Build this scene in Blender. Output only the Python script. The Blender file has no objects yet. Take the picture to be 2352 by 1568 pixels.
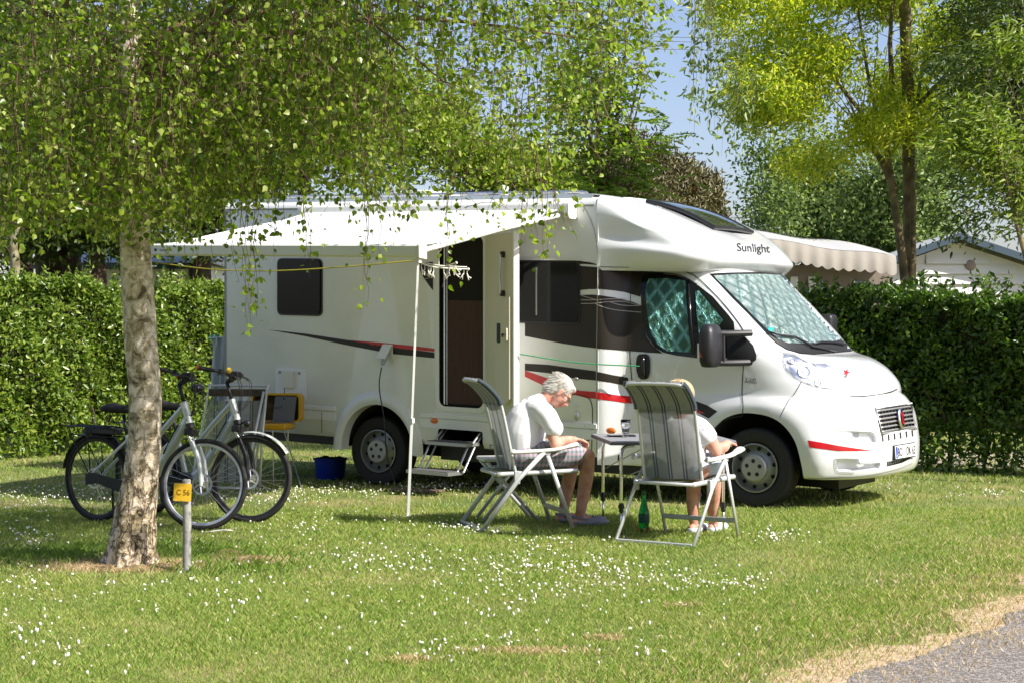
import bpy, bmesh, math, random
import numpy as np
from mathutils import Vector, Matrix, geometry, noise
from mathutils.bvhtree import BVHTree
random.seed(7); RNG = np.random.default_rng(11)
PI = math.pi; R = math.radians
sc = bpy.context.scene
COL = sc.collection
# ---------------------------------------------------------------- camera model (photograph measured at 2352 px width)
F_PX, HC, YH, CX = 3900.0, 1.48, 770.0, 1176.0
def at(px, py, Y): return Vector(((px-CX)/F_PX*Y, Y, HC-(py-YH)/F_PX*Y))
def gnd(px, py):
    Y = F_PX*HC/(py-YH); return Vector(((px-CX)/F_PX*Y, Y, 0.0))
cam = bpy.data.cameras.new('camera'); co = bpy.data.objects.new('camera', cam); COL.objects.link(co)
co.location = (0, 0, HC); co.rotation_euler = (PI/2, 0, 0)
cam.sensor_width = 36; cam.lens = 36*F_PX/2352; cam.shift_y = -(784-YH)/2352; cam.clip_end = 2000
sc.camera = co
# ---------------------------------------------------------------- materials
def mat(name, col=(.5,.5,.5), rough=.5, metal=0.0, spec=.5, coat=0, bump=None, var=None, trans=0, ior=1.45, alpha=1, sheen=0, stripes=None):
    m = bpy.data.materials.new(name); m.use_nodes = True
    nt = m.node_tree; N = nt.nodes; L = nt.links
    b = N['Principled BSDF']
    b.inputs['Base Color'].default_value = (*col, 1); b.inputs['Roughness'].default_value = rough
    b.inputs['Metallic'].default_value = metal; b.inputs['Specular IOR Level'].default_value = spec
    b.inputs['Coat Weight'].default_value = coat; b.inputs['Transmission Weight'].default_value = trans
    b.inputs['IOR'].default_value = ior; b.inputs['Alpha'].default_value = alpha
    if sheen: b.inputs['Sheen Weight'].default_value = sheen
    tc = None
    if bump or var:
        tc = N.new('ShaderNodeTexCoord')
    if bump:      # (scale, strength, detail)
        nz = N.new('ShaderNodeTexNoise'); nz.inputs['Scale'].default_value = bump[0]; nz.inputs['Detail'].default_value = bump[2] if len(bump) > 2 else 4
        L.new(tc.outputs['Object'], nz.inputs['Vector'])
        bp = N.new('ShaderNodeBump'); bp.inputs['Strength'].default_value = bump[1]; bp.inputs['Distance'].default_value = bump[3] if len(bump) > 3 else .01
        L.new(nz.outputs['Fac'], bp.inputs['Height']); L.new(bp.outputs['Normal'], b.inputs['Normal'])
    if var:       # (scale, colour2, low, high)
        nz = N.new('ShaderNodeTexNoise'); nz.inputs['Scale'].default_value = var[0]; nz.inputs['Detail'].default_value = 6
        L.new(tc.outputs['Object'], nz.inputs['Vector'])
        mr = N.new('ShaderNodeMapRange'); mr.inputs[1].default_value = var[2]; mr.inputs[2].default_value = var[3]
        L.new(nz.outputs['Fac'], mr.inputs[0])
        mx = N.new('ShaderNodeMix'); mx.data_type = 'RGBA'
        mx.inputs[6].default_value = (*col, 1); mx.inputs[7].default_value = (*var[1], 1)
        L.new(mr.outputs[0], mx.inputs[0]); L.new(mx.outputs[2], b.inputs['Base Color'])
    return m
def nodes_of(m): return m.node_tree.nodes, m.node_tree.links, m.node_tree.nodes['Principled BSDF']
def leaf_mat(name, cols, trans=.35, rough=.45, tint=(1.0,1.15,.45)):
    """foliage: each leaf (mesh island) its own tone; some light passes through."""
    m = bpy.data.materials.new(name); m.use_nodes = True; nt = m.node_tree; N = nt.nodes; L = nt.links
    for n in list(N): N.remove(n)
    out = N.new('ShaderNodeOutputMaterial'); geo = N.new('ShaderNodeNewGeometry')
    ramp = N.new('ShaderNodeValToRGB'); L.new(geo.outputs['Random Per Island'], ramp.inputs[0])
    el = ramp.color_ramp.elements
    while len(el) < len(cols): el.new(.5)
    for i, c in enumerate(cols):
        el[i].position = i/(len(cols)-1); el[i].color = (*c, 1)
    p = N.new('ShaderNodeBsdfPrincipled'); p.inputs['Roughness'].default_value = rough; p.inputs['Specular IOR Level'].default_value = .45
    L.new(ramp.outputs[0], p.inputs['Base Color'])
    tr = N.new('ShaderNodeBsdfTranslucent')
    mul = N.new('ShaderNodeMix'); mul.data_type = 'RGBA'; mul.blend_type = 'MULTIPLY'; mul.inputs[0].default_value = 1
    L.new(ramp.outputs[0], mul.inputs[6]); mul.inputs[7].default_value = (tint[0]*1.6, tint[1]*1.6, tint[2]*1.6, 1)
    L.new(mul.outputs[2], tr.inputs['Color'])
    mx = N.new('ShaderNodeMixShader'); mx.inputs[0].default_value = trans
    L.new(p.outputs[0], mx.inputs[1]); L.new(tr.outputs[0], mx.inputs[2]); L.new(mx.outputs[0], out.inputs[0])
    return m
# ---------------------------------------------------------------- mesh builder
class MB:
    def __init__(s): s.v = []; s.f = []
    def add(s, vs, fs, M=None):
        o = len(s.v)
        s.v += [tuple(M @ Vector(v)) if M is not None else tuple(v) for v in vs]
        s.f += [tuple(i+o for i in f) for f in fs]
        return s
    def box(s, lo, hi, M=None, bev=0):
        x0,y0,z0 = lo; x1,y1,z1 = hi
        if bev <= 0:
            return s.add([(x0,y0,z0),(x1,y0,z0),(x1,y1,z0),(x0,y1,z0),(x0,y0,z1),(x1,y0,z1),(x1,y1,z1),(x0,y1,z1)],
                  [(0,3,2,1),(4,5,6,7),(0,1,5,4),(1,2,6,5),(2,3,7,6),(3,0,4,7)], M)
        bm = bmesh.new(); bmesh.ops.create_cube(bm, size=1)
        bmesh.ops.scale(bm, vec=(x1-x0,y1-y0,z1-z0), verts=bm.verts); bmesh.ops.translate(bm, vec=((x0+x1)/2,(y0+y1)/2,(z0+z1)/2), verts=bm.verts)
        bmesh.ops.bevel(bm, geom=list(bm.edges), offset=bev, segments=3, affect='EDGES', profile=.5)
        bm.verts.index_update(); s.add([tuple(v.co) for v in bm.verts], [tuple(v.index for v in f.verts) for f in bm.faces], M); bm.free(); return s
    def tube(s, pts, r, n=8, M=None, cap=True, sq=None):
        pts = [Vector(p) for p in pts]; k = len(pts)
        rr = r if isinstance(r, (list, tuple)) else [r]*k
        vs = []; up = None
        for i, p in enumerate(pts):
            t = (pts[min(i+1,k-1)]-pts[max(i-1,0)])
            t = t.normalized() if t.length > 1e-9 else Vector((0,0,1))
            if up is None:
                up = Vector((0,0,1)) if abs(t.z) < .95 else Vector((1,0,0))
            a = t.cross(up)
            if a.length < 1e-6: a = t.cross(Vector((0,1,0)))
            a.normalize(); b = a.cross(t).normalized(); up = b
            for j in range(n):
                an = 2*PI*j/n; ca, sa = math.cos(an), math.sin(an)
                if sq: ca *= sq[0]; sa *= sq[1]
                vs.append(p + (a*ca + b*sa)*rr[i])
        fs = [(i*n+j, i*n+(j+1)%n, (i+1)*n+(j+1)%n, (i+1)*n+j) for i in range(k-1) for j in range(n)]
        if cap: fs += [tuple(range(n))[::-1], tuple((k-1)*n+j for j in range(n))]
        return s.add(vs, fs, M)
    def lathe(s, prof, n=24, M=None, axis='z'):
        vs = []; k = len(prof)
        for r_, h in prof:
            for j in range(n):
                a = 2*PI*j/n
                if axis == 'z': vs.append((r_*math.cos(a), r_*math.sin(a), h))
                else: vs.append((r_*math.cos(a), h, r_*math.sin(a)))
        fs = []
        for i in range(k-1):
            for j in range(n):
                q = (i*n+j, i*n+(j+1)%n, (i+1)*n+(j+1)%n, (i+1)*n+j)
                fs.append(q if axis == 'z' else q[::-1])
        return s.add(vs, fs, M)
    def ball(s, c, r, M=None, seg=14, rings=9, rot=None):
        c = Vector(c); r = Vector(r) if not isinstance(r, (int, float)) else Vector((r, r, r))
        vs = [(0,0,1)]
        for i in range(1, rings):
            t = PI*i/rings
            for j in range(seg):
                a = 2*PI*j/seg; vs.append((math.sin(t)*math.cos(a), math.sin(t)*math.sin(a), math.cos(t)))
        vs.append((0,0,-1)); fs = [(0, 1+j, 1+(j+1) % seg) for j in range(seg)]
        for i in range(rings-2):
            for j in range(seg):
                a0 = 1+i*seg; fs.append((a0+j, a0+seg+j, a0+seg+(j+1) % seg, a0+(j+1) % seg))
        e = len(vs)-1; a0 = 1+(rings-2)*seg
        fs += [(a0+j, e, a0+(j+1) % seg) for j in range(seg)]
        q = rot if rot is not None else Matrix.Identity(3)
        return s.add([c + q @ Vector((v[0]*r.x, v[1]*r.y, v[2]*r.z)) for v in vs], fs, M)
    def prism(s, poly, axis, a, b, M=None):
        """poly: 2-D outline; axis 'y': (x,z) extruded in y from a to b; 'z': (x,y); 'x': (y,z)"""
        n = len(poly)
        def P(p, t): return (p[0], t, p[1]) if axis == 'y' else ((p[0], p[1], t) if axis == 'z' else (t, p[0], p[1]))
        vs = [P(p, a) for p in poly] + [P(p, b) for p in poly]
        fs = [tuple(range(n)), tuple(range(2*n-1, n-1, -1))] + [(i, i+n, (i+1) % n+n, (i+1) % n) for i in range(n)]
        return s.add(vs, fs, M)
    def build(s, name, m, parent=None, smooth=False, fn=None, fixn=True, angle=None):
        me = bpy.data.meshes.new(name)
        vs = [fn(*v) for v in s.v] if fn else s.v
        me.from_pydata([tuple(v) for v in vs], [], s.f)
        if fixn:
            bm = bmesh.new(); bm.from_mesh(me); bmesh.ops.recalc_face_normals(bm, faces=bm.faces); bm.to_mesh(me); bm.free()
        return link(name, me, m, parent, smooth, angle)
def link(name, me, m, parent=None, smooth=False, angle=None):
    if m is not None and len(me.materials) == 0:
        for q in (m if isinstance(m, (list, tuple)) else [m]): me.materials.append(q)
    if smooth:
        me.polygons.foreach_set('use_smooth', [True]*len(me.polygons))
        if angle: me.set_sharp_from_angle(angle=R(angle))
    o = bpy.data.objects.new(name, me); COL.objects.link(o)
    if parent is not None: o.parent = parent
    return o
def thing(name, label, cat, loc=(0,0,0), rz=0, group=None):
    o = bpy.data.objects.new(name, None); COL.objects.link(o); o.location = loc; o.rotation_euler = (0,0,rz)
    o['label'] = label; o['category'] = cat
    if group: o['group'] = group
    return o
def tag(o, label, cat, group=None):
    o['label'] = label; o['category'] = cat
    if group: o['group'] = group
    return o
def rrect(x0, z0, x1, z1, r, n=5):
    if not isinstance(r, (list, tuple)): r = [r]*4
    out = []
    for cx, cz, a0, q in ((x1-r[0], z1-r[0], 0, r[0]), (x0+r[1], z1-r[1], 90, r[1]), (x0+r[2], z0+r[2], 180, r[2]), (x1-r[3], z0+r[3], 270, r[3])):
        for i in range(n+1):
            a = R(a0+90*i/n); out.append((cx+q*math.cos(a), cz+q*math.sin(a)))
    return out
def cat_rom(P, n):
    P = [Vector(p) for p in P]; out = []
    for i in range(len(P)-1):
        p0 = P[max(i-1,0)]; p1 = P[i]; p2 = P[i+1]; p3 = P[min(i+2,len(P)-1)]
        for j in range(n):
            t = j/n; out.append(.5*((2*p1)+(p2-p0)*t+(2*p0-5*p1+4*p2-p3)*t*t+(3*p1-p0-3*p2+p3)*t**3))
    out.append(P[-1]); return out
def copy_tree(o, parent=None):
    c = o.copy(); COL.objects.link(c); c.parent = parent
    for ch in [q for q in list(bpy.data.objects) if q.parent == o]: copy_tree(ch, c)
    return c
def leaf_mesh(name, P, size, m, parent=None, aspect=.62, axis=None, spread=1.0, shape='kite', fold=.15, nrm=None, nspread=1.0):
    """P (n,3) leaf bases; each leaf a small folded blade of its own."""
    n = len(P); size = np.broadcast_to(size, (n,)).astype(float)
    d = RNG.normal(size=(n,3))*spread
    if axis is not None: d += np.asarray(axis, float)
    d /= np.linalg.norm(d, axis=1)[:,None]+1e-9
    q = RNG.normal(size=(n,3))*nspread
    if nrm is not None: q += np.asarray(nrm, float)
    s = np.cross(d, q); s /= np.linalg.norm(s, axis=1)[:,None]+1e-9
    u = np.cross(s, d)
    if shape == 'kite':
        T = [(0,0,0),(.5,.42,1),(0,1,0),(-.5,.42,1)]; F = [(0,1,2),(0,2,3)]
    elif shape == 'heart':
        T = [(0,0,0),(.40,.14,.8),(.50,.40,1),(.22,.74,.5),(0,1.05,0),(-.22,.74,.5),(-.50,.40,1),(-.40,.14,.8)]; F = [(0,1,2),(0,2,3),(0,3,4),(0,4,5),(0,5,6),(0,6,7)]
    elif shape == 'lance':
        T = [(0,0,0),(.5,.35,1),(.35,.7,.7),(0,1,0),(-.35,.7,.7),(-.5,.35,1)]; F = [(0,1,2),(0,2,3),(0,3,4),(0,4,5)]
    V = np.empty((n, len(T), 3))
    for i,(a,b,c) in enumerate(T):
        V[:,i] = P + size[:,None]*(aspect*a*s + b*d + fold*c*u)
    V = V.reshape(-1,3); k = len(T)
    fa = np.array(F)[None] + (np.arange(n)*k)[:,None,None]; fa = fa.reshape(-1,3)
    return np_mesh(name, V, fa, m, parent)
def np_mesh(name, V, T, m, parent=None, smooth=False):
    me = bpy.data.meshes.new(name)
    me.vertices.add(len(V)); me.vertices.foreach_set('co', np.ascontiguousarray(V, dtype=np.float32).ravel())
    k = T.shape[1]; me.loops.add(T.size); me.loops.foreach_set('vertex_index', T.astype(np.int32).ravel())
    me.polygons.add(len(T)); me.polygons.foreach_set('loop_start', np.arange(0, T.size, k, dtype=np.int32))
    me.update(calc_edges=True); me.validate()
    return link(name, me, m, parent, smooth)
# ---------------------------------------------------------------- common materials
M = {}
M['alu'] = mat('brushed_aluminium', (.72,.73,.75), .32, .85)
M['chrome'] = mat('chrome', (.85,.86,.88), .12, 1)
M['steel'] = mat('steel_tube', (.55,.56,.58), .3, .9)
M['blackp'] = mat('black_plastic', (.018,.018,.02), .42, bump=(180,.15,3,.002))
M['blackgloss'] = mat('black_gloss', (.012,.012,.014), .15)
M['rubber'] = mat('rubber', (.022,.021,.02), .75, bump=(60,.3,4,.004))
M['whitep'] = mat('white_plastic', (.78,.77,.72), .4)
M['bark_dark'] = mat('dark_bark', (.10,.075,.055), .9, bump=(14,.8,6,.03), var=(9,(.05,.04,.03),.4,.65))
M['bark_red'] = mat('reddish_bark', (.10,.065,.045), .9, bump=(11,.8,6,.03), var=(6,(.05,.032,.022),.4,.65))
M['bark_olive'] = mat('olive_bark', (.23,.18,.09), .85, bump=(16,.8,6,.02), var=(7,(.11,.09,.045),.4,.62))
# ================================================================ light
SUN = Vector((.862*math.cos(R(42)), -.507*math.cos(R(42)), math.sin(R(42)))).normalized()
w = bpy.data.worlds.new('World'); sc.world = w; w.use_nodes = True
wn = w.node_tree.nodes; wl = w.node_tree.links
sky = wn.new('ShaderNodeTexSky'); sky.sky_type = 'NISHITA'; sky.sun_disc = False
sky.sun_elevation = R(42); sky.sun_rotation = math.atan2(SUN.x, SUN.y); sky.air_density = 1.0; sky.dust_density = 1.6; sky.ozone_density = 3.0
wmx = wn.new('ShaderNodeMix'); wmx.data_type = 'RGBA'; wmx.blend_type = 'MULTIPLY'; wmx.inputs[0].default_value = 1; wmx.inputs[7].default_value = (1.12,1.0,1.04,1)
wl.new(sky.outputs[0], wmx.inputs[6]); wl.new(wmx.outputs[2], wn['Background'].inputs[0]); wn['Background'].inputs[1].default_value = .11
sl = bpy.data.lights.new('sun', 'SUN'); sl.energy = 5.0; sl.angle = R(.53); sl.color = (1.0,.955,.87)
so = bpy.data.objects.new('sun', sl); COL.objects.link(so)
so.rotation_euler = SUN.to_track_quat('Z', 'Y').to_euler()
sc.view_settings.view_transform = 'Standard'; sc.view_settings.look = 'None'; sc.view_settings.exposure = .68; sc.view_settings.gamma = 1
sc.cycles.max_bounces = 7; sc.cycles.diffuse_bounces = 3; sc.cycles.glossy_bounces = 3; sc.cycles.transmission_bounces = 5; sc.cycles.transparent_max_bounces = 12
sc.cycles.use_denoising = True; sc.cycles.caustics_reflective = False; sc.cycles.caustics_refractive = False; sc.cycles.sample_clamp_indirect = 8
# ================================================================ ground
PATH = [gnd(1880,1600), gnd(1956,1562), gnd(2156,1498), gnd(2276,1448), gnd(2352,1398), gnd(2480,1330)]
def path_d(X, Y):
    """signed distance-like: >0 on the asphalt side of the edge"""
    xs = np.array([p.x for p in PATH]); ys = np.array([p.y for p in PATH])
    order = np.argsort(ys); xe = np.interp(Y, ys[order], xs[order])
    sl_ = (xs[order][-1]-xs[order][0])/(ys[order][-1]-ys[order][0])
    xe = np.where(Y < ys.min(), xs[order][0] + (Y-ys.min())*sl_, xe); xe = np.where(Y > ys.max(), xs[order][-1] + (Y-ys.max())*sl_, xe)
    return (X - xe)/math.hypot(1, sl_)
gm = mat('lawn_soil', (.10,.13,.03), .95, bump=(40,.6,6,.02))
N, L, b = nodes_of(gm)
tc = N.new('ShaderNodeTexCoord')
def noise_ramp(scale, stops, detail=6):
    nz = N.new('ShaderNodeTexNoise'); nz.inputs['Scale'].default_value = scale; nz.inputs['Detail'].default_value = detail
    L.new(tc.outputs['Object'], nz.inputs['Vector']); r = N.new('ShaderNodeValToRGB'); L.new(nz.outputs['Fac'], r.inputs[0])
    e = r.color_ramp.elements
    while len(e) < len(stops): e.new(.5)
    for i,(p,c) in enumerate(stops): e[i].position = p; e[i].color = (*c,1)
    return r
r1 = noise_ramp(1.3, [(.3,(.13,.18,.04)),(.5,(.20,.22,.06)),(.68,(.36,.29,.13))])
r2 = noise_ramp(90, [(.35,(.45,.45,.45)),(.65,(1.2,1.2,1.2))], 3)
mx = N.new('ShaderNodeMix'); mx.data_type = 'RGBA'; mx.blend_type = 'MULTIPLY'; mx.inputs[0].default_value = 1
L.new(r1.outputs[0], mx.inputs[6]); L.new(r2.outputs[0], mx.inputs[7]); L.new(mx.outputs[2], b.inputs['Base Color'])
g = MB(); g.add([(-300,-60,0),(300,-60,0),(300,600,0),(-300,600,0)], [(0,1,2,3)])
go = g.build('ground', gm); go['kind'] = 'structure'
# asphalt lane and its dry straw verge (thin sheets above the lawn)
gravs=None
am = mat('asphalt', (.19,.165,.145), .95, bump=(110,1,3,.016), var=(60,(.40,.36,.32),.46,.60))
dirn = (PATH[-1]-PATH[0]).normalized(); nrm2 = Vector((dirn.y,-dirn.x,0))
_pl=[PATH[0]-dirn*6]+PATH+[PATH[-1]+dirn*14]; edge=[]
for _a,_b in zip(_pl[:-1],_pl[1:]):
    _k=max(2,int((_b-_a).length/.06)); edge+=[_a.lerp(_b,_i/_k) for _i in range(_k)]
def jag(p, a, f, s): return p + nrm2*(a*(noise.noise(Vector((p.x*f, p.y*f, s)))) + a*.5*noise.noise(Vector((p.x*f*4, p.y*f*4, s+9))))
e2 = [jag(p, .10, 2.2, 3.) for p in edge]
g = MB(); n = len(e2)
g.add([(p.x,p.y,.008) for p in e2]+[(p.x+nrm2.x*5,p.y+nrm2.y*5,.008) for p in e2], [(i,i+1,n+i+1,n+i) for i in range(n-1)])
o = g.build('asphalt_path', am); o['kind'] = 'structure'
vm = mat('dry_verge_soil', (.58,.43,.29), .95, bump=(70,.8,6,.01), var=(26,(.36,.27,.16),.40,.62))
g = MB(); e3 = [jag(p, .24, 1.5, 7.)-nrm2*.26 for p in edge]; e4 = [p+nrm2*.16 for p in e2]
g.add([(p.x,p.y,.004) for p in e3]+[(p.x,p.y,.004) for p in e4], [(i,i+1,n+i+1,n+i) for i in range(n-1)])
o = g.build('dry_verge', vm); o['kind'] = 'structure'
# gravel lane beyond the side hedge, seen through its foot
gv = mat('pink_gravel', (.50,.40,.35), .95, bump=(60,.9,5,.02), var=(120,(.34,.27,.24),.4,.65))
# ---------------------------------------------------------------- grass blades
def sample_ground(n, y0, y1, power=1.0):
    Y = (y0**power + RNG.random(n)*(y1**power-y0**power))**(1/power)
    X = (RNG.random(n)-.5)*2*(1176/F_PX*Y+.5)
    return X, Y
def lumps(X, Y, f, s):
    return np.sin(X*f*1.3+s)*np.cos(Y*f*.9+s*2)+.6*np.sin(X*f*2.7-Y*f*1.9+s*3)+.4*np.sin(X*f*5.1+Y*f*4.3+s)
def blades(name, X, Y, h, wd, cols, label_mat):
    n = len(X); a = RNG.random(n)*2*PI; lean = (.25+.75*RNG.random(n))*h*.9; la = RNG.random(n)*2*PI
    V = np.zeros((n,4,3)); dx = np.cos(a)*wd/2; dy = np.sin(a)*wd/2
    V[:,0] = np.stack([X-dx,Y-dy,np.zeros(n)],1); V[:,1] = np.stack([X+dx,Y+dy,np.zeros(n)],1)
    mxx = X+np.cos(la)*lean*.35; myy = Y+np.sin(la)*lean*.35
    V[:,2] = np.stack([mxx+dx*.7,myy+dy*.7,h*.6],1); V[:,3] = np.stack([X+np.cos(la)*lean,Y+np.sin(la)*lean,h],1)
    T = np.array([(0,1,2),(0,2,3)])[None]+(np.arange(n)*4)[:,None,None]
    o = np_mesh(name, V.reshape(-1,3), T.reshape(-1,3), label_mat); o['kind'] = 'stuff'; return o
def keep_lawn(X, Y, soft=.25):
    d = path_d(X, Y); return (d < -.16 + (RNG.random(len(X))-.75)*soft*3.2) & ~((np.hypot((X+2.45)/1.0,(Y-10.75)/.55)<.62*RNG.random(len(X))**.3))
gmat = leaf_mat('grass_blades', [(.125,.21,.032),(.18,.28,.042),(.245,.335,.058),(.33,.375,.09),(.51,.46,.21)], trans=.3, rough=.5)
Xs=[];Ys=[];Hs=[];Ws=[]
for n_, a_, b_, h_, w_ in ((170000,6.9,10,.025,.0026),(150000,10,14.5,.028,.0036),(70000,14.5,25,.036,.007)):
    X,Y = sample_ground(n_, a_, b_, 2.0); k = keep_lawn(X,Y); X=X[k];Y=Y[k]
    Xs.append(X);Ys.append(Y);Hs.append(h_*(.6+.7*RNG.random(len(X)))*(1+.18*lumps(X,Y,1.7,1)));Ws.append(np.full(len(X),w_))
X=np.concatenate(Xs);Y=np.concatenate(Ys)
blades('lawn_grass', X, Y, np.concatenate(Hs), np.concatenate(Ws), None, gmat)
# greener longer tufts round the trunk foot and post
gm2 = leaf_mat('lush_grass', [(.10,.18,.025),(.15,.24,.035),(.21,.29,.05)], trans=.3)
n=3600; c = RNG.integers(0,5,n); cx = np.array([-3.1,-2.9,-1.75,-2.0,-2.4]); cy = np.array([11.3,11.5,10.75,11.4,11.6])
X = cx[c]+RNG.normal(size=n)*.28; Y = cy[c]+RNG.normal(size=n)*.22
blades('tall_grass', X, Y, .03+.05*RNG.random(n), np.full(n,.004), None, gm2)
# straw coloured grass: along the verge, round the trunk, in worn spots
straw = leaf_mat('straw', [(.48,.34,.19),(.62,.47,.29),(.38,.28,.14),(.70,.56,.38)], trans=.2)
X,Y = sample_ground(120000, 6.9, 16, 2.0); d = path_d(X,Y); k = np.abs(d+.36+.16*lumps(X,Y,2.2,4)) < .78*RNG.random(len(X))**.75
k |= (d < 0) & (d > -1.6) & (RNG.random(len(X)) < .12*(1+lumps(X,Y,1.9,2)))
xs=[X[k]];ys=[Y[k]]
for (px,py,sx,sy,nn) in ((285,1300,.26,.16,5200),(390,1300,.14,.07,1700),(300,1290,.35,.15,2000),(575,1290,.13,.07,1900),(1200,1500,.16,.035,900),(935,1520,.07,.03,400),(1390,1470,.05,.03,250),(1570,1394,.06,.03,200)):
    p = gnd(px,py); xs.append(p.x+RNG.normal(size=nn)*sx); ys.append(p.y+RNG.normal(size=nn)*sy)
X=np.concatenate(xs);Y=np.concatenate(ys)
blades('straw_grass', X, Y, .012+.030*RNG.random(len(X)), np.full(len(X),.0036), None, straw)
# molehill-like scrapes of brown soil
soil = mat('bare_soil', (.22,.14,.07), 1, bump=(60,1,6,.02), var=(40,(.36,.25,.14),.4,.6))
def heap(name, px, py, rx, ry, h, label, cat, m=soil):
    p = gnd(px,py); v=[];f=[]; nr, ns = 7, 26
    for i in range(nr):
        r_ = (i+1)/nr
        for j in range(ns):
            a=2*PI*j/ns; q = 1+.35*noise.noise(Vector((math.cos(a)*1.6+px, math.sin(a)*1.6, 2)))
            v.append((rx*r_*q*math.cos(a), ry*r_*q*math.sin(a), max(-.004, h*(1-r_**1.6)*(1+.9*noise.noise(Vector((rx*r_*math.cos(a)*30,ry*r_*math.sin(a)*30,px)))))))
    v.append((0,0,h)); f=[(len(v)-1,j,(j+1)%ns) for j in range(ns)]
    f+=[(i*ns+j,(i+1)*ns+j,(i+1)*ns+(j+1)%ns,i*ns+(j+1)%ns) for i in range(nr-1) for j in range(ns)]
    o = MB().add(v,f).build(name, m, smooth=True); o.location=p; tag(o,label,cat); return o
heap('soil_scrape',1205,1503,.20,.045,.022,'long brown scrape of bare soil in the lawn near the bottom edge','soil')
heap('soil_scrape',938,1522,.075,.03,.02,'small brown soil scrape in the lawn beside dense daisies','soil')
heap('soil_scrape',1385,1467,.06,.03,.016,'pale crumbly soil scrape in the open lawn below the chairs','soil')
def hay(name, px, py, rx, ry, h, n, label):
    p=gnd(px,py); a=RNG.random(n)*2*PI; r_=np.sqrt(RNG.random(n)); X=r_*np.cos(a)*rx; Y=r_*np.sin(a)*ry; Z=h*(1-r_**2)*RNG.random(n)+.004
    g=MB()
    for i in range(n):
        t=random.uniform(0,PI); l=random.uniform(.03,.08); c_,s_=math.cos(t)*l,math.sin(t)*l
        g.tube([(X[i]-c_,Y[i]-s_*.6,Z[i]),(X[i],Y[i],Z[i]+random.uniform(.0,.018)),(X[i]+c_,Y[i]+s_*.6,max(.002,Z[i]+random.uniform(-.015,.01)))],.0013,3,cap=False)
    o=g.build(name,straw,fixn=False); o.location=p; tag(o,label,'dry grass'); return o
hay('straw_litter',285,1306,.36,.13,.022,1500,'orange brown straw litter lying round the foot of the birch')
hay('straw_litter',395,1304,.12,.06,.03,420,'small heap of orange brown straw between birch foot and number post')
hay('dry_grass_clump',575,1296,.20,.085,.05,700,'tangled clump of dead straw grass right of the number post')
hay('dry_grass_clump',525,1278,.09,.06,.04,260,'smaller tuft of dead grass between number post and big straw clump')
# ---------------------------------------------------------------- daisies
pet = mat('daisy_petals', (.80,.79,.72), .7); yel = mat('daisy_centre', (.75,.55,.05), .7); stm = mat('daisy_stem', (.08,.14,.03), .7)
def daisy_mesh(name, r, h, closed):
    g=MB(); k=9; mats=[]
    if closed:
        g.ball((0,0,h),(r*.75,r*.75,r*.8),seg=7,rings=5)
    else:
        for i in range(k):
            a=2*PI*i/k; b_=2*PI*.42/k
            g.add([(r*.25*math.cos(a),r*.25*math.sin(a),h),(r*math.cos(a-b_),r*math.sin(a-b_),h+r*.28),(r*1.05*math.cos(a),r*1.05*math.sin(a),h+r*.3),(r*math.cos(a+b_),r*math.sin(a+b_),h+r*.28)],[(0,1,2,3)])
        g.ball((0,0,h),(r*.8,r*.8,r*.35),seg=8,rings=4)
    nf=len(g.f)
    g.ball((0,0,h+r*.25),(r*.3,r*.3,r*.2),seg=6,rings=4); nf2=len(g.f)
    g.tube([(0,0,0),(.004,0,h*.5),(0,0,h)],.0012,3,cap=False)
    me=bpy.data.meshes.new(name); me.from_pydata(g.v,[],g.f)
    for q in (pet,yel,stm): me.materials.append(q)
    for i,p in enumerate(me.polygons): p.material_index = 0 if i<nf else (1 if i<nf2 else 2)
    return me
DM=[daisy_mesh('daisy_flower',.0115,.045,False),daisy_mesh('daisy_flower',.0105,.038,True),daisy_mesh('daisy_flower',.013,.052,True)]
pts=[]
cl=[(700,1210,90,25,45),(900,1200,110,30,45),(1060,1215,60,12,70),(1130,1225,50,8,30),(860,1290,120,35,70),(1240,1300,180,40,160),(1400,1330,120,30,70),(1560,1345,180,35,90),(1700,1350,90,20,45),(1180,1360,160,60,90),(990,1300,100,30,45),
    (60,1150,130,30,120),(120,1130,160,20,90),(300,1150,160,25,80),(620,1150,120,18,110),(780,1130,160,14,160),(1000,1120,120,10,120),(60,1230,80,30,50),(100,1260,60,15,30),(40,1330,70,60,28),(250,1350,260,70,60),(520,1360,200,60,60),(60,1470,90,60,36),(180,1530,140,40,22),
    (1170,1480,34,15,12),(1010,1510,90,22,24),(1020,1490,40,12,8),(1800,1240,70,10,55),(1760,1230,60,8,25),(2260,1140,60,8,26),(2050,1125,70,10,22),(850,1420,280,90,50),(1300,1400,500,100,90),(1500,1490,300,60,24),(700,1075,140,12,70),(500,1240,200,40,50),(950,1085,150,14,90),(1250,1250,60,12,30),(2250,1135,120,12,20),(1180,1065,70,6,50)]
for px,py,sx,sy,n_ in cl:
    for i in range(n_):
        x=random.gauss(px,sx*.6); y=random.gauss(py,sy*.6)
        if y<1046 or y>1600 or x<-30 or x>2382: continue
        p=gnd(x,y)
        if path_d(np.array([p.x]),np.array([p.y]))[0]>-.25: continue
        if (p-gnd(300,1298)).length<.28: continue
        pts.append(p)
pts=[p for p in pts if random.random()<(.75 if p.y<11.5 else .85)]
pts.sort(key=lambda p:p.y)
near=pts[:300]; far=pts[300:]
for i,p in enumerate(near):
    o=bpy.data.objects.new('daisy', random.choice(DM)); COL.objects.link(o); o.location=p
    o.rotation_euler=(random.gauss(0,.25),random.gauss(0,.25),random.random()*6); s=random.uniform(.45,.80); o.scale=(s,s,random.uniform(.8,1.15))
    tag(o,'small white daisy standing singly in the nearer mown lawn','daisy','daisies in the nearer lawn')
VV=[];FF=[];MI=[]
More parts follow.
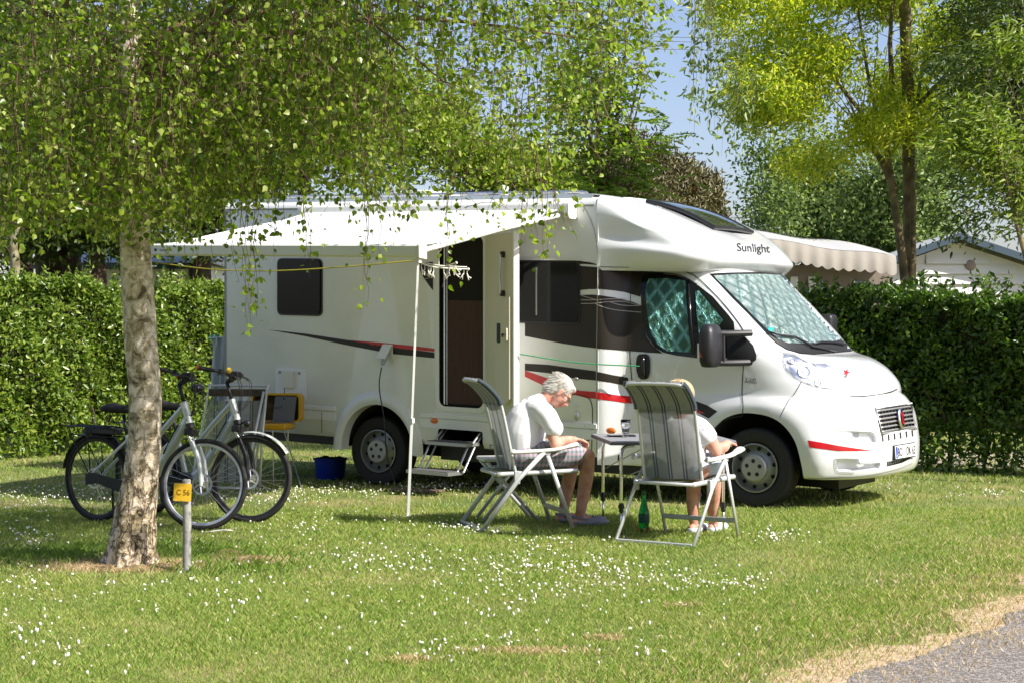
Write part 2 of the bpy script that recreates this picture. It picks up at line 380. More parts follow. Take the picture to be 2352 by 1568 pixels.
DT=[([v.co.copy() for v in me.vertices],[tuple(p.vertices) for p in me.polygons],[p.material_index for p in me.polygons]) for me in DM]
for p in far:
    vs,fs,mi=random.choice(DT); s=random.uniform(.55,.92); k0=len(VV)
    Mx=Matrix.Translation(p)@Matrix.Rotation(random.gauss(0,.25),4,'X')@Matrix.Rotation(random.gauss(0,.25),4,'Y')@Matrix.Scale(s,4)
    VV+=[tuple(Mx@v) for v in vs]; FF+=[tuple(q+k0 for q in f) for f in fs]; MI+=mi
me=bpy.data.meshes.new('daisies'); me.from_pydata(VV,[],FF)
for q in (pet,yel,stm): me.materials.append(q)
me.polygons.foreach_set('material_index',MI)
o=link('lawn_daisies',me,None); o['kind']='stuff'
# ================================================================ MOTORHOME (x forward, y to its left, z up; nose-down rake sheared in)
TH = R(57.8); FWD = Vector((math.sin(TH), -math.cos(TH), 0)); LFT = Vector((math.cos(TH), math.sin(TH), 0))
RV_O = Vector((2.09, 14.63, 0)) + LFT*1.0
RV_RZ = math.atan2(FWD.y, FWD.x)
RVM = Matrix.Translation(RV_O) @ Matrix.Rotation(RV_RZ, 4, 'Z'); RVI = RVM.inverted()
def rk(x, y, z): return (x, y, z-.03*(x+2))
CAML = RVI @ Vector((0,0,HC))
def side(px, py, yl):
    """pixel -> (x,z) on the vehicle plane y = yl (rake removed)"""
    q = RVI.to_3x3() @ Vector(((px-CX)/F_PX, 1, -(py-YH)/F_PX)); t = (yl-CAML.y)/q.y; p = CAML+q*t
    return (p.x, p.z+.03*(p.x+2))
rv = thing('motorhome', 'white motorhome with brown and red side stripes, open entrance door and white awning', 'motorhome', RV_O, RV_RZ)
gel = mat('white_gelcoat', (.77,.78,.755), .30, coat=.4, var=(1.7,(.64,.65,.61),.45,.85))
paint = mat('white_paint', (.76,.775,.78), .22, coat=.9, var=(2.3,(.68,.69,.68),.5,.85))
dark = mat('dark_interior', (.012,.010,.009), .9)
deca = mat('brown_black_film', (.030,.025,.020), .35, spec=.3)
decg = mat('grey_line_film', (.42,.40,.37), .35)
redf = mat('red_film', (.50,.008,.012), .3, coat=.5)
seam = mat('panel_gap', (.02,.02,.02), .8); seamg = mat('grey_sealant', (.33,.34,.32), .6)
trimg = mat('grey_trim', (.30,.30,.28), .5)
glassd = mat('tinted_acrylic', (.006,.007,.006), .10, spec=.30)
def pb(g, name, m, parent=rv, smooth=False, angle=35, rake=True): return g.build(name, m, parent, smooth, rk if rake else None, angle=angle if smooth else None)
# ---- living box
def box_section(x):
    w_, zt, zb = 1.15, 2.745, .40; pts = []
    pts += [(-w_+.03, zb-.0), (-w_, zb+.05)]
    for i in range(7):
        a = PI - i*PI/12; pts.append((-w_+.09+.09*math.cos(a), zt-.09+.09*math.sin(a)))
    half = pts
    top = [(-.55, zt+.03), (0, zt+.04)]
    L_ = half+top; return L_+[(-y, z) for y, z in L_[::-1][1:]]
def loft(secs, close=True, caps=True):
    g = MB(); n = len(secs[0]); vs = [p for s_ in secs for p in s_]; fs = []
    for i in range(len(secs)-1):
        for j in range(n if close else n-1): fs.append((i*n+j, i*n+(j+1)%n, (i+1)*n+(j+1)%n, (i+1)*n+j))
    if caps: fs += [tuple(range(n))[::-1], tuple((len(secs)-1)*n+j for j in range(n))]
    g.add(vs, fs); return g
def boolean(o, cutters, op='DIFFERENCE'):
    for c in cutters:
        md = o.modifiers.new('b', 'BOOLEAN'); md.object = c; md.operation = op; md.solver = 'EXACT'
        md.material_mode = 'TRANSFER' if hasattr(md, 'material_mode') else md.material_mode
    dg = bpy.context.evaluated_depsgraph_get(); dg.update()
    me = bpy.data.meshes.new_from_object(o.evaluated_get(dg), preserve_all_data_layers=True, depsgraph=dg)
    o.modifiers.clear(); o.data = me
    for c in cutters: bpy.data.objects.remove(c, do_unlink=True)
    me.polygons.foreach_set('use_smooth', [True]*len(me.polygons)); me.set_sharp_from_angle(angle=R(32))
    return o
xs = [-5.93,-5.90,-5.4,-4.9,-4.4,-3.9,-3.4,-2.9,-2.4,-1.9,-1.46]
secs = []
for i, x in enumerate(xs):
    sc_ = .975 if i == 0 else 1.0
    secs.append([(x, y*sc_, 1.5+(z-1.5)*(.985 if i == 0 else 1)) for y, z in box_section(x)])
box_o = loft(secs).build('body', gel, rv, fn=rk)
BOXBVH = BVHTree.FromPolygons([v.co.copy() for v in box_o.data.vertices], [tuple(p.vertices) for p in box_o.data.polygons])
def cutter(g, m=dark):
    return g.build('cut', m, rv, fn=rk)
arch = [( -3.93+.435*math.cos(R(a)), .315+.44*math.sin(R(a))) for a in range(0,181,9)] + [(-4.37,.1),(-3.49,.1)]
boolean(box_o, [cutter(MB().prism(arch,'y',-1.3,-.62)), cutter(MB().prism(arch,'y',.62,1.3)),
    cutter(MB().prism(rrect(-3.20,.765,-2.68,2.40,.07),'y',-1.3,-.55)),
    cutter(MB().prism(rrect(-3.21,.20,-2.70,.56,.03),'y',-1.3,-.5))])
# wheel-arch moulding at the rear axle
def arch_lip(cx, cz, r_in, r_out, rz_in, rz_out, a0, a1, y0, bulge, name, m, zmin=None):
    g = MB(); nr = 7; cols = []
    for k in range(0, 31):
        a = R(a0+(a1-a0)*k/30); row = []
        for i in range(nr):
            t = i/(nr-1); rr_ = r_in+(r_out-r_in)*t; rz_ = rz_in+(rz_out-rz_in)*t
            prof = [.0,.85,1.0,.95,.8,.5,0.0][i]
            row.append((cx+rr_*math.cos(a), y0-bulge*prof, cz+rz_*math.sin(a)))
        row.insert(0, (row[0][0], y0+.10, row[0][2]))
        row[1] = (row[1][0], y0-bulge*.55, row[1][2])
        cols.append(row)
    vs = [p for r_ in cols for p in r_]; n = nr+1
    g.add(vs, [(i*n+j,i*n+j+1,(i+1)*n+j+1,(i+1)*n+j) for i in range(30) for j in range(n-1)])
    return pb(g, name, m, smooth=True, angle=50)
arch_lip(-3.93,.315,.43,.545,.435,.57,-4,184,-1.149,.035,'wheel_arch_moulding',gel)
# horizontal body moulding, skirts and roof rail
g = MB()
for a_, b_ in ((-5.90,-4.44),(-3.42,-1.47)):
    g.box((a_,-1.162,.655),(b_,-1.149,.70),bev=.005)
    g.box((a_,-1.155,.560),(b_,-1.149,.648))
pb(g,'side_moulding',gel)
g = MB(); g.box((-5.85,-1.10,2.735),(-1.55,-1.06,2.775)); g.box((-5.85,1.06,2.735),(-1.55,1.10,2.775))
pb(g,'roof_rail',M['alu'])
g = MB(); g.tube([(x,-1.02,2.80+.0*x) for x in (-5.2,-3.4,-1.75)],.013,8); g.tube([(-1.75,-1.02,2.80),(-1.66,-1.02,2.79),(-1.60,-1.02,2.745)],.013,8)
for x in (-5.2,-4.0,-2.9,-1.9): g.box((x-.03,-1.04,2.74),(x+.03,-1.0,2.80))
pb(g,'roof_bar',M['alu'])
g = MB(); g.box((-4.35,-.35,2.78),(-3.85,.35,2.90),bev=.03); pb(g,'roof_vent',M['whitep'],smooth=True)
g = MB(); g.box((-3.2,-.85,2.80),(-2.1,.1,2.84),bev=.008); pb(g,'solar_panel',glassd)
g = MB(); g.tube([(-2.6,-.95,2.78),(-2.6,-.95,2.84)],.05,14); g.ball((-2.6,-.95,2.85),(.055,.055,.03)); pb(g,'roof_cap',M['whitep'],smooth=True)
# ---- cab shell : rows over the centre profile
def CR(*v): return v
# z3(x,y): zoomed view [1650,750..] scale 3.92 -> display px ; z4: cap view
def z3(*p): return [((1650+a/3.92)*.784,(750+b_/3.92)*.784) for a,b_ in p]
def z4(*p): return [((1650+a/3.36)*.784,(550+b_/3.36)*.784) for a,b_ in p]
def zh(*p): return [((2050+a/3.136)*.784,(750+b_/3.136)*.784) for a,b_ in p]
def z5(*p): return [((2200+a/3.92)*.784,(1100+b_/3.92)*.784) for a,b_ in p]
def cast(px, py, which):
    d = (RVI.to_3x3() @ Vector(((px-CX)/F_PX, 1, -(py-YH)/F_PX))).normalized(); best = None
    for k in which:
        h, nrm, idx, dist = BV[k].ray_cast(CAML, d)
        if h is not None and (best is None or dist < best[2]): best = (h, nrm, dist)
    if best is None: return None
    n = best[1] if best[1].dot(d) < 0 else -best[1]
    return best[0], n
rows = [(.86,.335,.955,.20,3.0,.335,.335),(.93,.36,.985,.22,3.0,.355,.345),(.965,.43,1.0,.24,3.0,.43,.43),(.972,.50,1.01,.24,3.0,.50,.50),(.975,.62,1.015,.22,3.0,.62,.62),(.968,.72,1.015,.20,2.9,.72,.72),
 (.955,.84,1.015,.18,2.8,.84,.83),(.94,.93,1.01,.14,2.6,.92,.90),(.918,.985,1.0,.10,2.45,.965,.95),(.895,1.03,.99,.06,2.3,1.0,.99),
 (.875,1.055,.985,.03,2.15,1.02,1.02),(.882,1.085,.985,.02,2.1,1.05,1.06),(.865,1.15,.99,0,2.05,1.13,1.13),(.79,1.235,.995,-.05,2.1,1.20,1.20),(.68,1.305,1.0,-.12,2.3,1.275,1.27),
 (.52,1.365,1.0,-.2,2.6,1.345,1.34),(.36,1.385,.995,-.26,2.9,1.40,1.40),(.27,1.44,.985,-.30,3.0,1.465,1.47),(.15,1.565,.975,-.36,3.1,1.58,1.585),(.02,1.70,.955,-.45,3.1,1.70,1.71),(-.11,1.84,.93,-.55,3.1,1.83,1.84),(-.24,1.97,.90,-.66,3.1,1.95,1.955),(-.33,2.07,.87,-.74,3.1,2.055,2.05),(-.39,2.14,.85,-.78,3.1,2.13,2.13)]
# refine rows by Catmull-Rom
rowsV = [rows[0]]
def crv(P, n):
    P=[np.array(p,float) for p in P]; out=[]
    for i in range(len(P)-1):
        p0=P[max(i-1,0)];p1=P[i];p2=P[i+1];p3=P[min(i+2,len(P)-1)]
        for j in range(n):
            t=j/n; out.append(.5*((2*p1)+(p2-p0)*t+(2*p0-5*p1+4*p2-p3)*t*t+(3*p1-p0-3*p2+p3)*t**3))
    out.append(P[-1]); return out
rowsV = crv(rows, 3)
def cab_row(r_):
    xc, zc, w_, xs_, p_, zk, zr = r_; half = []
    NA = 22
    for i in range(NA+1):
        a = (PI/2)*i/NA; y = w_*math.sin(a)**(2/p_) if i else 0.0; x = xs_+(xc-xs_)*(math.cos(a)**(2/p_) if i < NA else 0)
        t = (y/w_)**2; half.append((x, -y, zc+(zk-zc)*t))
    NS = 26; x0 = xs_
    for i in range(1, NS+1):
        x = x0+(-1.21-x0)*i/NS; half.append((x, -w_, zk+(zr-zk)*i/NS))
    for i in range(1, 9):            # swell out to the living box behind the door
        t = i/8; s_ = t*t*(3-2*t); half.append((-1.21-.26*t, -(w_+(1.148-w_)*s_), zr))
    return half
zb_arch = (0.0,.36)
grid = []
for r_ in rowsV:
    h = cab_row(r_); h2 = []
    for x, y, z in h:
        # flare round the front wheel arch and bumper shelf bulge
        if y < -.6:
            d = math.hypot((x-0)/.62, (z-.36)/.62)
            k = max(0, 1-abs(d-.93)/.24) if d < 1.2 else 0
            y -= .028*k*k*(3-2*k)*(1 if z > .3 else 0)
        h2.append((x,y,z))
    right = h2; left = [(x,-y,z) for x,y,z in h2[::-1][:-1]]
    grid.append(left+right)   # runs left rear -> nose -> right rear
nC = len(grid[0]); nR = len(grid)
g = MB(); g.add([p for r_ in grid for p in r_], [(i*nC+j,i*nC+j+1,(i+1)*nC+j+1,(i+1)*nC+j) for i in range(nR-1) for j in range(nC-1)])
# rear wall, floor, top
fs = []
for i in range(nR-1): fs.append((i*nC+nC-1, i*nC, (i+1)*nC, (i+1)*nC+nC-1))
h_ = nC//2
for i in range(h_):
    a, b2 = i, nC-1-i
    if b2-1 > a+1: fs.append((a, b2, b2-1, a+1)); o_ = (nR-1)*nC; fs.append((o_+a, o_+a+1, o_+b2-1, o_+b2))
    elif b2-1 == a+1: fs.append((a, b2, a+1)); o_ = (nR-1)*nC; fs.append((o_+a, o_+a+1, o_+b2))
g.f += fs
cab = g.build('cab', paint, rv, fn=rk)
def bvh_of(o, filt=None):
    me = o.data; return BVHTree.FromPolygons([v.co.copy() for v in me.vertices], [tuple(p.vertices) for p in me.polygons])
CABBVH = bvh_of(cab)
BV = {'box':BOXBVH,'cab':CABBVH}
farch = [(.445,.1),(.44,.36),(.42,.52),(.375,.665),(.28,.785),(.16,.85),(0,.872),(-.14,.862),(-.27,.81),(-.36,.72),(-.425,.60),(-.455,.45),(-.46,.1)]
farch = [(p.x,p.y) for p in cat_rom([Vector((a_,b_,0)) for a_,b_ in farch],4)]
boolean(cab, [cutter(MB().prism(farch,'y',-1.3,-.60)), cutter(MB().prism(farch,'y',.60,1.3))])
POCKETS = [(z5((1010,632),(1120,636),(1160,660),(1182,745),(1448,757),(1435,690),(1410,650),(1380,640),(1200,632),(1100,630)),.045,'p'),(z5((985,955),(1210,952),(1240,970),(1255,1000),(1490,995),(1470,1060),(1200,1098),(1020,1100),(980,1070),(965,1010)),.05,'p'),(z5((1440,372),(1630,345),(1815,318),(1838,330),(1862,460),(1884,598),(1690,632),(1500,666),(1486,650),(1455,520)),.05,'d'),(z5((1562,982),(1700,962),(1845,912),(1820,955),(1740,995),(1555,1040)),.04,'d')]
for poly_, dep_, kd_ in POCKETS:
    pts_=[cast(p[0],p[1],('cab',)) for p in poly_]; k_=len(pts_)
    nv=Vector((0,0,0))
    for c in pts_: nv+=c[1]
    nv.normalize(); tri_=geometry.tessellate_polygon([[c[0] for c in pts_]])
    g=MB(); g.add([c[0]+nv*.05 for c in pts_]+[c[0]-nv*dep_ for c in pts_],[tuple(t) for t in tri_]+[tuple(q+k_ for q in t[::-1]) for t in tri_]+[(a,b_,b_+k_,a+k_) for a,b_ in [(i,(i+1)%k_) for i in range(k_)]])
    old=cab.data; area=sum(p.area for p in old.polygons)
    boolean(cab,[g.build('cut',paint if kd_=='p' else dark,rv)])
    na=sum(p.area for p in cab.data.polygons)
    print('POCKET',kd_,round(area,3),round(na,3))
    if na<area*.97 or na>area*1.1: cab.data=old; print('reverted')
# ---- overcab cap : control net (centre -> side -> rear), mirrored
net = [ # rows bottom -> top ; columns: centre, y.4, y.75 , corner, side front, side mid, rear
 [(-.36,0,2.105),(-.39,-.42,2.10),(-.52,-.78,2.085),(-.74,-.955,2.08),(-.98,-1.0,2.08),(-1.22,-1.04,2.08),(-1.47,-1.152,2.08)],
 [(-.33,0,2.135),(-.36,-.42,2.13),(-.47,-.82,2.12),(-.68,-1.01,2.115),(-.95,-1.05,2.12),(-1.22,-1.075,2.12),(-1.47,-1.153,2.12)],
 [(-.285,0,2.195),(-.31,-.42,2.19),(-.42,-.84,2.185),(-.62,-1.055,2.18),(-.92,-1.105,2.20),(-1.22,-1.12,2.21),(-1.47,-1.155,2.21)],
 [(-.30,0,2.245),(-.33,-.42,2.245),(-.43,-.84,2.24),(-.60,-1.06,2.235),(-.90,-1.12,2.262),(-1.22,-1.135,2.285),(-1.47,-1.155,2.30)],
 [(-.355,0,2.30),(-.38,-.42,2.305),(-.48,-.83,2.305),(-.63,-1.035,2.295),(-.92,-1.085,2.33),(-1.22,-1.10,2.37),(-1.47,-1.14,2.40)],
 [(-.47,0,2.375),(-.49,-.42,2.385),(-.58,-.80,2.40),(-.72,-1.015,2.37),(-.97,-1.085,2.415),(-1.22,-1.115,2.47),(-1.47,-1.15,2.51)],
 [(-.64,0,2.455),(-.66,-.42,2.475),(-.73,-.78,2.505),(-.82,-.985,2.46),(-1.02,-1.09,2.475),(-1.24,-1.13,2.55),(-1.47,-1.158,2.61)],
 [(-.86,0,2.55),(-.87,-.42,2.57),(-.92,-.76,2.60),(-.98,-.95,2.57),(-1.12,-1.05,2.55),(-1.28,-1.12,2.62),(-1.47,-1.15,2.68)],
 [(-1.10,0,2.645),(-1.10,-.42,2.66),(-1.13,-.75,2.685),(-1.15,-.93,2.66),(-1.24,-1.03,2.64),(-1.35,-1.10,2.68),(-1.47,-1.13,2.73)],
 [(-1.36,0,2.725),(-1.36,-.42,2.735),(-1.36,-.75,2.75),(-1.36,-.93,2.745),(-1.40,-1.02,2.725),(-1.44,-1.07,2.735),(-1.47,-1.09,2.762)],
 [(-1.60,0,2.775),(-1.60,-.42,2.78),(-1.60,-.75,2.785),(-1.60,-.90,2.785),(-1.60,-.98,2.78),(-1.60,-1.03,2.775),(-1.60,-1.06,2.77)]]
nn = [crv(r_, 6) for r_ in net]
cols = [crv([nn[i][j] for i in range(len(nn))], 5) for j in range(len(nn[0]))]
nrw = len(cols[0]); grid2 = []
for i in range(nrw):
    right = [tuple(cols[j][i]) for j in range(len(cols))]; left = [(x,-y,z) for x,y,z in right[::-1][:-1]]
    grid2.append(left+right)
nC2 = len(grid2[0])
g = MB(); g.add([p for r_ in grid2 for p in r_], [(i*nC2+j,i*nC2+j+1,(i+1)*nC2+j+1,(i+1)*nC2+j) for i in range(nrw-1) for j in range(nC2-1)])
cap_o = pb(g,'overcab_cap',paint,smooth=True,angle=60)
CAPBVH = bvh_of(cap_o)
# plug between cap and box so that nothing is open
g = MB(); g.box((-1.62,-1.10,2.05),(-1.44,1.10,2.72)); pb(g,'bulkhead',gel)
# lower closing panel under the B-post (box front lower)
# ---------------------------------------------------------------- decals laid on the real surface
BV = {'box':BOXBVH,'cab':CABBVH,'cap':CAPBVH}
def decal(name, poly, m, which=('cab','box'), off=.003, step=9, parent=None, smooth=True, bumpfn=None, thick=0):
    poly = [Vector(p) for p in poly]; pts = []
    n = len(poly)
    for i in range(n):
        a, b_ = poly[i], poly[(i+1) % n]; k = max(1, int((b_-a).length/step))
        pts += [a.lerp(b_, j/k) for j in range(k)]
    nb = len(pts); ed = [(i,(i+1) % nb) for i in range(nb)]
    x0 = min(p.x for p in poly); x1 = max(p.x for p in poly); y0 = min(p.y for p in poly); y1 = max(p.y for p in poly)
    x = x0+step/2
    while x < x1:
        y = y0+step/2
        while y < y1: pts.append(Vector((x,y))); y += step
        x += step
    r_ = geometry.delaunay_2d_cdt(pts, ed, [], 1, .001)
    vs, tris = r_[0], r_[2]; out = []; ok = []; nm = []
    for v in vs:
        c = cast(v.x, v.y, which)
        if c is None: out.append(Vector((0,0,0))); ok.append(False); nm.append(Vector((0,0,0)))
        else:
            q = c[0]+c[1]*(off+(bumpfn(v.x,v.y) if bumpfn else 0)); out.append(q); ok.append(True); nm.append(c[1])
    F = [t for t in tris if all(ok[i] for i in t) and max((out[t[0]]-out[t[1]]).length, (out[t[1]]-out[t[2]]).length) < .35]
    me = bpy.data.meshes.new(name); me.from_pydata([tuple(v) for v in out], [], F)
    bm = bmesh.new(); bm.from_mesh(me); bmesh.ops.delete(bm, geom=[v for v in bm.verts if not v.link_faces], context='VERTS')
    if F:
        bm.faces.ensure_lookup_table()
    bm.to_mesh(me); bm.free()
    return link(name, me, m, parent or rv, smooth)
def ribbon_pts(pl, wpx):
    pl = [Vector(p) for p in pl]; up = []; dn = []
    for i, p in enumerate(pl):
        t = (pl[min(i+1,len(pl)-1)]-pl[max(i-1,0)]).normalized(); q = Vector((-t.y,t.x))
        w_ = wpx if isinstance(wpx,(int,float)) else wpx[i]
        up.append(p+q*w_/2); dn.append(p-q*w_/2)
    return up, dn
def ribbon(name, pl, wpx, m, which=('cab','box'), off=.0045, sub=4, parent=None):
    pl = [Vector((*p,0)) for p in pl]; sm = [Vector((p.x,p.y)) for p in cat_rom(pl, sub)]
    up, dn = ribbon_pts(sm, wpx); vs=[]; fs=[]
    prev=None
    for a, b_ in zip(up, dn):
        ca, cb = cast(a.x,a.y,which), cast(b_.x,b_.y,which)
        if ca is None or cb is None: prev=None; continue
        i=len(vs); vs += [ca[0]+ca[1]*off, cb[0]+cb[1]*off]
        if prev is not None and (vs[prev]-vs[i]).length<.4: fs.append((prev,prev+1,i+1,i))
        prev=i
    me = bpy.data.meshes.new(name); me.from_pydata([tuple(v) for v in vs], [], fs)
    return link(name, me, m, parent or rv, True)
ALL = ('cab','box','cap')
# forward dark bands
decal('side_band', z3((-330,105),(200,62),(330,85),(395,105),(205,95),(205,62)), deca) if False else None
decal('side_band', [(1206,598)]+z3((208,62),(300,72),(360,88),(398,106),(300,98),(205,94))+[(1206,603)], deca)
decal('side_band', [(1206,611)]+z3((205,116),(400,132),(560,150),(720,170),(800,172),(980,180),(1100,190),(1190,205),(1100,208),(1000,215),(930,250),(895,330),(890,470),(800,445),(700,415),(560,395),(420,382),(300,382),(205,392))+[(1206,686)], deca)
decal('side_band', [(1206,686)]+z3((205,450),(330,445),(420,452),(600,480),(720,510),(800,530),(900,570),(925,760),(960,930),(1040,1040),(1145,1116),(960,1105),(720,1085),(420,1062),(200,1035),(0,1005))+[(1206,772)], deca)
for pl in ([(205,505),(330,507),(480,498),(650,492),(720,500)],[(205,548),(350,545),(480,530),(620,522),(720,528),(820,555),(890,570)],[(205,452),(330,490),(400,508)],[(370,548),(470,590),(600,620),(720,633),(900,648)],[(540,532),(640,560),(760,573),(880,572)]):
    ribbon('side_pinstripe', z3(*pl), 1.4, decg, off=.0055)
decal('side_band', [(1206,834),(1260,837),(1320,845),(1365,851)]+z3((560,1360),(745,1392),(750,1425),(700,1480),(560,1450),(390,1425))+[(1320,868),(1260,856),(1206,850)], deca)
decal('red_stripe', [(1206,850),(1270,872),(1330,896),(1371,899),(1420,907),(1447,909),(1453,926),(1400,919),(1345,912),(1300,900),(1250,885),(1206,864)], redf, off=.0035)
# door lower band running to the wheel arch, with red tip
decal('side_band', [(1593,918),(1625,930),(1648,944),(1628,960),(1600,945),(1560,930),(1530,914),(1560,908)], deca)
decal('red_stripe', [(1590,933),(1621,949),(1590,946),(1560,936),(1545,925)], redf, off=.0035)
# rear part stripes
decal('side_band', [(615,757),(700,766),(800,781),(900,797),(998,809),(998,822),(900,812),(800,793),(700,772)], deca, ('box',))
decal('red_stripe', [(802,781),(870,786),(940,793),(998,800),(998,807),(940,802),(870,795)], redf, ('box',))
decal('side_band', [(958,603),(995,602),(995,668),(985,655),(972,636),(963,618)], deca, ('box',))
ribbon('side_pinstripe',[(966,632),(980,629),(994,627)],1.5,decg,('box',)); ribbon('side_pinstripe',[(972,642),(984,639),(994,638)],1.2,decg,('box',))
# bumper red flash
decal('red_stripe', z5((653,738),(800,762),(1000,800),(1200,830),(1390,855),(1200,862),(1000,860),(800,835),(672,818)), redf, ('cab',), step=6)
# panel gaps
ribbon('panel_gap', z4((175,150),(250,270),(310,430),(338,600),(343,760))+z3((398,300),(390,800),(384,1300))+[(1371,985),(1370,1040)], 1.6, seamg, ALL)
ribbon('panel_gap', z3((405,125),(600,128),(760,130)), 1.3, seam, ALL)
ribbon('door_gap', z3((760,128),(800,118),(1100,118),(1380,125),(1560,150),(1620,165)), 1.5, seam, ('cab',))
ribbon('door_gap', z3((800,135),(1050,142),(1260,152),(1400,180),(1540,250),(1700,400),(1850,560),(2000,750),(2075,870),(2085,930),(2070,980)), 2.0, seam, ('cab',))
ribbon('door_gap', z3((800,135),(782,300),(770,600),(762,900),(768,1150),(790,1420)), 2.0, seam, ('cab',))
ribbon('door_gap', z3((2075,1215),(2065,1350),(2055,1568))+[(1707,930),(1705,955)], 2.0, seam, ('cab',))
ribbon('door_gap', [(1705,955),(1685,957),(1660,966),(1640,985),(1630,1005)], 2.0, seam, ('cab',))
ribbon('fender_gap', zh((525,915),(600,850),(640,830)), 1.2, seamg, ('cab',))
ribbon('fender_gap', zh((935,1150),(865,1270))+zh((825,1310),(735,1480)), 1.2, seam, ('cab',))
ribbon('bonnet_gap', zh((1380,1290),(1500,1287),(1620,1272),(1740,1246),(1810,1218)), 2.4, seam, ('cab',))
ribbon('bonnet_gap', zh((640,830),(760,890),(860,905)), 1.2, seamg, ('cab',))
# ---- windscreen with silver insulating mat, cowl, wipers
quilt = mat('quilted_silver_mat', (.55,.70,.68), .28, .85)
N, L, b = nodes_of(quilt)
tc = N.new('ShaderNodeTexCoord'); mp = N.new('ShaderNodeMapping'); L.new(tc.outputs['UV'], mp.inputs[0])
sx = N.new('ShaderNodeSeparateXYZ'); L.new(mp.outputs[0], sx.inputs[0])
def mnode(op, a=None, b_=None, v0=None, v1=None):
    m_ = N.new('ShaderNodeMath'); m_.operation = op
    if a is not None: L.new(a, m_.inputs[0])
    if b_ is not None: L.new(b_, m_.inputs[1])
    if v0 is not None: m_.inputs[0].default_value = v0
    if v1 is not None: m_.inputs[1].default_value = v1
    return m_.outputs[0]
ua = mnode('ADD', sx.outputs[0], sx.outputs[1]); ub = mnode('SUBTRACT', sx.outputs[0], sx.outputs[1])
pa = mnode('PINGPONG', ua, None, None, .5); pb_ = mnode('PINGPONG', ub, None, None, .5)
mn = mnode('MINIMUM', pa, pb_); mpw = mnode('POWER', mn, None, None, .45)
nz = N.new('ShaderNodeTexNoise'); nz.inputs['Scale'].default_value = 3.2; nz.inputs['Detail'].default_value = 5; nz.inputs['Roughness'].default_value=.65; nz.inputs['Distortion'].default_value = 1.2; L.new(tc.outputs['UV'], nz.inputs['Vector'])
nzs = mnode('MULTIPLY', nz.outputs['Fac'], None, None, 1.7); hh = mnode('ADD', mpw, nzs)
bp = N.new('ShaderNodeBump'); bp.inputs['Strength'].default_value = 1.0; bp.inputs['Distance'].default_value = .035; L.new(hh, bp.inputs['Height']); L.new(bp.outputs['Normal'], b.inputs['Normal'])
rampq = N.new('ShaderNodeValToRGB'); L.new(mpw, rampq.inputs[0]); rampq.color_ramp.elements[0].color = (.34,.54,.52,1); rampq.color_ramp.elements[0].position = .25; rampq.color_ramp.elements[1].color = (.70,.84,.80,1); rampq.color_ramp.elements[1].position=.6
L.new(rampq.outputs[0], b.inputs['Base Color'])
b.inputs['Coat Weight'].default_value = .7; b.inputs['Coat Roughness'].default_value = .03
def set_uv(o, fu):
    me = o.data; uv = me.uv_layers.new(name='UVMap')
    for l in me.loops:
        uv.data[l.index].uv = fu(me.vertices[l.vertex_index].co)
cowl = mat('black_cowl', (.02,.02,.021), .5)
glass_black = mat('glass_border', (.012,.013,.013), .12, spec=.4)
ws_out = zh((88,165),(250,155),(500,150),(740,152),(900,300),(1100,510),(1280,700),(1435,872),(1300,885),(1150,897),(1050,905),(930,898),(800,862),(700,800),(600,700),(450,540),(300,390),(180,260))
ws = decal('windscreen', ws_out, glass_black, ('cab',), off=.004, step=10)
wsi = zh((130,185),(350,172),(600,172),(735,180),(880,330),(1060,540),(1200,690),(1285,755),(1260,780),(1120,792),(960,808),(800,802),(720,770),(640,700),(500,565),(350,410),(220,280),(150,215))
q = decal('insulation_mat', wsi, quilt, ('cab',), off=.007, step=7, parent=ws); set_uv(q, lambda c: (c.y*6.5, c.z*5.2-c.x*2.2)); q.location = (0,0,0)
cw = decal('scuttle', zh((610,712),(720,775),(800,806),(960,812),(1120,798),(1270,785),(1300,745),(1435,872),(1300,885),(1150,897),(1050,905),(930,898),(800,862),(700,800)), cowl, ('cab',), off=.008, step=7)
def rtube(name, pl, r_, m, which, off=.02, parent=None, n=6):
    g = MB(); P = []
    for i, p in enumerate(pl):
        c = cast(p[0], p[1], which)
        if c: P.append(c[0]+c[1]*(off if isinstance(off,(int,float)) else off[i]))
    g.tube(P, r_, n); return g.build(name, m, parent or rv, True)
rtube('wiper', zh((615,712),(720,745),(860,765),(930,800),(1020,850),(1120,868),(1240,892)), [.008,.010,.012,.012,.014,.016,.018], M['blackp'], ('cab',), .03)
rtube('wiper', zh((1025,828),(1100,808),(1200,810),(1320,830),(1430,866)), [.008,.010,.011,.012,.014], M['blackp'], ('cab',), .03)
tealb = mat('teal_sticker', (.02,.45,.36), .4)
decal('windscreen_sticker', zh((622,668),(672,665),(668,695),(630,697)), tealb, ('cab',), off=.011, step=4)
quilt2 = quilt.copy(); quilt2.name = 'green_tinted_quilted_mat'
for n_ in quilt2.node_tree.nodes:
    if n_.type == 'VALTORGB': n_.color_ramp.elements[0].color = (.16,.40,.38,1); n_.color_ramp.elements[0].position=.28; n_.color_ramp.elements[1].color = (.04,.13,.09,1); n_.color_ramp.elements[1].position=.5
    if n_.type == 'BSDF_PRINCIPLED': n_.inputs['Metallic'].default_value = .5; n_.inputs['Roughness'].default_value=.35; n_.inputs['Coat Weight'].default_value=.25
    if n_.type == 'BUMP': n_.inputs['Distance'].default_value = .018
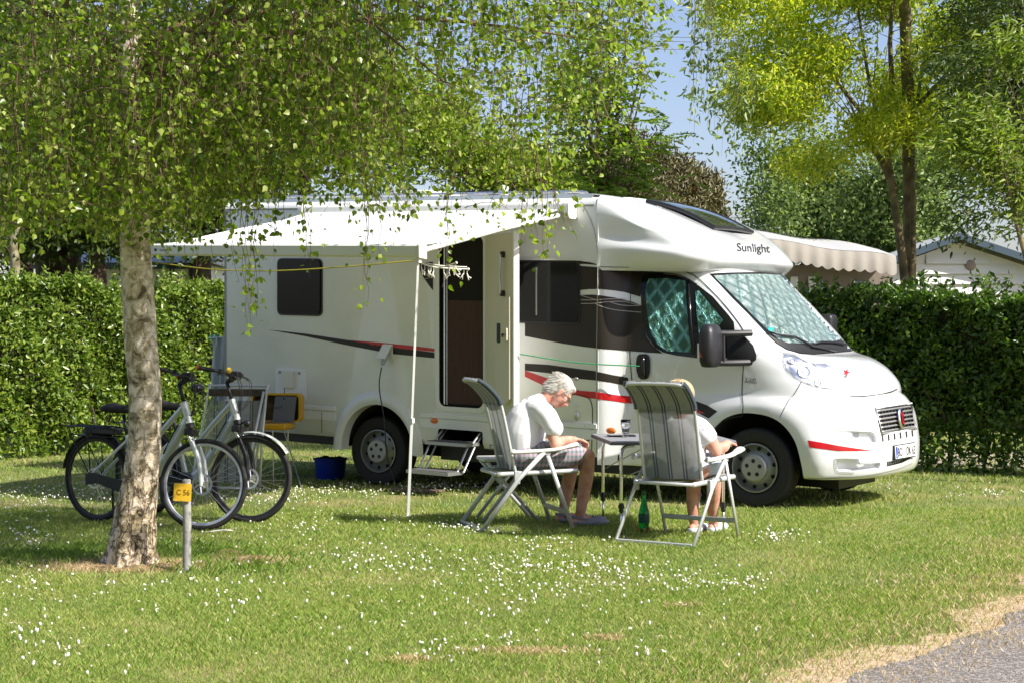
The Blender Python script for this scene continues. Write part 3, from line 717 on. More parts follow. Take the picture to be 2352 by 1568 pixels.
# ---- side glass
dw_out = z3((940,210),(1100,203),(1290,222),(1410,262),(1560,345),(1720,470),(1900,680),(1960,760),(1975,900),(1960,1170),(1560,1172),(1300,1140),(1150,1105),(1050,1045),(965,925),(920,760),(898,560),(893,340),(905,250))
dw = decal('cab_side_window', dw_out, glass_black, ('cab',), off=.0045, step=9)
q1 = decal('insulation_mat', z3((980,265),(1200,258),(1405,290),(1425,600),(1450,900),(1478,1105),(1200,1092),(1080,1010),(1010,880),(965,650),(948,400)), quilt2, ('cab',), off=.007, step=7, parent=dw)
q2 = decal('insulation_mat', z3((1520,405),(1560,400),(1660,520),(1760,640),(1840,740),(1700,900),(1600,1060),(1575,1000),(1540,700)), quilt2, ('cab',), off=.007, step=7, parent=dw)
for q in (q1,q2): set_uv(q, lambda c: (c.x*6.6, c.z*5.0))
rtube('window_divider', z3((1440,285),(1465,700),(1500,1130)), .014, M['blackgloss'], ('cab',), .008, dw)
ribbon('window_seal', z3((940,203),(1100,196),(1290,214),(1410,254),(1540,330)), 2.2, M['blackp'], ('cab',), off=.007)
# door handle
hnd = decal('door_handle', z3((880,1125),(960,1122),(990,1140),(1005,1200),(1003,1330),(985,1395),(950,1412),(900,1410),(868,1380),(848,1310),(842,1230),(855,1150)), M['blackp'], ('cab',), off=.012, step=6)
rtube('handle_grip', z3((925,1150),(928,1230),(932,1320),(935,1390)), .018, M['blackgloss'], ('cab',), .018, hnd)
# ---- mirror
mr = MB(); P0 = side(1628,796,-1.27)
mx_, mz_ = P0
def mir_sec(z, s, sx_=1): return None
sec=[]
for z_, wx, wy in ((mz_-.175,.035,.07),(mz_-.165,.06,.11),(mz_-.12,.078,.135),(mz_,.085,.145),(mz_+.12,.080,.135),(mz_+.175,.062,.11),(mz_+.195,.035,.07)):
    ring=[]
    for k in range(20):
        a=2*PI*k/20; c_,s_=math.cos(a),math.sin(a); e=.6
        ring.append((mx_+wx*math.copysign(abs(c_)**e,c_)*(1.15 if c_>0 else .55), -1.27+wy*math.copysign(abs(s_)**e,s_), z_))
    sec.append(ring)
mo = loft(sec).build('wing_mirror', M['blackp'], rv, True, rk, angle=60)
g=MB()
for dz in (.115,-.135): g.tube([(mx_+.05,-1.20,mz_+dz),(mx_+.12,-1.14,mz_+dz),(mx_+.20,-1.06,mz_+dz+.005),(mx_+.27,-.98,mz_+dz+.01)],.024,8,sq=(1,1.2))
g.tube([(mx_+.085,-1.17,mz_+.115),(mx_+.09,-1.17,mz_-.135)],.02,8)
pb(g,'mirror_arm',M['blackp'],mo,True)
g=MB(); g.box((mx_-.048,-1.40,mz_-.10),(mx_+.02,-1.385,mz_+.03),bev=.006); ob=pb(g,'mirror_indicator',mat('clear_lens',(.75,.72,.70),.12,coat=.8),mo,True)
g=MB(); g.box((mx_-.02,-1.408,mz_-.085),(mx_+.008,-1.386,mz_-.0)); pb(g,'indicator_bulb',mat('orange_bulb',(.45,.06,.02),.3),mo)
decal('mirror_base', z3((1890,890),(1990,885),(2060,905),(2100,940),(2180,1030),(2220,1130),(2222,1190),(2190,1215),(2060,1215),(1890,1195)), M['blackp'], ('cab',), off=.016, step=7)
# far mirror
g=MB(); g.box((-.24,1.08,1.50),(-.12,1.26,1.74),bev=.04); pb(g,'wing_mirror',M['blackp'],rv,True)
# ---- headlights
hl_poly = zh((775,885),(768,960),(798,1040),(870,1108),(1000,1172),(1150,1208),(1360,1222),(1310,1125),(1235,1040),(1160,990),(1020,985),(955,958),(860,902))
chromeh = mat('headlamp_reflector', (.86,.88,.92), .30, .8, bump=(13,.6,3,.02), var=(9,(.45,.48,.55),.5,.6), coat=1)
hl = decal('headlight', hl_poly, chromeh, ('cab',), off=.004, step=6)
def disc_on(px, py, r_, name, m, parent, off=.012, dome=.02):
    c = cast(px,py,('cab',))
    if not c: return
    q = c[1].to_track_quat('Z','Y').to_matrix().to_4x4(); g = MB(); g.lathe([(0,.003),(r_*.45,.001),(r_*.8,-.002),(r_*.96,.006),(r_*1.05,.004),(r_*1.10,-.006)],24,M=Matrix.Translation(c[0]+c[1]*off)@q)
    return g.build(name,m,parent,True)
lens = mat('lamp_bowl', (.86,.88,.92), .22, .8, coat=1)
lensd = mat('lamp_bowl_dark', (.50,.52,.56), .25, .8, coat=1)
(a1,b1),(a2,b2),(a3,b3) = zh((840,960),(960,1060),(1065,1140))
disc_on(a1,b1,.036,'lamp_bowl',lens,hl,off=.006); disc_on(a2,b2,.055,'lamp_bowl',lens,hl,off=.006)
(a1,b1),=zh((1085,1160)); disc_on(a1,b1,.028,'lamp_bowl',lens,hl,off=.006)
ribbon('headlight_edge', hl_poly+[hl_poly[0]], 1.3, seamg, ('cab',), off=.007, parent=hl)
decal('lamp_eyebrow', zh((1030,985),(1150,990),(1180,1015),(1120,1040),(1060,1015)), lensd, ('cab',), off=.008, step=5, parent=hl)
# hidden-side headlight mirrored
me = hl.data.copy(); 
for v in me.vertices: v.co.y *= -1
link('headlight', me, chromeh, rv, True)
# ---- grille, bumper openings, number plate
gr_frame = decal('grille', z5((1445,395),(1810,335),(1865,585),(1505,650)), mat('grille_dark',(.012,.012,.014),.6), ('cab',), off=-.04, step=7)
silv = mat('satin_silver', (.42,.42,.41), .35, .6)
tl,tr,br,bl = [Vector(p) for p in z5((1425,380),(1830,322),(1885,600),(1495,665))]
for k in range(6):
    t = (k+.5)/6; a_ = tl.lerp(bl,t*1.0); b_ = tr.lerp(br,t*1.0)
    P = [a_.lerp(b_, u/8) for u in range(9)]
    g = MB(); Q=[]
    for p in P:
        c = cast(p.x,p.y,('cab',)); Q.append(c[0]-c[1]*.006)
    g.tube(Q,.012,6,sq=(1,.75)); g.build('grille_bar',silv,gr_frame,True)
for k in range(11):
    t=(k+.5)/11; a_=tl.lerp(tr,t); b_=bl.lerp(br,t); g=MB(); Q=[]
    for u in range(6):
        p=a_.lerp(b_,u/5); c=cast(p.x,p.y,('cab',)); Q.append(c[0]-c[1]*.016)
    g.tube(Q,.005,5); g.build('grille_rib',mat('rib_grey',(.09,.09,.09),.5) if k==0 else bpy.data.materials['rib_grey'],gr_frame,True)
rtube('grille_frame', [tuple(p) for p in (tl,tr,br,bl,tl)], .012, silv, ('cab',), .008, gr_frame)
# badge : oval silver ring with red shield
(bx,by),(bxr,byr) = z5((1695,490),(1735,490))
cb = cast(bx,by,('cab',)); q = cb[1].to_track_quat('Z','Y').to_matrix().to_4x4()
BM = Matrix.Translation(cb[0]+cb[1]*.026)@q
# find which local axis is vertical
upv = (BM.inverted().to_3x3() @ Vector((0,0,1))); ang = math.atan2(upv.y, upv.x)
BM = BM @ Matrix.Rotation(ang,4,'Z') @ Matrix.Diagonal((1.15,.82,1,1))
g=MB(); g.lathe([(0,.006),(.058,.010),(.072,.006),(.078,-.004)],28,M=BM); bd=g.build('badge',M['chrome'],rv,True)
g=MB(); g.prism([(-.045,-.028),(-.045,.028),(.038,.034),(.045,0),(.038,-.034)],'z',.008,.016,M=BM); g.build('badge_shield',mat('badge_red',(.38,.01,.015),.3,coat=.6),bd)
g=MB()
for yy in (-.02,-.007,.007,.02): g.box((-.026,yy-.002,.0165),(.024,yy+.002,.018),M=BM)
g.build('badge_bars',M['chrome'],bd)
for k in range(6):
    a_=Vector(z5((1505,720))[0]).lerp(Vector(z5((1845,660))[0]),k/5.0); 
    decal('bumper_slot', [(a_.x-1,a_.y-7),(a_.x+2.5,a_.y-8),(a_.x+3.5,a_.y+6),(a_.x+.5,a_.y+7)], seam, ('cab',), off=.003, step=3)
shade = mat('bumper_recess', (.66,.67,.66), .4)
rec = rv
for k in range(5):
    yy=662+14*k; ribbon('pocket_slat', z5((1175+k*3,yy),(1245,yy)), 1.4, seam, ('cab',), off=-.008, parent=rec)
ribbon('pocket_edge', z5((1000,632),(1120,640),(1160,665),(1182,748),(1448,757)), 1.2, seamg, ('cab',), off=.006, parent=rec)
fog = rv
for k in range(6): None
ribbon('pocket_edge', z5((1240,965),(1215,950),(985,952),(960,985),(970,1060),(1010,1100),(1180,1112)), 1.6, seamg, ('cab',), off=.005, parent=fog)
lg = decal('lower_grille', z5((1565,985),(1700,966),(1840,915),(1815,950),(1740,990),(1560,1035)), M['blackp'], ('cab',), off=-.03, step=6)
for k in range(12): 
    xx=1565+k*21; ribbon('lower_grille_rib', z5((xx,985-k*5),(xx-8,1036-k*7)), 1.0, trimg, ('cab',), off=-.004, parent=lg)
ribbon('bumper_lip', z5((650,1178),(900,1172),(1200,1155),(1500,1110),(1700,1060),(1850,1000)), 2.0, seamg, ('cab',), off=.004)
# plate
pc = rk(.985,0,.555); PMt = Matrix.Translation(pc)@Matrix.Rotation(R(90),4,'Z')@Matrix.Rotation(R(90-4),4,'X')
pl_ = MB().box((-.26,-.056,0),(.26,.056,.012),M=PMt,bev=.004).build('number_plate', mat('plate_white',(.80,.80,.78),.35), rv)
MB().box((-.268,-.064,-.03),(.268,.064,.004),M=PMt).build('plate_holder',M['blackp'],pl_)
MB().box((-.252,-.05,.012),(-.212,.05,.0135),M=PMt).build('plate_band',mat('plate_blue',(.01,.06,.45),.4),pl_)
def text_mesh(s, size=1, extrude=0, bold=0):
    cu = bpy.data.curves.new('t','FONT'); cu.body = s; cu.size = size; cu.extrude = extrude; cu.offset = bold; cu.resolution_u = 3
    o = bpy.data.objects.new('t', cu); COL.objects.link(o); dg = bpy.context.evaluated_depsgraph_get(); dg.update()
    me = bpy.data.meshes.new_from_object(o.evaluated_get(dg)); vs = [v.co.copy() for v in me.vertices]; fs = [tuple(p.vertices) for p in me.polygons]
    bpy.data.objects.remove(o, do_unlink=True); return vs, fs
def text_flat(s, w_, h_, Mx, name, m, parent, ext=.0):
    vs, fs = text_mesh(s, 1, 0, .012)
    x0=min(v.x for v in vs);x1=max(v.x for v in vs);y0=min(v.y for v in vs);y1=max(v.y for v in vs)
    g=MB(); g.add([Mx@Vector(((v.x-x0)/(x1-x0)*w_-w_/2,(v.y-y0)/(y1-y0)*h_-h_/2,ext)) for v in vs], fs)
    return g.build(name,m,parent,fixn=False)
inkm = mat('black_ink',(.01,.01,.01),.5)
text_flat('BO', .105,.078, PMt@Matrix.Translation((-.150,0,0)),'plate_letters',inkm,pl_,.0142)
text_flat('OK 63', .235,.078, PMt@Matrix.Translation((.125,0,0)),'plate_letters',inkm,pl_,.0142)
text_flat('D', .016,.02, PMt@Matrix.Translation((-.232,-.028,0)),'plate_country',mat('ink_white',(.8,.8,.8),.5),pl_,.0145)
g=MB(); g.lathe([(0,.014),(.013,.014)],12,M=PMt@Matrix.Translation((-.075,.022,0))); g.lathe([(0,.014),(.013,.014)],12,M=PMt@Matrix.Translation((-.075,-.022,0))); g.build('plate_seal',mat('seal_grey',(.35,.38,.42),.4),pl_)
# lettering laid on curved bodywork
def text_on(s, p0, p1, hpx, name, m, which, off=.005, shear=0, parent=None, hpx2=None):
    vs, fs = text_mesh(s, 1, 0, .014)
    x0=min(v.x for v in vs);x1=max(v.x for v in vs);y1=.72
    a=Vector(p0); b_=Vector(p1); out=[]
    for v in vs:
        t=(v.x-x0)/(x1-x0); h=hpx+((hpx2 or hpx)-hpx)*t
        p=a.lerp(b_,t)+Vector((shear*v.y,-h*v.y/y1)); c=cast(p.x,p.y,which); out.append(c[0]+c[1]*off if c else Vector((0,0,0)))
    g=MB(); g.add(out,fs); return g.build(name,m,parent or rv,fixn=False)
grtxt = mat('grey_letters',(.045,.045,.05),.4)
P_=z4((1712,628),(2035,645)); text_on('Sunlight',P_[0],P_[1],19,'maker_lettering',grtxt,('cap',),off=.006,shear=-3)
P_=zh((425,1140),(515,1146)); text_on('120',P_[0],P_[1],7,'badge_lettering',mat('chrome_letters',(.25,.25,.26),.3,.6),('cab',),off=.004,shear=1)
P_=zh((415,1160),(528,1166)); text_on('Multijet',P_[0],P_[1],5,'badge_lettering',bpy.data.materials['chrome_letters'],('cab',),off=.004,shear=1)
# red star sticker on the bonnet
def star(name, cx_, cy_, r_, m, rot=0, which=('cab',)):
    P=[]
    for k in range(10):
        a=R(rot+36*k); q_=r_ if k%2==0 else r_*.38; P.append((cx_+q_*math.sin(a), cy_-q_*math.cos(a)*1.1))
    return decal(name,P,m,which,off=.005,step=3)
(sx_,sy_),=zh((1345,1068)); star('bonnet_star',sx_,sy_,9.5,redf,20); (sx2,sy2),=zh((1338,1105)); star('bonnet_star',sx2,sy2,5.5,mat('star_grey',(.12,.13,.16),.4),10)
ribbon('star_trail', zh((1370,1090),(1410,1140),(1462,1210)),[1.6]*9,mat('star_trail_pink',(.75,.35,.38),.4),('cab',),off=.004,sub=4)
# ---- skylight in the cap
g=MB(); vs=[]
for i in range(13):
    t=i/12
    for j in range(13):
        u=j/12-.5; hw=.39+.03*t; vs.append((-1.36+.70*t,u*2*hw,2.760-.235*t-.012*t*t+.035*math.sin(PI*t)+.012*math.cos(PI*u)))
g.add(vs,[(i*13+j,i*13+j+1,i*13+14+j,i*13+13+j) for i in range(12) for j in range(12)])
sk=pb(g,'cab_skylight',mat('skylight_glass',(.03,.035,.03),.05,spec=.8,coat=.5),rv,True)
g=MB(); E_=[vs[j] for j in range(13)]+[vs[i*13+12] for i in range(1,13)]+[vs[12*13+j] for j in range(11,-1,-1)]+[vs[i*13] for i in range(11,-1,-1)]
g.tube([Vector(p)-Vector((0,0,.012)) for p in E_],.022,6); pb(g,'skylight_rim',M['blackp'],sk,True)
None and ribbon('skylight_frame', z4((800,162),(950,222),(1150,300),(1300,370),(1460,436),(1650,446),(1858,458)), 4.0, M['blackp'], ('cap',), off=.016, parent=sk)
None and ribbon('skylight_frame', z4((1400,392),(1480,412),(1650,425),(1780,432)), 1.6, trimg, ('cap',), off=.018, parent=sk)
# ---------------------------------------------------------------- box side fittings
def flat(poly, y0, y1, name, m, parent=rv, **k): return pb(MB().prism(poly,'y',y0,y1),name,m,parent,**k)
def side_window(x0,z0,x1,z1,frame=True):
    w_ = flat(rrect(x0,z0,x1,z1,.055),-1.150,-1.162,'window',M['blackp'])
    flat(rrect(x0+.018,z0+.02,x1-.018,z1-.018,.045),-1.162,-1.176,'pane',glassd,w_)
    return w_
w1 = side_window(-5.19,1.59,-4.61,2.165)
w2 = side_window(-2.66,1.585,-1.645,2.165)
g=MB(); g.box((-2.68,-1.17,2.165),(-1.63,-1.15,2.185)); pb(g,'window_rail',M['alu'],w2)
# thin sunblind edge seen through the right window
g=MB(); g.box((-2.10,-1.180,1.66),(-2.085,-1.1765,2.10)); pb(g,'blind_edge',trimg,w2)
g=MB(); g.box((-5.905,-1.1545,.46),(-5.880,-1.149,2.66)); pb(g,'corner_trim',trimg)
for x_ in (-4.62,-2.35):
    g=MB(); g.box((x_,-1.1575,.43),(x_+.004,-1.1545,.645)); pb(g,'skirt_joint',seam)
g=MB(); g.box((-5.88,-1.1535,2.655),(-1.50,-1.149,2.672)); pb(g,'upper_trim',trimg)
for k in range(9):
    x_=-5.75+.52*k
    if -4.5<x_<-3.35 or -3.25<x_<-2.6: continue
    pb(MB().ball((x_,-1.1625,.678),(.006,.003,.006),seg=6,rings=4),'rivet',trimg)
# fridge / cassette hatch with white cap
h1 = flat(rrect(-5.215,.735,-4.815,1.06,.03),-1.150,-1.158,'service_hatch',gel)
flat(rrect(-5.19,.76,-4.84,1.035,.02),-1.158,-1.162,'hatch_panel',gel,h1)
flat(rrect(-5.105,.865,-4.965,1.035,.012),-1.162,-1.195,'hatch_cap',mat('ivory_plastic',(.70,.68,.58),.45),h1)
for x in (-5.155,-4.90): pb(MB().lathe([(0,-1.170),(.014,-1.170),(.016,-1.160)],12,M=Matrix.Translation((x,0,1.015)),axis='y'),'hatch_lock',trimg,h1)
# forward locker with rounded corner, handle, lock
ribbon('locker_gap',[(1272,1040),(1272,925),(1275,912),(1290,906),(1318,905),(1342,908),(1356,918),(1361,938),(1361,975),(1359,1040)],1.8,seam,('box',))
ribbon('locker_rail',[(1276,967),(1320,969.5),(1365,973)],2.2,M['alu'],('box',),off=.012)
g=MB(); x_,z_=side(1322,929,-1.15); g.box((x_-.03,-1.165,z_-.006),(x_+.03,-1.15,z_+.006),bev=.003); pb(g,'locker_handle',M['alu'])
x_,z_=side(1325,954,-1.15); pb(MB().ball((x_,-1.152,z_),(.026,.014,.045)),'locker_lock',silv,smooth=True)
x_,z_=side(1324,869,-1.15); pb(MB().ball((x_,-1.152,z_),(.022,.014,.016)),'locker_catch',silv,smooth=True)
# marker lamps
org = mat('orange_lens',(.75,.16,.02),.25,coat=.6)
pb(MB().ball((-3.25,-1.155,.63),(.045,.014,.026)),'marker_lamp',org,smooth=True)
x_,z_=side(1404,988,-1.14); pb(MB().ball((x_,-1.145,z_),(.05,.02,.03)),'marker_lamp',org,smooth=True)
# mains socket flap (open, pointing up and out) with plug
sx0,sz0 = -3.80,1.27
sock = flat(rrect(sx0-.06,sz0-.07,sx0+.06,sz0+.07,.01),-1.150,-1.160,'mains_socket',gel)
pb(MB().add([(sx0-.055,-1.16,sz0+.06),(sx0+.055,-1.16,sz0+.06),(sx0+.055,-1.27,sz0+.02-.09),(sx0-.055,-1.27,sz0+.02-.09),(sx0-.055,-1.165,sz0+.068),(sx0+.055,-1.165,sz0+.068),(sx0+.055,-1.28,sz0-.065),(sx0-.055,-1.28,sz0-.065)],[(0,1,2,3),(4,7,6,5),(0,4,5,1),(1,5,6,2),(2,6,7,3),(3,7,4,0)]),'socket_flap',gel,sock)
pb(MB().tube([(sx0+.02,-1.17,sz0-.01),(sx0+.0,-1.21,sz0-.07),(sx0-.01,-1.235,sz0-.13)],[.022,.026,.02],10),'plug',mat('plug_grey',(.35,.42,.45),.5),sock,True)
# drain lamp over arch
# ---- entrance : dark hall, frame, pleated screen, door leaf, steps
fr = flat(rrect(-3.235,.73,-2.645,2.44,.09),-1.150,-1.160,'door_frame',gel)
boolean(fr,[cutter(MB().prism(rrect(-3.19,.775,-2.69,2.39,.07),'y',-1.3,-1.0))])
g=MB(); g.prism(rrect(-3.19,.775,-2.69,2.39,.07),'y',-1.12,-1.10); scr=pb(g,'doorway_dark_sheet',dark,fr)  # black sheet across the opening stands in for the unlit interior
bm_=mat('brown_pleated_screen',(.085,.045,.032),.8)
N,L,b=nodes_of(bm_); wv=N.new('ShaderNodeTexWave'); wv.inputs['Scale'].default_value=16; wv.bands_direction='X'; tc=N.new('ShaderNodeTexCoord'); L.new(tc.outputs['Object'],wv.inputs['Vector']); bp=N.new('ShaderNodeBump'); bp.inputs['Strength'].default_value=.8; bp.inputs['Distance'].default_value=.012; L.new(wv.outputs['Fac'],bp.inputs['Height']); L.new(bp.outputs['Normal'],b.inputs['Normal'])
g=MB(); g.box((-3.13,-1.125,.80),(-2.72,-1.122,1.78)); pb(g,'insect_screen',bm_,fr)
g=MB(); g.box((-3.155,-1.135,.79),(-3.14,-1.12,2.36)); g.box((-3.125,-1.13,.79),(-3.118,-1.12,2.36)); pb(g,'screen_post',M['alu'],fr)
# door leaf, hinged at x=-2.66, swung about 150 degrees
phi=R(30); HM=Matrix.Translation((-2.655,-1.165,0))@Matrix.Rotation(-phi,4,'Z')
cream=mat('cream_door_liner',(.66,.62,.48),.5)
g=MB(); g.box((0,-.008,.735),(.60,.034,2.42),M=HM,bev=.012); dl=pb(g,'entrance_door',mat('cream_door_edge',(.80,.80,.77),.4),rv)
def db(g,name,m): return pb(g,name,m,dl,True)
g=MB(); g.box((.02,-.020,.76),(.585,-.006,2.40),M=HM,bev=.008); db(g,'door_liner',cream)
g=MB(); g.prism([(.30,1.35),(.30,1.02),(.36,.90),(.48,.84),(.575,.90),(.575,1.82),(.50,1.80),(.44,1.74),(.36,1.70),(.32,1.62),(.30,1.5)],'y',-.055,-.019,M=HM); db(g,'door_pocket',cream)
g=MB(); g.prism(rrect(.335,1.40,.40,1.58,.015),'y',-.060,-.054,M=HM); db(g,'door_latch_recess',M['blackp'])
g=MB(); g.prism(rrect(.47,1.42,.56,1.54,.015),'y',-.075,-.054,M=HM); db(g,'door_lock_box',cream)
g=MB(); g.tube([(.49,-.09,1.475),(.55,-.09,1.48)],.008,6,M=HM); g.tube([(.50,-.088,1.455),(.515,-.09,1.49)],.006,6,M=HM); db(g,'door_latch',M['blackp'])
g=MB(); g.tube([(.41,-.02,2.22),(.41,-.06,2.20),(.41,-.065,2.0),(.41,-.06,1.86),(.41,-.02,1.84)],.012,8,M=HM); db(g,'grab_bar',M['steel'])
g=MB(); g.box((.395,-.06,2.18),(.43,-.02,2.235),M=HM,bev=.008); g.box((.395,-.06,1.825),(.43,-.02,1.88),M=HM,bev=.008); db(g,'grab_bar_mount',M['blackp'])
g=MB(); g.box((.585,-.03,.735),(.612,.03,2.42),M=HM,bev=.006); db(g,'door_edge_trim',M['whitep'])
# steps
stepm=mat('step_aluminium',(.42,.43,.43),.4,.7); grip=mat('step_grip',(.10,.10,.10),.8,bump=(220,.6,2,.003))
stp=MB()
stp.box((-3.19,-1.40,.425),(-2.72,-1.17,.455)); s1=pb(stp,'entrance_step',stepm,rv)
pb(MB().box((-3.17,-1.385,.4555),(-2.74,-1.18,.460)),'tread_grip',grip,s1)
pb(MB().box((-3.19,-1.70,.175),(-2.72,-1.46,.205)),'lower_tread',stepm,s1); pb(MB().box((-3.17,-1.68,.2055),(-2.74,-1.48,.210)),'tread_grip',grip,s1)
g=MB()
for x in (-3.17,-2.74):
    g.tube([(x,-1.05,.56),(x,-1.20,.44)],.012,6,sq=(1,.5)); g.tube([(x,-1.11,.56),(x,-1.28,.44)],.012,6,sq=(1,.5))
    g.tube([(x,-1.34,.43),(x,-1.52,.20)],.012,6,sq=(1,.5)); g.tube([(x,-1.22,.43),(x,-1.42,.19)],.012,6,sq=(1,.5)); g.tube([(x,-1.42,.19),(x,-1.52,.19)],.012,6)
pb(g,'step_arm',stepm,s1)
# underbody
g=MB(); g.box((-5.7,-.95,.30),(-4.45,.95,.42)); g.box((-3.35,-.9,.24),(-.6,.9,.42)); g.box((-4.5,-.45,.22),(.55,.45,.34)); g.box((-5.8,-1.05,.38),(-4.5,1.05,.43)); g.box((-3.4,-1.05,.38),(-1.3,1.05,.43)); g.tube([(-3.93,-.9,.29),(-3.93,.9,.29)],.06,10); pb(g,'chassis',M['blackp'])
# ---- wheels
def wheel(x, yface, flip=1):
    r=bpy.data.objects.new
    g=MB(); prof=[(.215,-.02),(.235,.0),(.28,.006),(.325,.0),(.341,-.02),(.341,-.19),(.325,-.21),(.22,-.20)]
    Mx=Matrix.Translation((x,yface,.341))@Matrix.Diagonal((1,-flip,1,1))
    g.lathe([(a,b_) for a,b_ in prof],48,M=Mx,axis='y')
    for k in range(40):
        a=2*PI*k/40; c_,s_=math.cos(a),math.sin(a)
        Q=Mx@Matrix.Rotation(-a,4,'Y'); g.box((.336,-.185,-.012),(.3435,-.03,.010),M=Q)
    ty=g.build('wheel',M['rubber'],rv,True,angle=40)
    g=MB(); g.lathe([(.205,-.06),(.213,.002),(.202,.004),(.196,-.03),(.185,-.055),(.150,-.045),(.125,-.018),(.118,-.016)],48,M=Mx,axis='y')
    g.lathe([(.118,-.016),(.10,-.012),(0,-.012)],48,M=Mx,axis='y')
    rim=g.build('wheel_rim',mat_rim,ty,True,angle=40)
    g=MB()
    for k in range(10):
        a=2*PI*(k+.3)/10; g.lathe([(0,.0),(.016,.0),(.018,-.004)],12,M=Mx@Matrix.Translation((.166*math.cos(a),-.040,.166*math.sin(a))),axis='y')
    g.build('rim_vent',dark,ty)
    g=MB(); g.lathe([(.118,-.012),(.116,.018),(.106,.028),(.055,.032),(.0,.032)],40,M=Mx,axis='y'); hc=g.build('hub_cap',mat_hub,ty,True,angle=35)
    g=MB()
    for k in range(5):
        a=2*PI*k/5+.3; g.lathe([(0,.0325),(.018,.0325),(.019,.030)],14,M=Mx@Matrix.Translation((.062*math.cos(a),.0,.062*math.sin(a))),axis='y')
    g.build('hub_hole',M['blackp'],ty)
mat_rim=mat('painted_steel_rim',(.30,.31,.31),.4,.5); mat_hub=mat('hub_cap_grey',(.42,.42,.40),.4,.3)
for x in (0.0,-4.035):
    wheel(x,-1.0,1); wheel(x,1.0,-1)
# ---------------------------------------------------------------- awning
aw=mat('awning_fabric',(.80,.80,.79),.7)
N,L,b=nodes_of(aw); tr=N.new('ShaderNodeBsdfTranslucent'); tr.inputs[0].default_value=(.7,.7,.68,1); mxs=N.new('ShaderNodeMixShader'); mxs.inputs[0].default_value=.12; out=[n for n in N if n.type=='OUTPUT_MATERIAL'][0]
L.new(b.outputs[0],mxs.inputs[1]); L.new(tr.outputs[0],mxs.inputs[2]); L.new(mxs.outputs[0],out.inputs[0])
X0,X1=-4.76,-1.73
case=MB(); case.prism(rrect(-1.275,2.60,-1.152,2.690,.03),'x',X0,X1); ca=pb(case,'awning_case',M['whitep'],rv,True)
g=MB(); g.prism(rrect(-1.30,2.54,-1.150,2.70,.04),'x',X1,X1+.05); g.prism(rrect(-1.30,2.54,-1.150,2.70,.04),'x',X0-.05,X0); pb(g,'awning_end_cap',M['whitep'],ca,True)
g=MB(); nu=24; nv=14; vs=[]
for i in range(nv+1):
    t=i/nv
    for j in range(nu+1):
        u=j/nu; vs.append((X0+.06+(X1-.06-X0-.06)*u, -1.26-2.22*t, 2.625-.43*t-.05*math.sin(PI*t)*(1-.3*math.sin(PI*u))))
g.add(vs,[(i*(nu+1)+j,i*(nu+1)+j+1,(i+1)*(nu+1)+j+1,(i+1)*(nu+1)+j) for i in range(nv) for j in range(nu)])
cn=pb(g,'awning_canopy',aw,rv,True)
g=MB(); g.prism([(-3.47,2.20),(-3.545,2.205),(-3.56,2.19),(-3.56,2.115),(-3.54,2.10),(-3.47,2.11)],'x',X0,X1); fr_=pb(g,'awning_front_rail',M['whitep'],rv)
g=MB(); g.prism([(-3.46,2.21),(-3.55,2.215),(-3.57,2.195),(-3.57,2.10),(-3.46,2.09)],'x',X1,X1+.012); pb(g,'rail_end_cap',mat('ivory_cap',(.72,.66,.55),.5),fr_)
P_=((357,583),(377,584)); x_,z_=side(352,581,-3.562)
text_flat('Omnistor',.10,.022,Matrix.Translation(rk(-4.45,-3.5625,2.15))@Matrix.Rotation(R(90),4,'X'),'rail_lettering',grtxt,fr_)
MB().box((-.012,-.012,0),(.012,.014,.001),M=Matrix.Translation(rk(-4.55,-3.5625,2.15))@Matrix.Rotation(R(90),4,'X')).build('rail_mark',inkm,fr_)
for xx in (X1-.06,X0+.06):
    g=MB(); mid=(xx-.75*(1 if xx>-3 else -1),-2.2,2.40); g.tube([(xx,-1.27,2.57),(xx-.02,-2.3,2.38),(xx,-3.47,2.15)],.022,10); pb(g,'awning_arm',M['whitep'],cn,True)
def toloc(px,py,Y): p=RVI@at(px,py,Y); return p
for (topx,fx,fy) in ((X1-.03,937,1186),(X0+.03,332,1160)):
    tp=Vector(rk(topx,-3.52,2.10)); ft=RVI@gnd(fx,fy)
    md=tp.lerp(ft,.62); g=MB(); g.tube([tp,md],.0125,4); g.box((-.016,-.016,-.02),(.016,.016,.02),M=Matrix.Translation(md)); g.tube([md,ft],.0155,4); g.box((-.02,-.02,-.04),(.02,.02,.03),M=Matrix.Translation(tp))
    g.tube([ft,ft+Vector((0,0,.012))],.03,10)
    g.build('awning_pole',mat('white_pole',(.78,.78,.76),.4) if fx==937 else bpy.data.materials['white_pole'],rv)
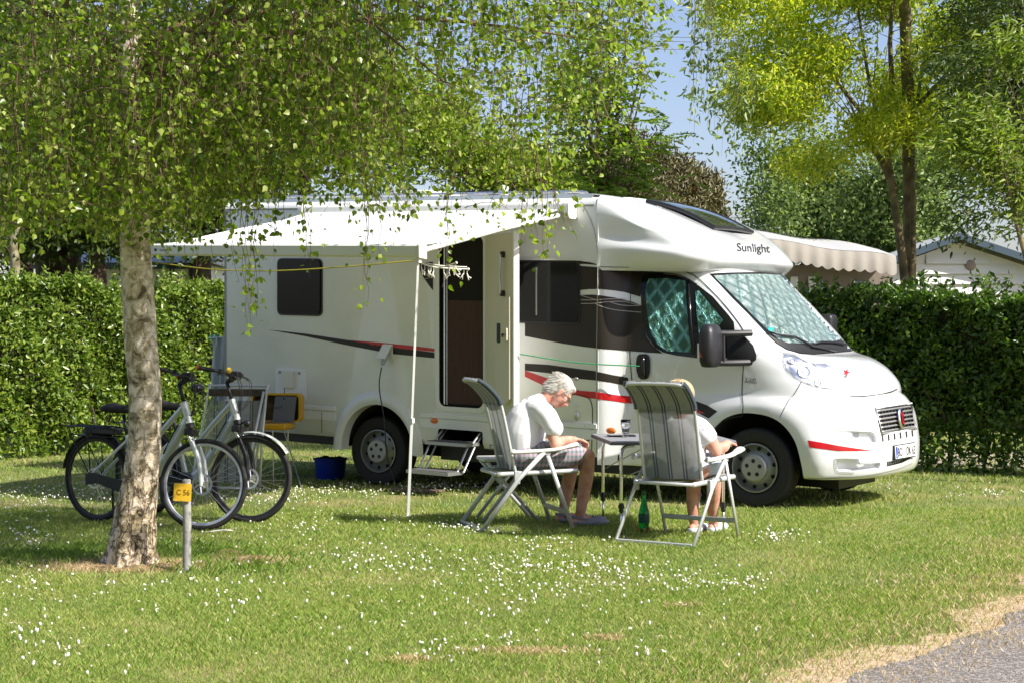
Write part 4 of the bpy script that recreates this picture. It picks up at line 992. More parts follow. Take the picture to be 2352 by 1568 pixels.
# ================================================================ vegetation
def trunk(g, pts, radii, n=10, jit=.0):
    P = cat_rom([Vector(p) for p in pts], 5); k = len(P)
    rr = [np.interp(i/(k-1), np.linspace(0,1,len(radii)), radii) for i in range(k)]
    if jit: P = [p+Vector((random.gauss(0,jit),random.gauss(0,jit),0)) for p in P]
    g.tube(P, rr, n)
def noise_np(P, f, seed=0):
    return (np.sin(P[:,0]*f+seed)*np.sin(P[:,1]*f*1.1+seed*2)*np.sin(P[:,2]*f*.93+seed*3) + .5*np.sin(P[:,0]*f*2.3+seed)*np.sin(P[:,2]*f*2.1-seed)+.3*np.sin(P[:,1]*f*3.9+P[:,2]*f*3.1))
def blob_points(blobs, n, shell=.55, gate=None, f=1.6, seed=0):
    vol = np.array([b_[3]*b_[4]*b_[5] for b_ in blobs])**.8; cnt = RNG.multinomial(n, vol/vol.sum()); out = []
    for b_, c in zip(blobs, cnt):
        m_ = c*4+50; d = RNG.normal(size=(m_,3)); d /= np.linalg.norm(d,axis=1)[:,None]
        r_ = (shell+(1-shell)*RNG.random(m_))**(1/1.5)
        lump = 1+.16*noise_np(d*3, 1.7, seed+b_[0]) + .08*RNG.normal(size=m_)
        P = d*(r_*lump)[:,None]*np.array(b_[3:6])+np.array(b_[:3])
        if gate is not None: P = P[noise_np(P, f, seed) > gate]
        out.append(P[:c])
    return np.concatenate(out)
def sprigs(P, k, spread, droop=(0,0,0)):
    """turn cluster centres into k leaf bases each"""
    n = len(P); Q = np.repeat(P, k, 0)+RNG.normal(size=(n*k,3))*spread
    return Q+np.array(droop)*RNG.random(n*k)[:,None]
def tree(name, label, cat, base, limbs, blobs, n, size, lm, bark, gate=-.25, f=1.6, cluster=6, cs=.16, axis=(0,0,-.4), group=None, shape='kite', aspect=.55, shell=.4, seed=1, twigs=40, droop=(0,0,0)):
    t = thing(name, label, cat, base, 0, group); B = np.array(base)
    g = MB()
    for pts, rad in limbs: trunk(g, [Vector(p)-Vector(base) for p in pts], rad)
    # twigs reaching into the crown
    ends = [Vector(p[0][-1]) for p in limbs]
    for i in range(twigs):
        b_ = random.choice(blobs); tgt = Vector((b_[0]+random.uniform(-.8,.8)*b_[3], b_[1]+random.uniform(-.8,.8)*b_[4], b_[2]+random.uniform(-.5,.8)*b_[5]))
        li = random.choice(limbs); st = Vector(li[0][-1]).lerp(Vector(li[0][max(0,len(li[0])-2)]), random.random())
        mid = st.lerp(tgt,.5)+Vector((random.gauss(0,.15),random.gauss(0,.15),random.uniform(0,.3)))
        r0 = li[1][-1]*.5
        g.tube([p-Vector(base) for p in cat_rom([st,mid,tgt],3)], [r0*(1-.8*j/6) for j in range(7)], 5, cap=False)
    g.build('trunk', bark, t, True)
    C = blob_points(blobs, n//cluster, shell, gate, f, seed); P = sprigs(C, cluster, cs, droop)-B
    leaf_mesh('crown', P, size*(.65+.7*RNG.random(len(P))), lm, t, aspect=aspect, axis=axis, shape=shape, nrm=(.45,-.35,.75), nspread=.75)
    return t
def PB(px, py, Y, rx, rz, ry=None):
    c = at(px,py,Y); s_ = Y/F_PX; return (c.x, c.y, c.z, rx*s_, ry if ry else (rx+rz)/2*s_, rz*s_)
# ---- BIRCH in front: trunk
bark = bpy.data.materials.new('birch_bark'); bark.use_nodes = True; N, L, b = nodes_of(bark)
tc = N.new('ShaderNodeTexCoord'); mp = N.new('ShaderNodeMapping'); mp.inputs['Scale'].default_value = (1,1,.75); L.new(tc.outputs['Object'], mp.inputs[0])
vz = N.new('ShaderNodeSeparateXYZ'); L.new(tc.outputs['Object'], vz.inputs[0])
n1 = N.new('ShaderNodeTexNoise'); n1.inputs['Scale'].default_value = 15; n1.inputs['Detail'].default_value = 9; n1.inputs['Roughness'].default_value = .68; n1.inputs['Distortion'].default_value=.8; L.new(mp.outputs[0], n1.inputs[0])
mpl = N.new('ShaderNodeMapping'); mpl.inputs['Scale'].default_value = (3,3,16); L.new(tc.outputs['Object'], mpl.inputs[0])
n2 = N.new('ShaderNodeTexNoise'); n2.inputs['Scale'].default_value = 2.2; n2.inputs['Detail'].default_value = 5; L.new(mpl.outputs[0], n2.inputs[0])
mpv = N.new('ShaderNodeMapping'); mpv.inputs['Scale'].default_value = (1,1,.42); L.new(tc.outputs['Object'], mpv.inputs[0])
vo = N.new('ShaderNodeTexVoronoi'); vo.feature = 'DISTANCE_TO_EDGE'; vo.inputs['Scale'].default_value = 17; L.new(mpv.outputs[0], vo.inputs['Vector'])
mxv = N.new('ShaderNodeMixRGB'); mxv.inputs[0].default_value=.13; L.new(mpv.outputs[0], mxv.inputs[1]); L.new(n1.outputs['Color'], mxv.inputs[2]); L.new(mxv.outputs[0], vo.inputs['Vector'])
# pale peeling plates vs mossy brown, dark scars
r1 = N.new('ShaderNodeValToRGB'); L.new(n1.outputs['Fac'], r1.inputs[0]); e = r1.color_ramp.elements
e[0].position=.33; e[0].color=(.08,.065,.045,1); e[1].position=.60; e[1].color=(.86,.76,.64,1)
for p_,c_ in ((.39,(.24,.20,.11)),(.455,(.44,.37,.24)),(.52,(.68,.58,.44))):
    q_=e.new(p_); q_.color=(*c_,1)
r2 = N.new('ShaderNodeValToRGB'); L.new(n2.outputs['Fac'], r2.inputs[0]); r2.color_ramp.elements[0].position=.30; r2.color_ramp.elements[0].color=(.30,.27,.24,1); r2.color_ramp.elements[1].position=.44; r2.color_ramp.elements[1].color=(1,1,1,1)
mx = N.new('ShaderNodeMix'); mx.data_type='RGBA'; mx.blend_type='MULTIPLY'; mx.inputs[0].default_value=.8; L.new(r1.outputs[0], mx.inputs[6]); L.new(r2.outputs[0], mx.inputs[7])
# rough fissured foot
mr = N.new('ShaderNodeMapRange'); mr.inputs[1].default_value=1.15; mr.inputs[2].default_value=.55; L.new(vz.outputs[2], mr.inputs[0])
rv_ = N.new('ShaderNodeValToRGB'); L.new(vo.outputs['Distance'], rv_.inputs[0]); rv_.color_ramp.elements[0].position=.015; rv_.color_ramp.elements[0].color=(.12,.085,.05,1); rv_.color_ramp.elements[1].position=.14; rv_.color_ramp.elements[1].color=(1.05,1.0,.95,1)
mx2 = N.new('ShaderNodeMix'); mx2.data_type='RGBA'; mx2.blend_type='MULTIPLY'; L.new(mr.outputs[0], mx2.inputs[0]); L.new(mx.outputs[2], mx2.inputs[6]); L.new(rv_.outputs[0], mx2.inputs[7]); L.new(mx2.outputs[2], b.inputs['Base Color'])
bp = N.new('ShaderNodeBump'); bp.inputs['Strength'].default_value=.9; bp.inputs['Distance'].default_value=.03; L.new(n1.outputs['Fac'], bp.inputs['Height']); L.new(bp.outputs['Normal'], b.inputs['Normal']); b.inputs['Roughness'].default_value=.85
TB = gnd(301,1300); YB = TB.y
birch = thing('birch_tree','leaning birch with flaky pale bark and drooping leafy twigs, growing behind the yellow number sign','tree',TB)
def tw(px,py): p = at(px,py,YB); return (p.x,p.y,p.z)
tp_ = [(296,1312),(300,1280),(308,1200),(322,1100),(332,1000),(333,900),(324,800),(318,700),(312,600),(308,500),(305,420),(303,300),(300,150),(296,0),(300,-180),(310,-420)]
tr_ = [62,55,48,41,38,37.5,37,36,35,34,33,31,28,24,18,8]
P = cat_rom([tw(*p) for p in tp_], 6); nP = len(P); g = MB(); ns = 44; vs = []
for i, p in enumerate(P):
    r_ = np.interp(i/(nP-1), np.linspace(0,1,len(tr_)), tr_)*YB/F_PX; hgt = p.z
    for j in range(ns):
        a = 2*PI*j/ns; c_, s_ = math.cos(a), math.sin(a)
        q = Vector((c_*2.0,s_*2.0,hgt*1.5)); rough = max(0,min(1,(1.15-hgt)/.8))
        k = 1+.05*noise.noise(q)+ rough*(.12*noise.noise(Vector((c_*4,s_*4,hgt*6)))+.08*noise.noise(Vector((c_*9,s_*9,hgt*11))))+ .012*noise.noise(Vector((c_*9,s_*9,hgt*12)))
        if hgt < .25: k += .30*(1-hgt/.25)*max(0,math.cos(a*4+.6))**2
        vs.append((p.x+c_*r_*k-TB.x, p.y+s_*r_*k-TB.y, max(-.02,hgt)))
g.add(vs, [(i*ns+j,i*ns+(j+1)%ns,(i+1)*ns+(j+1)%ns,(i+1)*ns+j) for i in range(nP-1) for j in range(ns)])
g.build('trunk', bark, birch, True)
# limbs arching outwards, then hanging twigs
g = MB(); limb_pts = []
for k in range(24):
    a = random.uniform(-.9,.9) if k < 17 else random.uniform(1.2,5.1)
    h0 = random.uniform(2.9,4.8); L_ = random.uniform(1.8,3.3) if k < 17 else random.uniform(1.6,3)
    st = Vector(tw(303, YH-(h0-HC)*F_PX/YB)); dr = Vector((math.cos(a), math.sin(a)*.62, 0))
    mid = st+dr*L_*.5+Vector((0,0,random.uniform(.3,.9))); en = st+dr*L_+Vector((0,0,random.uniform(-.2,.6)))
    pts_ = cat_rom([st,mid,en],6); limb_pts += pts_[3:]
    g.tube([p-TB for p in pts_], [.024*(1-.85*j/(len(pts_)-1)) for j in range(len(pts_))], 6, cap=False)
g.build('limbs', mat('birch_limb',(.16,.10,.06),.8,bump=(30,.4,4,.01)), birch, True)
def low(px):
    xs_ = [-80,0,120,250,345,420,520,600,680,760,840,900,1000,1060,1130,1220,1260,1300,1400,1450,1480,1520]
    ys_ = [640,600,560,560,590,560,520,490,470,470,500,510,510,540,560,570,560,430,420,300,170,40]
    return np.interp(px, xs_, ys_)
tg = MB(); LP = []; CP = []
def hang(px, Y, ytop, ybot, dens=1.0, sway=26):
    """a drooping twig from ytop to ybot with its leaves"""
    n_ = max(3, int((ybot-ytop)/38)); x = px; pts_ = []; s0 = random.uniform(-1,1)
    for i in range(n_+1):
        t = i/n_; x = px+s0*sway*(t*1.2+t*t*1.6)+random.gauss(0,4); pts_.append(at(x, ytop+(ybot-ytop)*t, Y+random.gauss(0,.02)))
    sm = cat_rom(pts_, 2); tg.tube([p-TB for p in sm], [.0030*(1-.65*j/(len(sm)-1)) for j in range(len(sm))], 3, cap=False)
    L_ = (pts_[0]-pts_[-1]).length; nl = int(L_*23*dens)+2
    for i in range(nl):
        u = random.random()**.8*(len(sm)-1.001); k = int(u); p = sm[k].lerp(sm[k+1], u-k)
        if random.random() < .30: p = p+Vector((random.gauss(0,.05),random.gauss(0,.05),random.gauss(-.02,.03)))
        LP.append(p+Vector((random.gauss(0,.03),random.gauss(0,.03),random.gauss(0,.01))))
        if random.random() < .10: CP.append(p)
for i in range(1250):
    px = random.uniform(-60,1490) if random.random() < .62 else random.uniform(-60,900)
    lo_ = low(px); Y = random.uniform(9.4,12.6) if px < 1200 else random.uniform(9.8,12)
    ln = random.uniform(140,430); yb = lo_-abs(random.gauss(0,1))*150-10
    if px > 900: yb = lo_-random.random()**1.1*(lo_+60)
    if px > 930 and random.random() < .38+.25*(px > 1250): continue
    if yb < -40: continue
    yt = max(-140, yb-ln)
    d_ = 1.0 if px < 900 else .85
    if 620 < px < 860 and yb > 440: 
        if random.random() < .55: continue
    hang(px, Y, yt, yb, d_)
for px,yb in ((560,760),(585,768),(540,650),(555,700),(575,640),(838,705),(846,640),(1030,660),(620,600),(690,590),(700,640),(480,640),(430,660),(1205,600),(1225,560),(1270,590),(1240,575),(380,590),(645,560)):
    for q_ in range(2): hang(px+random.gauss(0,6), random.uniform(9.6,10.6), 330, yb-q_*40, .75, 8)
for i in range(1500):
    px = random.uniform(-60,1480); ym = low(px)-60
    if px > 900:
        if random.random() < .62: continue
        ym -= random.random()*260
    py = random.uniform(-60, max(0,ym)); Y = random.uniform(9.4,12.8); c = at(px,py,Y); a = random.uniform(-.6,.6)+(0 if random.random()<.7 else PI); L_ = random.uniform(.25,.6)
    d_ = Vector((math.cos(a),random.uniform(-.5,.5),random.uniform(-.7,.25))).normalized(); sm = cat_rom([c-d_*L_*.5,c+Vector((0,0,.03)),c+d_*L_*.5+Vector((0,0,-.12))],3)
    tg.tube([p-TB for p in sm], [.0028*(1-.6*j/(len(sm)-1)) for j in range(len(sm))], 3, cap=False)
    for k_ in range(int(L_*40)):
        u = random.random()*(len(sm)-1.001); k = int(u); LP.append(sm[k].lerp(sm[k+1],u-k)+Vector((random.gauss(0,.035),random.gauss(0,.035),random.gauss(-.01,.03))))
tg.build('twigs', mat('birch_twig',(.13,.075,.05),.7), birch, fixn=False)
LP = np.array([tuple(p-TB) for p in LP])
birchleaf = leaf_mat('birch_leaves', [(.07,.115,.010),(.125,.20,.014),(.205,.29,.022),(.30,.38,.045),(.46,.50,.15)], trans=.45, rough=.33)
leaf_mesh('leaves', LP, .025+.021*RNG.random(len(LP)), birchleaf, birch, aspect=.82, axis=(.1,-.1,-.8), spread=.7, shape='heart', fold=.10)
CP = np.array([tuple(p-TB) for p in CP])
leaf_mesh('catkins', CP, .03, leaf_mat('birch_catkin',[(.30,.30,.05),(.42,.38,.08)],trans=.2), birch, aspect=.16, axis=(0,0,-1.2), spread=.25, shape='kite')
# crown above the frame: bigger clumps that throw the dappled shade
C = blob_points([(TB.x+1.4,TB.y,4.5,2.6,2.0,1.0),(TB.x+.3,TB.y+.2,5.6,2.4,2.2,1.2),(TB.x-.6,TB.y+.1,4.6,2.0,1.9,.9),(TB.x+2.6,TB.y-.3,4.35,1.7,1.2,.6),(TB.x+2.2,TB.y-1.7,4.25,2.3,1.2,.6),(TB.x+2.0,TB.y-1.9,4.7,1.8,.9,.5)], 1900, .2, -.15, 2.2, 3)
Pq = sprigs(C, 6, .12)-np.array(TB); leaf_mesh('upper_leaves', Pq, .07+.03*RNG.random(len(Pq)), birchleaf, birch, aspect=.8, axis=(0,0,-.8))
# ---- HEDGES
def hedge(name, label, a, b_, h, th, n, size, lm, top_sprigs=0, bottom_gap=False, seed=0, core_z=.1):
    """clipped hedge from a to b_ (its front foot line); thickness th to the back"""
    a = Vector(a); b_ = Vector(b_); d = (b_-a).normalized(); nb = Vector((-d.y,d.x,0)); L_ = (b_-a).length
    if nb.y < 0: nb = -nb
    t = thing(name, label, 'hedge', a)
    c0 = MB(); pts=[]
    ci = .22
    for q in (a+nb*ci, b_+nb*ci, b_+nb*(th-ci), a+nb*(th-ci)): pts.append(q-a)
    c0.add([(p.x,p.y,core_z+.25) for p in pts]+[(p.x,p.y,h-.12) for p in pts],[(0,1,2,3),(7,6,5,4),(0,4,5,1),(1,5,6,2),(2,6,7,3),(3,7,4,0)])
    c0.build('dark_core', mat('hedge_core_shade',(.030,.035,.012),1,bump=(20,1,4,.05)), t)  # solid block, its near-black colour stands in for shade inside the hedge
    g = MB()
    for i in range(int(L_/.28)):
        q = d*(i*.28+random.uniform(-.08,.08))+nb*random.uniform(.15,th*.7)
        for k in range(2): g.tube([q, q+Vector((random.gauss(0,.12),random.gauss(0,.08),.45)), q+Vector((random.gauss(0,.2),random.gauss(0,.1),.9))],[.018,.013,.008],5,cap=False)
    g.build('stems', M['bark_dark'], t, True)
    m_ = int(n*.72); u = RNG.random(m_)*L_; z = RNG.random(m_)*h; 
    if bottom_gap: z = np.where((z < .15) & (RNG.random(m_) < .4), z+.4, z)
    dep = np.abs(RNG.normal(size=m_))*.10 - .09*np.sin(u*2.3+seed)*np.cos(z*2.9+u) - .05*np.sin(u*7+z*6)- .035*np.sin(u*13-z*11)+ .10*(z/h)**6
    P1 = np.outer(u, np.array(d))+np.outer(dep, np.array(nb)); P1[:,2] = z
    k_ = n-m_; u = RNG.random(k_)*L_; v = RNG.random(k_)*th; z = h-np.abs(RNG.normal(size=k_))*.05+.07*np.sin(u*2.1+seed)+.045*np.sin(u*7.3)+.03*np.sin(u*15)
    P2 = np.outer(u, np.array(d))+np.outer(v, np.array(nb)); P2[:,2] = z
    PP=[P1,P2]
    sg = MB()
    for i in range(top_sprigs):
        q = d*random.uniform(0,L_)+nb*random.uniform(.05,th*.8); q.z = h-.05; hh_ = random.uniform(.08,.30); top = q+Vector((random.gauss(0,.05),random.gauss(0,.05),hh_))
        sg.tube([q,q.lerp(top,.5)+Vector((random.gauss(0,.015),0,0)),top],.003,3,cap=False)
        k = int(hh_*70); tt = RNG.random(k); PP.append(np.array(q)[None]*(1-tt[:,None])+np.array(top)[None]*tt[:,None]+RNG.normal(size=(k,3))*.018)
    if top_sprigs: sg.build('shoots', M['bark_olive'], t, fixn=False)['kind']='stuff'
    P = np.concatenate(PP); leaf_mesh('foliage', P, size*(.6+.8*RNG.random(len(P))), lm, t, aspect=.5, axis=(0,0,.25), nrm=(.2,-.3,.5), nspread=.9, shape='kite')
    return t
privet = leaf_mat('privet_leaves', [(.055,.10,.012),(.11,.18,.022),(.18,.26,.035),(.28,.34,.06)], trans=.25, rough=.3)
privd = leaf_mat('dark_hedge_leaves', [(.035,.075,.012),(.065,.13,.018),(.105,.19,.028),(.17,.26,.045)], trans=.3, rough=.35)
hd = Vector((.533,.846,0)); fd = FWD.copy()
p0 = Vector((-6.1,19.9,0)); 
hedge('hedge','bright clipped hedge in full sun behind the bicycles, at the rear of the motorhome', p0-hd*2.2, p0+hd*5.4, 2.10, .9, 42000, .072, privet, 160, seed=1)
q0 = Vector((4.45,18.35,0))
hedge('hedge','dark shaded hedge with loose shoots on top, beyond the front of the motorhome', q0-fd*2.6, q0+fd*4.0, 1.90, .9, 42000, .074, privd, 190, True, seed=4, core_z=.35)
g = MB(); c_=q0+fd*1.0+Vector((fd.y*-1,fd.x,0))*1.9
g.add([tuple(q0-fd*5+hd*1.0+Vector((0,0,.006))),tuple(q0+fd*9+hd*1.0+Vector((0,0,.006))),tuple(q0+fd*9+hd*3.6+Vector((0,0,.006))),tuple(q0-fd*5+hd*3.6+Vector((0,0,.006)))],[(0,1,2,3)])
o=g.build('gravel_lane',gv); o['kind']='structure'
# ---- far trees
acac = leaf_mat('yellow_green_leaves', [(.17,.24,.025),(.30,.37,.035),(.47,.49,.05),(.66,.60,.08)], trans=.5, rough=.4)
midg = leaf_mat('grey_green_leaves', [(.07,.12,.028),(.12,.18,.045),(.18,.25,.07),(.27,.33,.12)], trans=.3)
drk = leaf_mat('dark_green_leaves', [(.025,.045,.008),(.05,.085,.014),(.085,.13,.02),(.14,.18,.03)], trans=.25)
brn = leaf_mat('bronze_conifer_needles', [(.09,.085,.04),(.14,.125,.055),(.19,.165,.07)], trans=.1)
rowl = leaf_mat('rowan_leaves', [(.13,.20,.03),(.20,.29,.045),(.30,.37,.08)], trans=.45)
ygl = leaf_mat('light_green_leaves', [(.16,.24,.02),(.25,.33,.035),(.36,.40,.05)], trans=.35)
Yt = 20.5
b0 = gnd(2085,1052); b0 = Vector((at(2085,770,Yt).x,Yt,0))
def A(px,py,dy=0): return tuple(at(px,py,Yt+dy))
def clumps(n, x0, x1, y0, yl, Y, rx, rz, dy=1.6, seed=1):
    rg = random.Random(seed); out = []
    while len(out) < n:
        px = rg.uniform(x0,x1); py = rg.uniform(y0, yl(px)); r_ = rg.uniform(.7,1.35); yy = Y+rg.uniform(-dy,dy)
        out.append(PB(px,py,yy,rx*r_,rz*r_*rg.uniform(.8,1.2)))
    return out
LOC = clumps(120, 1640, 2290, -190, lambda x: np.interp(x,[1640,1700,1760,1850,1950,2050,2150,2290],[120,300,360,390,350,300,330,330]), Yt, 62, 27, 1.5, 5)
tree('locust_tree','tall yellow green locust tree with a forked slender trunk rising over the dark hedge','tree',tuple(b0),
  [([tuple(b0),A(2083,700),A(2078,640),A(2068,560),A(2050,440),(A(2035,330)),A(2008,240),A(1985,120),A(1960,-60)],[.062,.060,.057,.050,.042,.034,.026,.018,.010]),
   ([A(2083,680),A(2095,590),A(2098,480),A(2096,360),A(2105,250),A(2125,120),A(2150,-50)],[.040,.036,.032,.026,.021,.015,.009]),
   ([A(2055,440),A(2025,370),A(1995,330),A(1975,290)],[.05,.04,.03,.02]),([A(2040,300),A(2048,200),A(2045,80),A(2060,-80)],[.04,.035,.025,.015]),([A(1995,280),A(1900,170),A(1790,120)],[.03,.02,.01]),([A(2110,240),A(2180,170),A(2260,130)],[.03,.02,.01])],
  LOC,
  60000,.072,acac,M['bark_olive'],gate=-.6,f=2.3,cluster=8,cs=.10,axis=(-.3,0,-.7),shape='lance',aspect=.34,seed=2,twigs=60,shell=.25)
# fringe of drooping sprays on its left edge
lo=MB(); FP=[]
lt=thing('leaning_willow_spray','thin drooping green sprays hanging against the sky left of the locust crown','tree',tuple(Vector((at(1560,0,18).x,18,6.5))))
LT=Vector(lt.location)
for px,y0_,y1_ in ((1592,-40,330),(1600,-60,240),(1640,0,300),(1652,80,300),(1665,60,360),(1690,60,350),(1620,-40,180),(1700,100,300),(1740,160,320),(1640,-60,220)):
    for q_ in range(2):
        xx=px+random.gauss(0,7); pts_=[at(xx+random.gauss(0,3)-t*14,y0_+(y1_-y0_)*t*(1-.12*q_),18) for t in np.linspace(0,1,8)]
        lo.tube([p-LT for p in pts_],[.0035*(1-.7*i/7) for i in range(8)],4,cap=False)
        for k in range(20):
            u=random.random()**.7*6.99; i=int(u); FP.append(pts_[i].lerp(pts_[i+1],u-i)-LT+Vector((random.gauss(0,.05),random.gauss(0,.05),random.gauss(0,.04))))
hp=[Vector((0,0,.0)),Vector((.9,.4,.5)),Vector((2.2,1.2,.3)),Vector((2.9,2.2,-1.0)),Vector((3.2,3.2,-6.5))]
lo.tube(cat_rom(hp,4),[.02+.07*i/16 for i in range(17)],7); 
lo.build('branches',M['bark_olive'],lt,True); FP=np.array([tuple(p) for p in FP]); leaf_mesh('foliage',FP,.085*(.6+.8*RNG.random(len(FP))),midg,lt,aspect=.36,axis=(0,0,-.9),shape='lance')
def simple_tree(name,label,px,Y,blobs,n,size,lm,bark_,tr0=.14,**k):
    b_=Vector((at(px,770,Y).x,Y,0)); top=Vector((blobs[0][0],blobs[0][1],blobs[0][2]+blobs[0][5]*.4))
    tree(name,label,'tree',tuple(b_),[([tuple(b_),tuple(b_.lerp(top,.35)+Vector((.1,0,0))),tuple(b_.lerp(top,.7)),tuple(top)],[tr0,tr0*.8,tr0*.5,tr0*.2])],blobs,n,size,lm,bark_,**k)
simple_tree('broadleaf_tree','rounded grey green broadleaf tree behind the striped awning and the forked locust',1900,29,clumps(75, 1745, 2160, 330, lambda x: np.interp(x,[1745,1800,2160],[500,560,560]), 29, 52, 34, 2.0, 8)+[PB(1960,480,30,170,70)],46000,.085,midg,M['bark_dark'],gate=-.35,f=1.1,cluster=7,cs=.17,seed=5)
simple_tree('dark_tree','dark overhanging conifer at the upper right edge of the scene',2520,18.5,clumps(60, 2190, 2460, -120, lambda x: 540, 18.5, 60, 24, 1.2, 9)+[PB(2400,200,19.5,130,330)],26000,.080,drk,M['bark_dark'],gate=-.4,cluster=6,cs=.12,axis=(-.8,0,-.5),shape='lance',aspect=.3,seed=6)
simple_tree('fern_leaved_tree','yellowish feathery branches in front of the dark conifer on the right',2475,16.8,[PB(2290,330,16.8,110,40),PB(2330,420,16.8,90,40),PB(2200,340,16.8,70,22),PB(2280,250,16.8,80,30),PB(2350,500,16.8,50,14),PB(2320,120,16.8,60,40)],3800,.085,leaf_mat('feathery_leaves',[(.10,.16,.02),(.19,.26,.03),(.30,.35,.05)],trans=.35),M['bark_olive'],tr0=.05,gate=-.15,cluster=6,cs=.10,axis=(-1.2,0,-.5),shape='lance',aspect=.28,seed=7)
for i,(px,py,rx,rz,Y,lab) in enumerate(((1440,400,110,75,44,'broad bronze conifer just right of the rowan, behind the cab roof'),(1545,430,60,65,45,'middle bronze conifer with a ragged tip against the sky'),(1612,455,38,45,46,'last bronze conifer, lowest and farthest to the open sky'),(1330,440,90,60,44,'bronze conifer partly hidden behind the rowan stems'))):
    bl=[PB(px,py,Y,rx,rz)]+[PB(px+random.uniform(-.8,.8)*rx,py-rz*random.uniform(.3,.95),Y,rx*.22,rz*.35) for _ in range(7)]+[PB(px,py+50,Y,rx*1.1,60)]
    simple_tree('conifer',lab,px,Y,bl,9500,.17,brn,M['bark_dark'],gate=-.5,f=.9,cluster=6,cs=.16,axis=(.1,0,1.1),shape='lance',aspect=.28,group='bronze conifers behind the motorhome',seed=i)
# ---- rowan behind the motorhome
Yr=21.8; rb=Vector((at(1395,770,Yr).x,Yr,0)); ra=lambda px,py: tuple(at(px,py,Yr))
rt=thing('rowan_tree','light rowan with feathery leaflets and reddish berries standing behind the motorhome roof','tree',rb)
g=MB(); ends=[]
for tx,ty in ((1345,60),(1400,-40),(1440,90),(1475,200),(1370,240),(1500,320),(1330,180),(1420,20),(1460,-60),(1480,120),(1310,330),(1520,410),(1470,330)):
    mid=(1395+(tx-1395)*.35+random.gauss(0,6),(560+ty)/2+20)
    pts_=cat_rom([Vector(ra(1395+random.gauss(0,8),560)),Vector(ra(*mid)),Vector(ra(tx,ty))],8); g.tube([p-rb for p in pts_],[.035*(1-.8*j/(len(pts_)-1)) for j in range(len(pts_))],6,cap=False); ends.append(pts_)
trunk(g,[(0,0,0),(0,0,1.5),(.02,0,3.0)],[.08,.07,.06]); g.build('trunk',mat('rowan_bark',(.14,.10,.07),.8),rt,True)
FP=[];FD=[];RB=[]
for pl in ends:
    for k in range(26):
        u=random.uniform(.25,1)*(len(pl)-1.01); i=int(u); p=pl[i].lerp(pl[i+1],u-i); d=Vector((random.uniform(-1,1),random.uniform(-.6,.6),random.uniform(-.25,.35))).normalized(); L_=random.uniform(.22,.40)
        s_=d.cross(Vector((0,0,1))).normalized(); p=p+d*random.uniform(.0,.5)
        for m_ in range(8):
            q=p+d*L_*m_/7+Vector((0,0,-.06*(m_/7)**2))
            for sg_ in (-1,1): FP.append(q-rb); FD.append((s_*sg_*1.0+d*.35)*1.6)
        if random.random()<.10: RB.append(p-rb)
leaf_mesh('leaflets',np.array([tuple(p) for p in FP]),.10,rowl,rt,aspect=.32,axis=np.array([tuple(d) for d in FD]),spread=.15,shape='lance',nrm=(.5,-.8,1.0),nspread=.8)
C=blob_points([PB(1360,200,Yr,80,170),PB(1350,400,Yr,60,70)],260,.2,-.2,1.5,9); Pq=sprigs(C,6,.12)-np.array(rb); leaf_mesh('inner_leaves',Pq,.09,rowl,rt,aspect=.35,axis=(0,0,-.3),shape='lance')
leaf_mesh('berries',np.repeat(np.array([tuple(p) for p in RB]),9,0)+RNG.normal(size=(len(RB)*9,3))*.035,.04,leaf_mat('reddish_berries',[(.35,.09,.04),(.45,.15,.06)],trans=.1),rt,aspect=.8)['kind']='stuff'
# ---- trees behind the birch
simple_tree('background_tree','light yellow green tree seen through the birch twigs above the awning',1100,27,[PB(1130,330,27,160,120),PB(1250,380,27,110,70),PB(1020,340,27,110,110),PB(1180,220,27,150,90),PB(1290,430,27,60,40),PB(900,250,27,100,120)],22000,.085,ygl,M['bark_olive'],gate=-.15,f=1.2,cluster=7,cs=.18,seed=8)
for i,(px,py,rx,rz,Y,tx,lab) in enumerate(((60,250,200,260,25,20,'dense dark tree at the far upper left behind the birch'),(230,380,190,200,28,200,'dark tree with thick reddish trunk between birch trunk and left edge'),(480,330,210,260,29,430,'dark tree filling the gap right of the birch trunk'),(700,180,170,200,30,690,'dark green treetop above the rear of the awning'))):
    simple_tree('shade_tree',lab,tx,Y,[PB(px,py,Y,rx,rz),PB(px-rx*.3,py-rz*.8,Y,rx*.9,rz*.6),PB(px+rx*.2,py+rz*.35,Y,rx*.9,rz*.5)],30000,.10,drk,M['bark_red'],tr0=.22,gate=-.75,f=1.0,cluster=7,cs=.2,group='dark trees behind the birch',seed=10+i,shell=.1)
g=MB(); tb=Vector((at(130,770,24).x,24,0)); sb=thing('bare_trunk_tree','thick reddish brown forked trunk in the shade left of the birch','tree',tb)
def S_(px,py): return Vector(at(px,py,24))-tb
trunk(g,[Vector((0,0,0)),S_(135,640),S_(130,560),S_(150,470),S_(210,380),S_(260,250)],[.34,.32,.30,.22,.16,.1]); trunk(g,[S_(130,580),S_(90,470),S_(60,340),S_(80,120)],[.24,.2,.15,.1]); trunk(g,[S_(150,480),S_(200,500),S_(260,470),S_(330,400)],[.16,.13,.1,.06])
g.build('trunk',M['bark_red'],sb,True)
C=blob_points([PB(180,420,23.5,180,120),PB(90,330,23.5,140,150),PB(40,560,23.2,70,60),PB(290,545,23.5,150,32),PB(200,500,23.2,120,40)],1900,.1,-.3,1.2,31); leaf_mesh('crown',sprigs(C,7,.18)-np.array(tb),.11,drk,sb,aspect=.5,axis=(0,0,-.4))
g=MB(); tb=Vector((at(42,770,22.5).x,22.5,0)); sb=thing('slender_tree','slender lichen grey trunk beside the hedge near the left edge','tree',tb)
def S_(px,py): return Vector(at(px,py,22.5))-tb
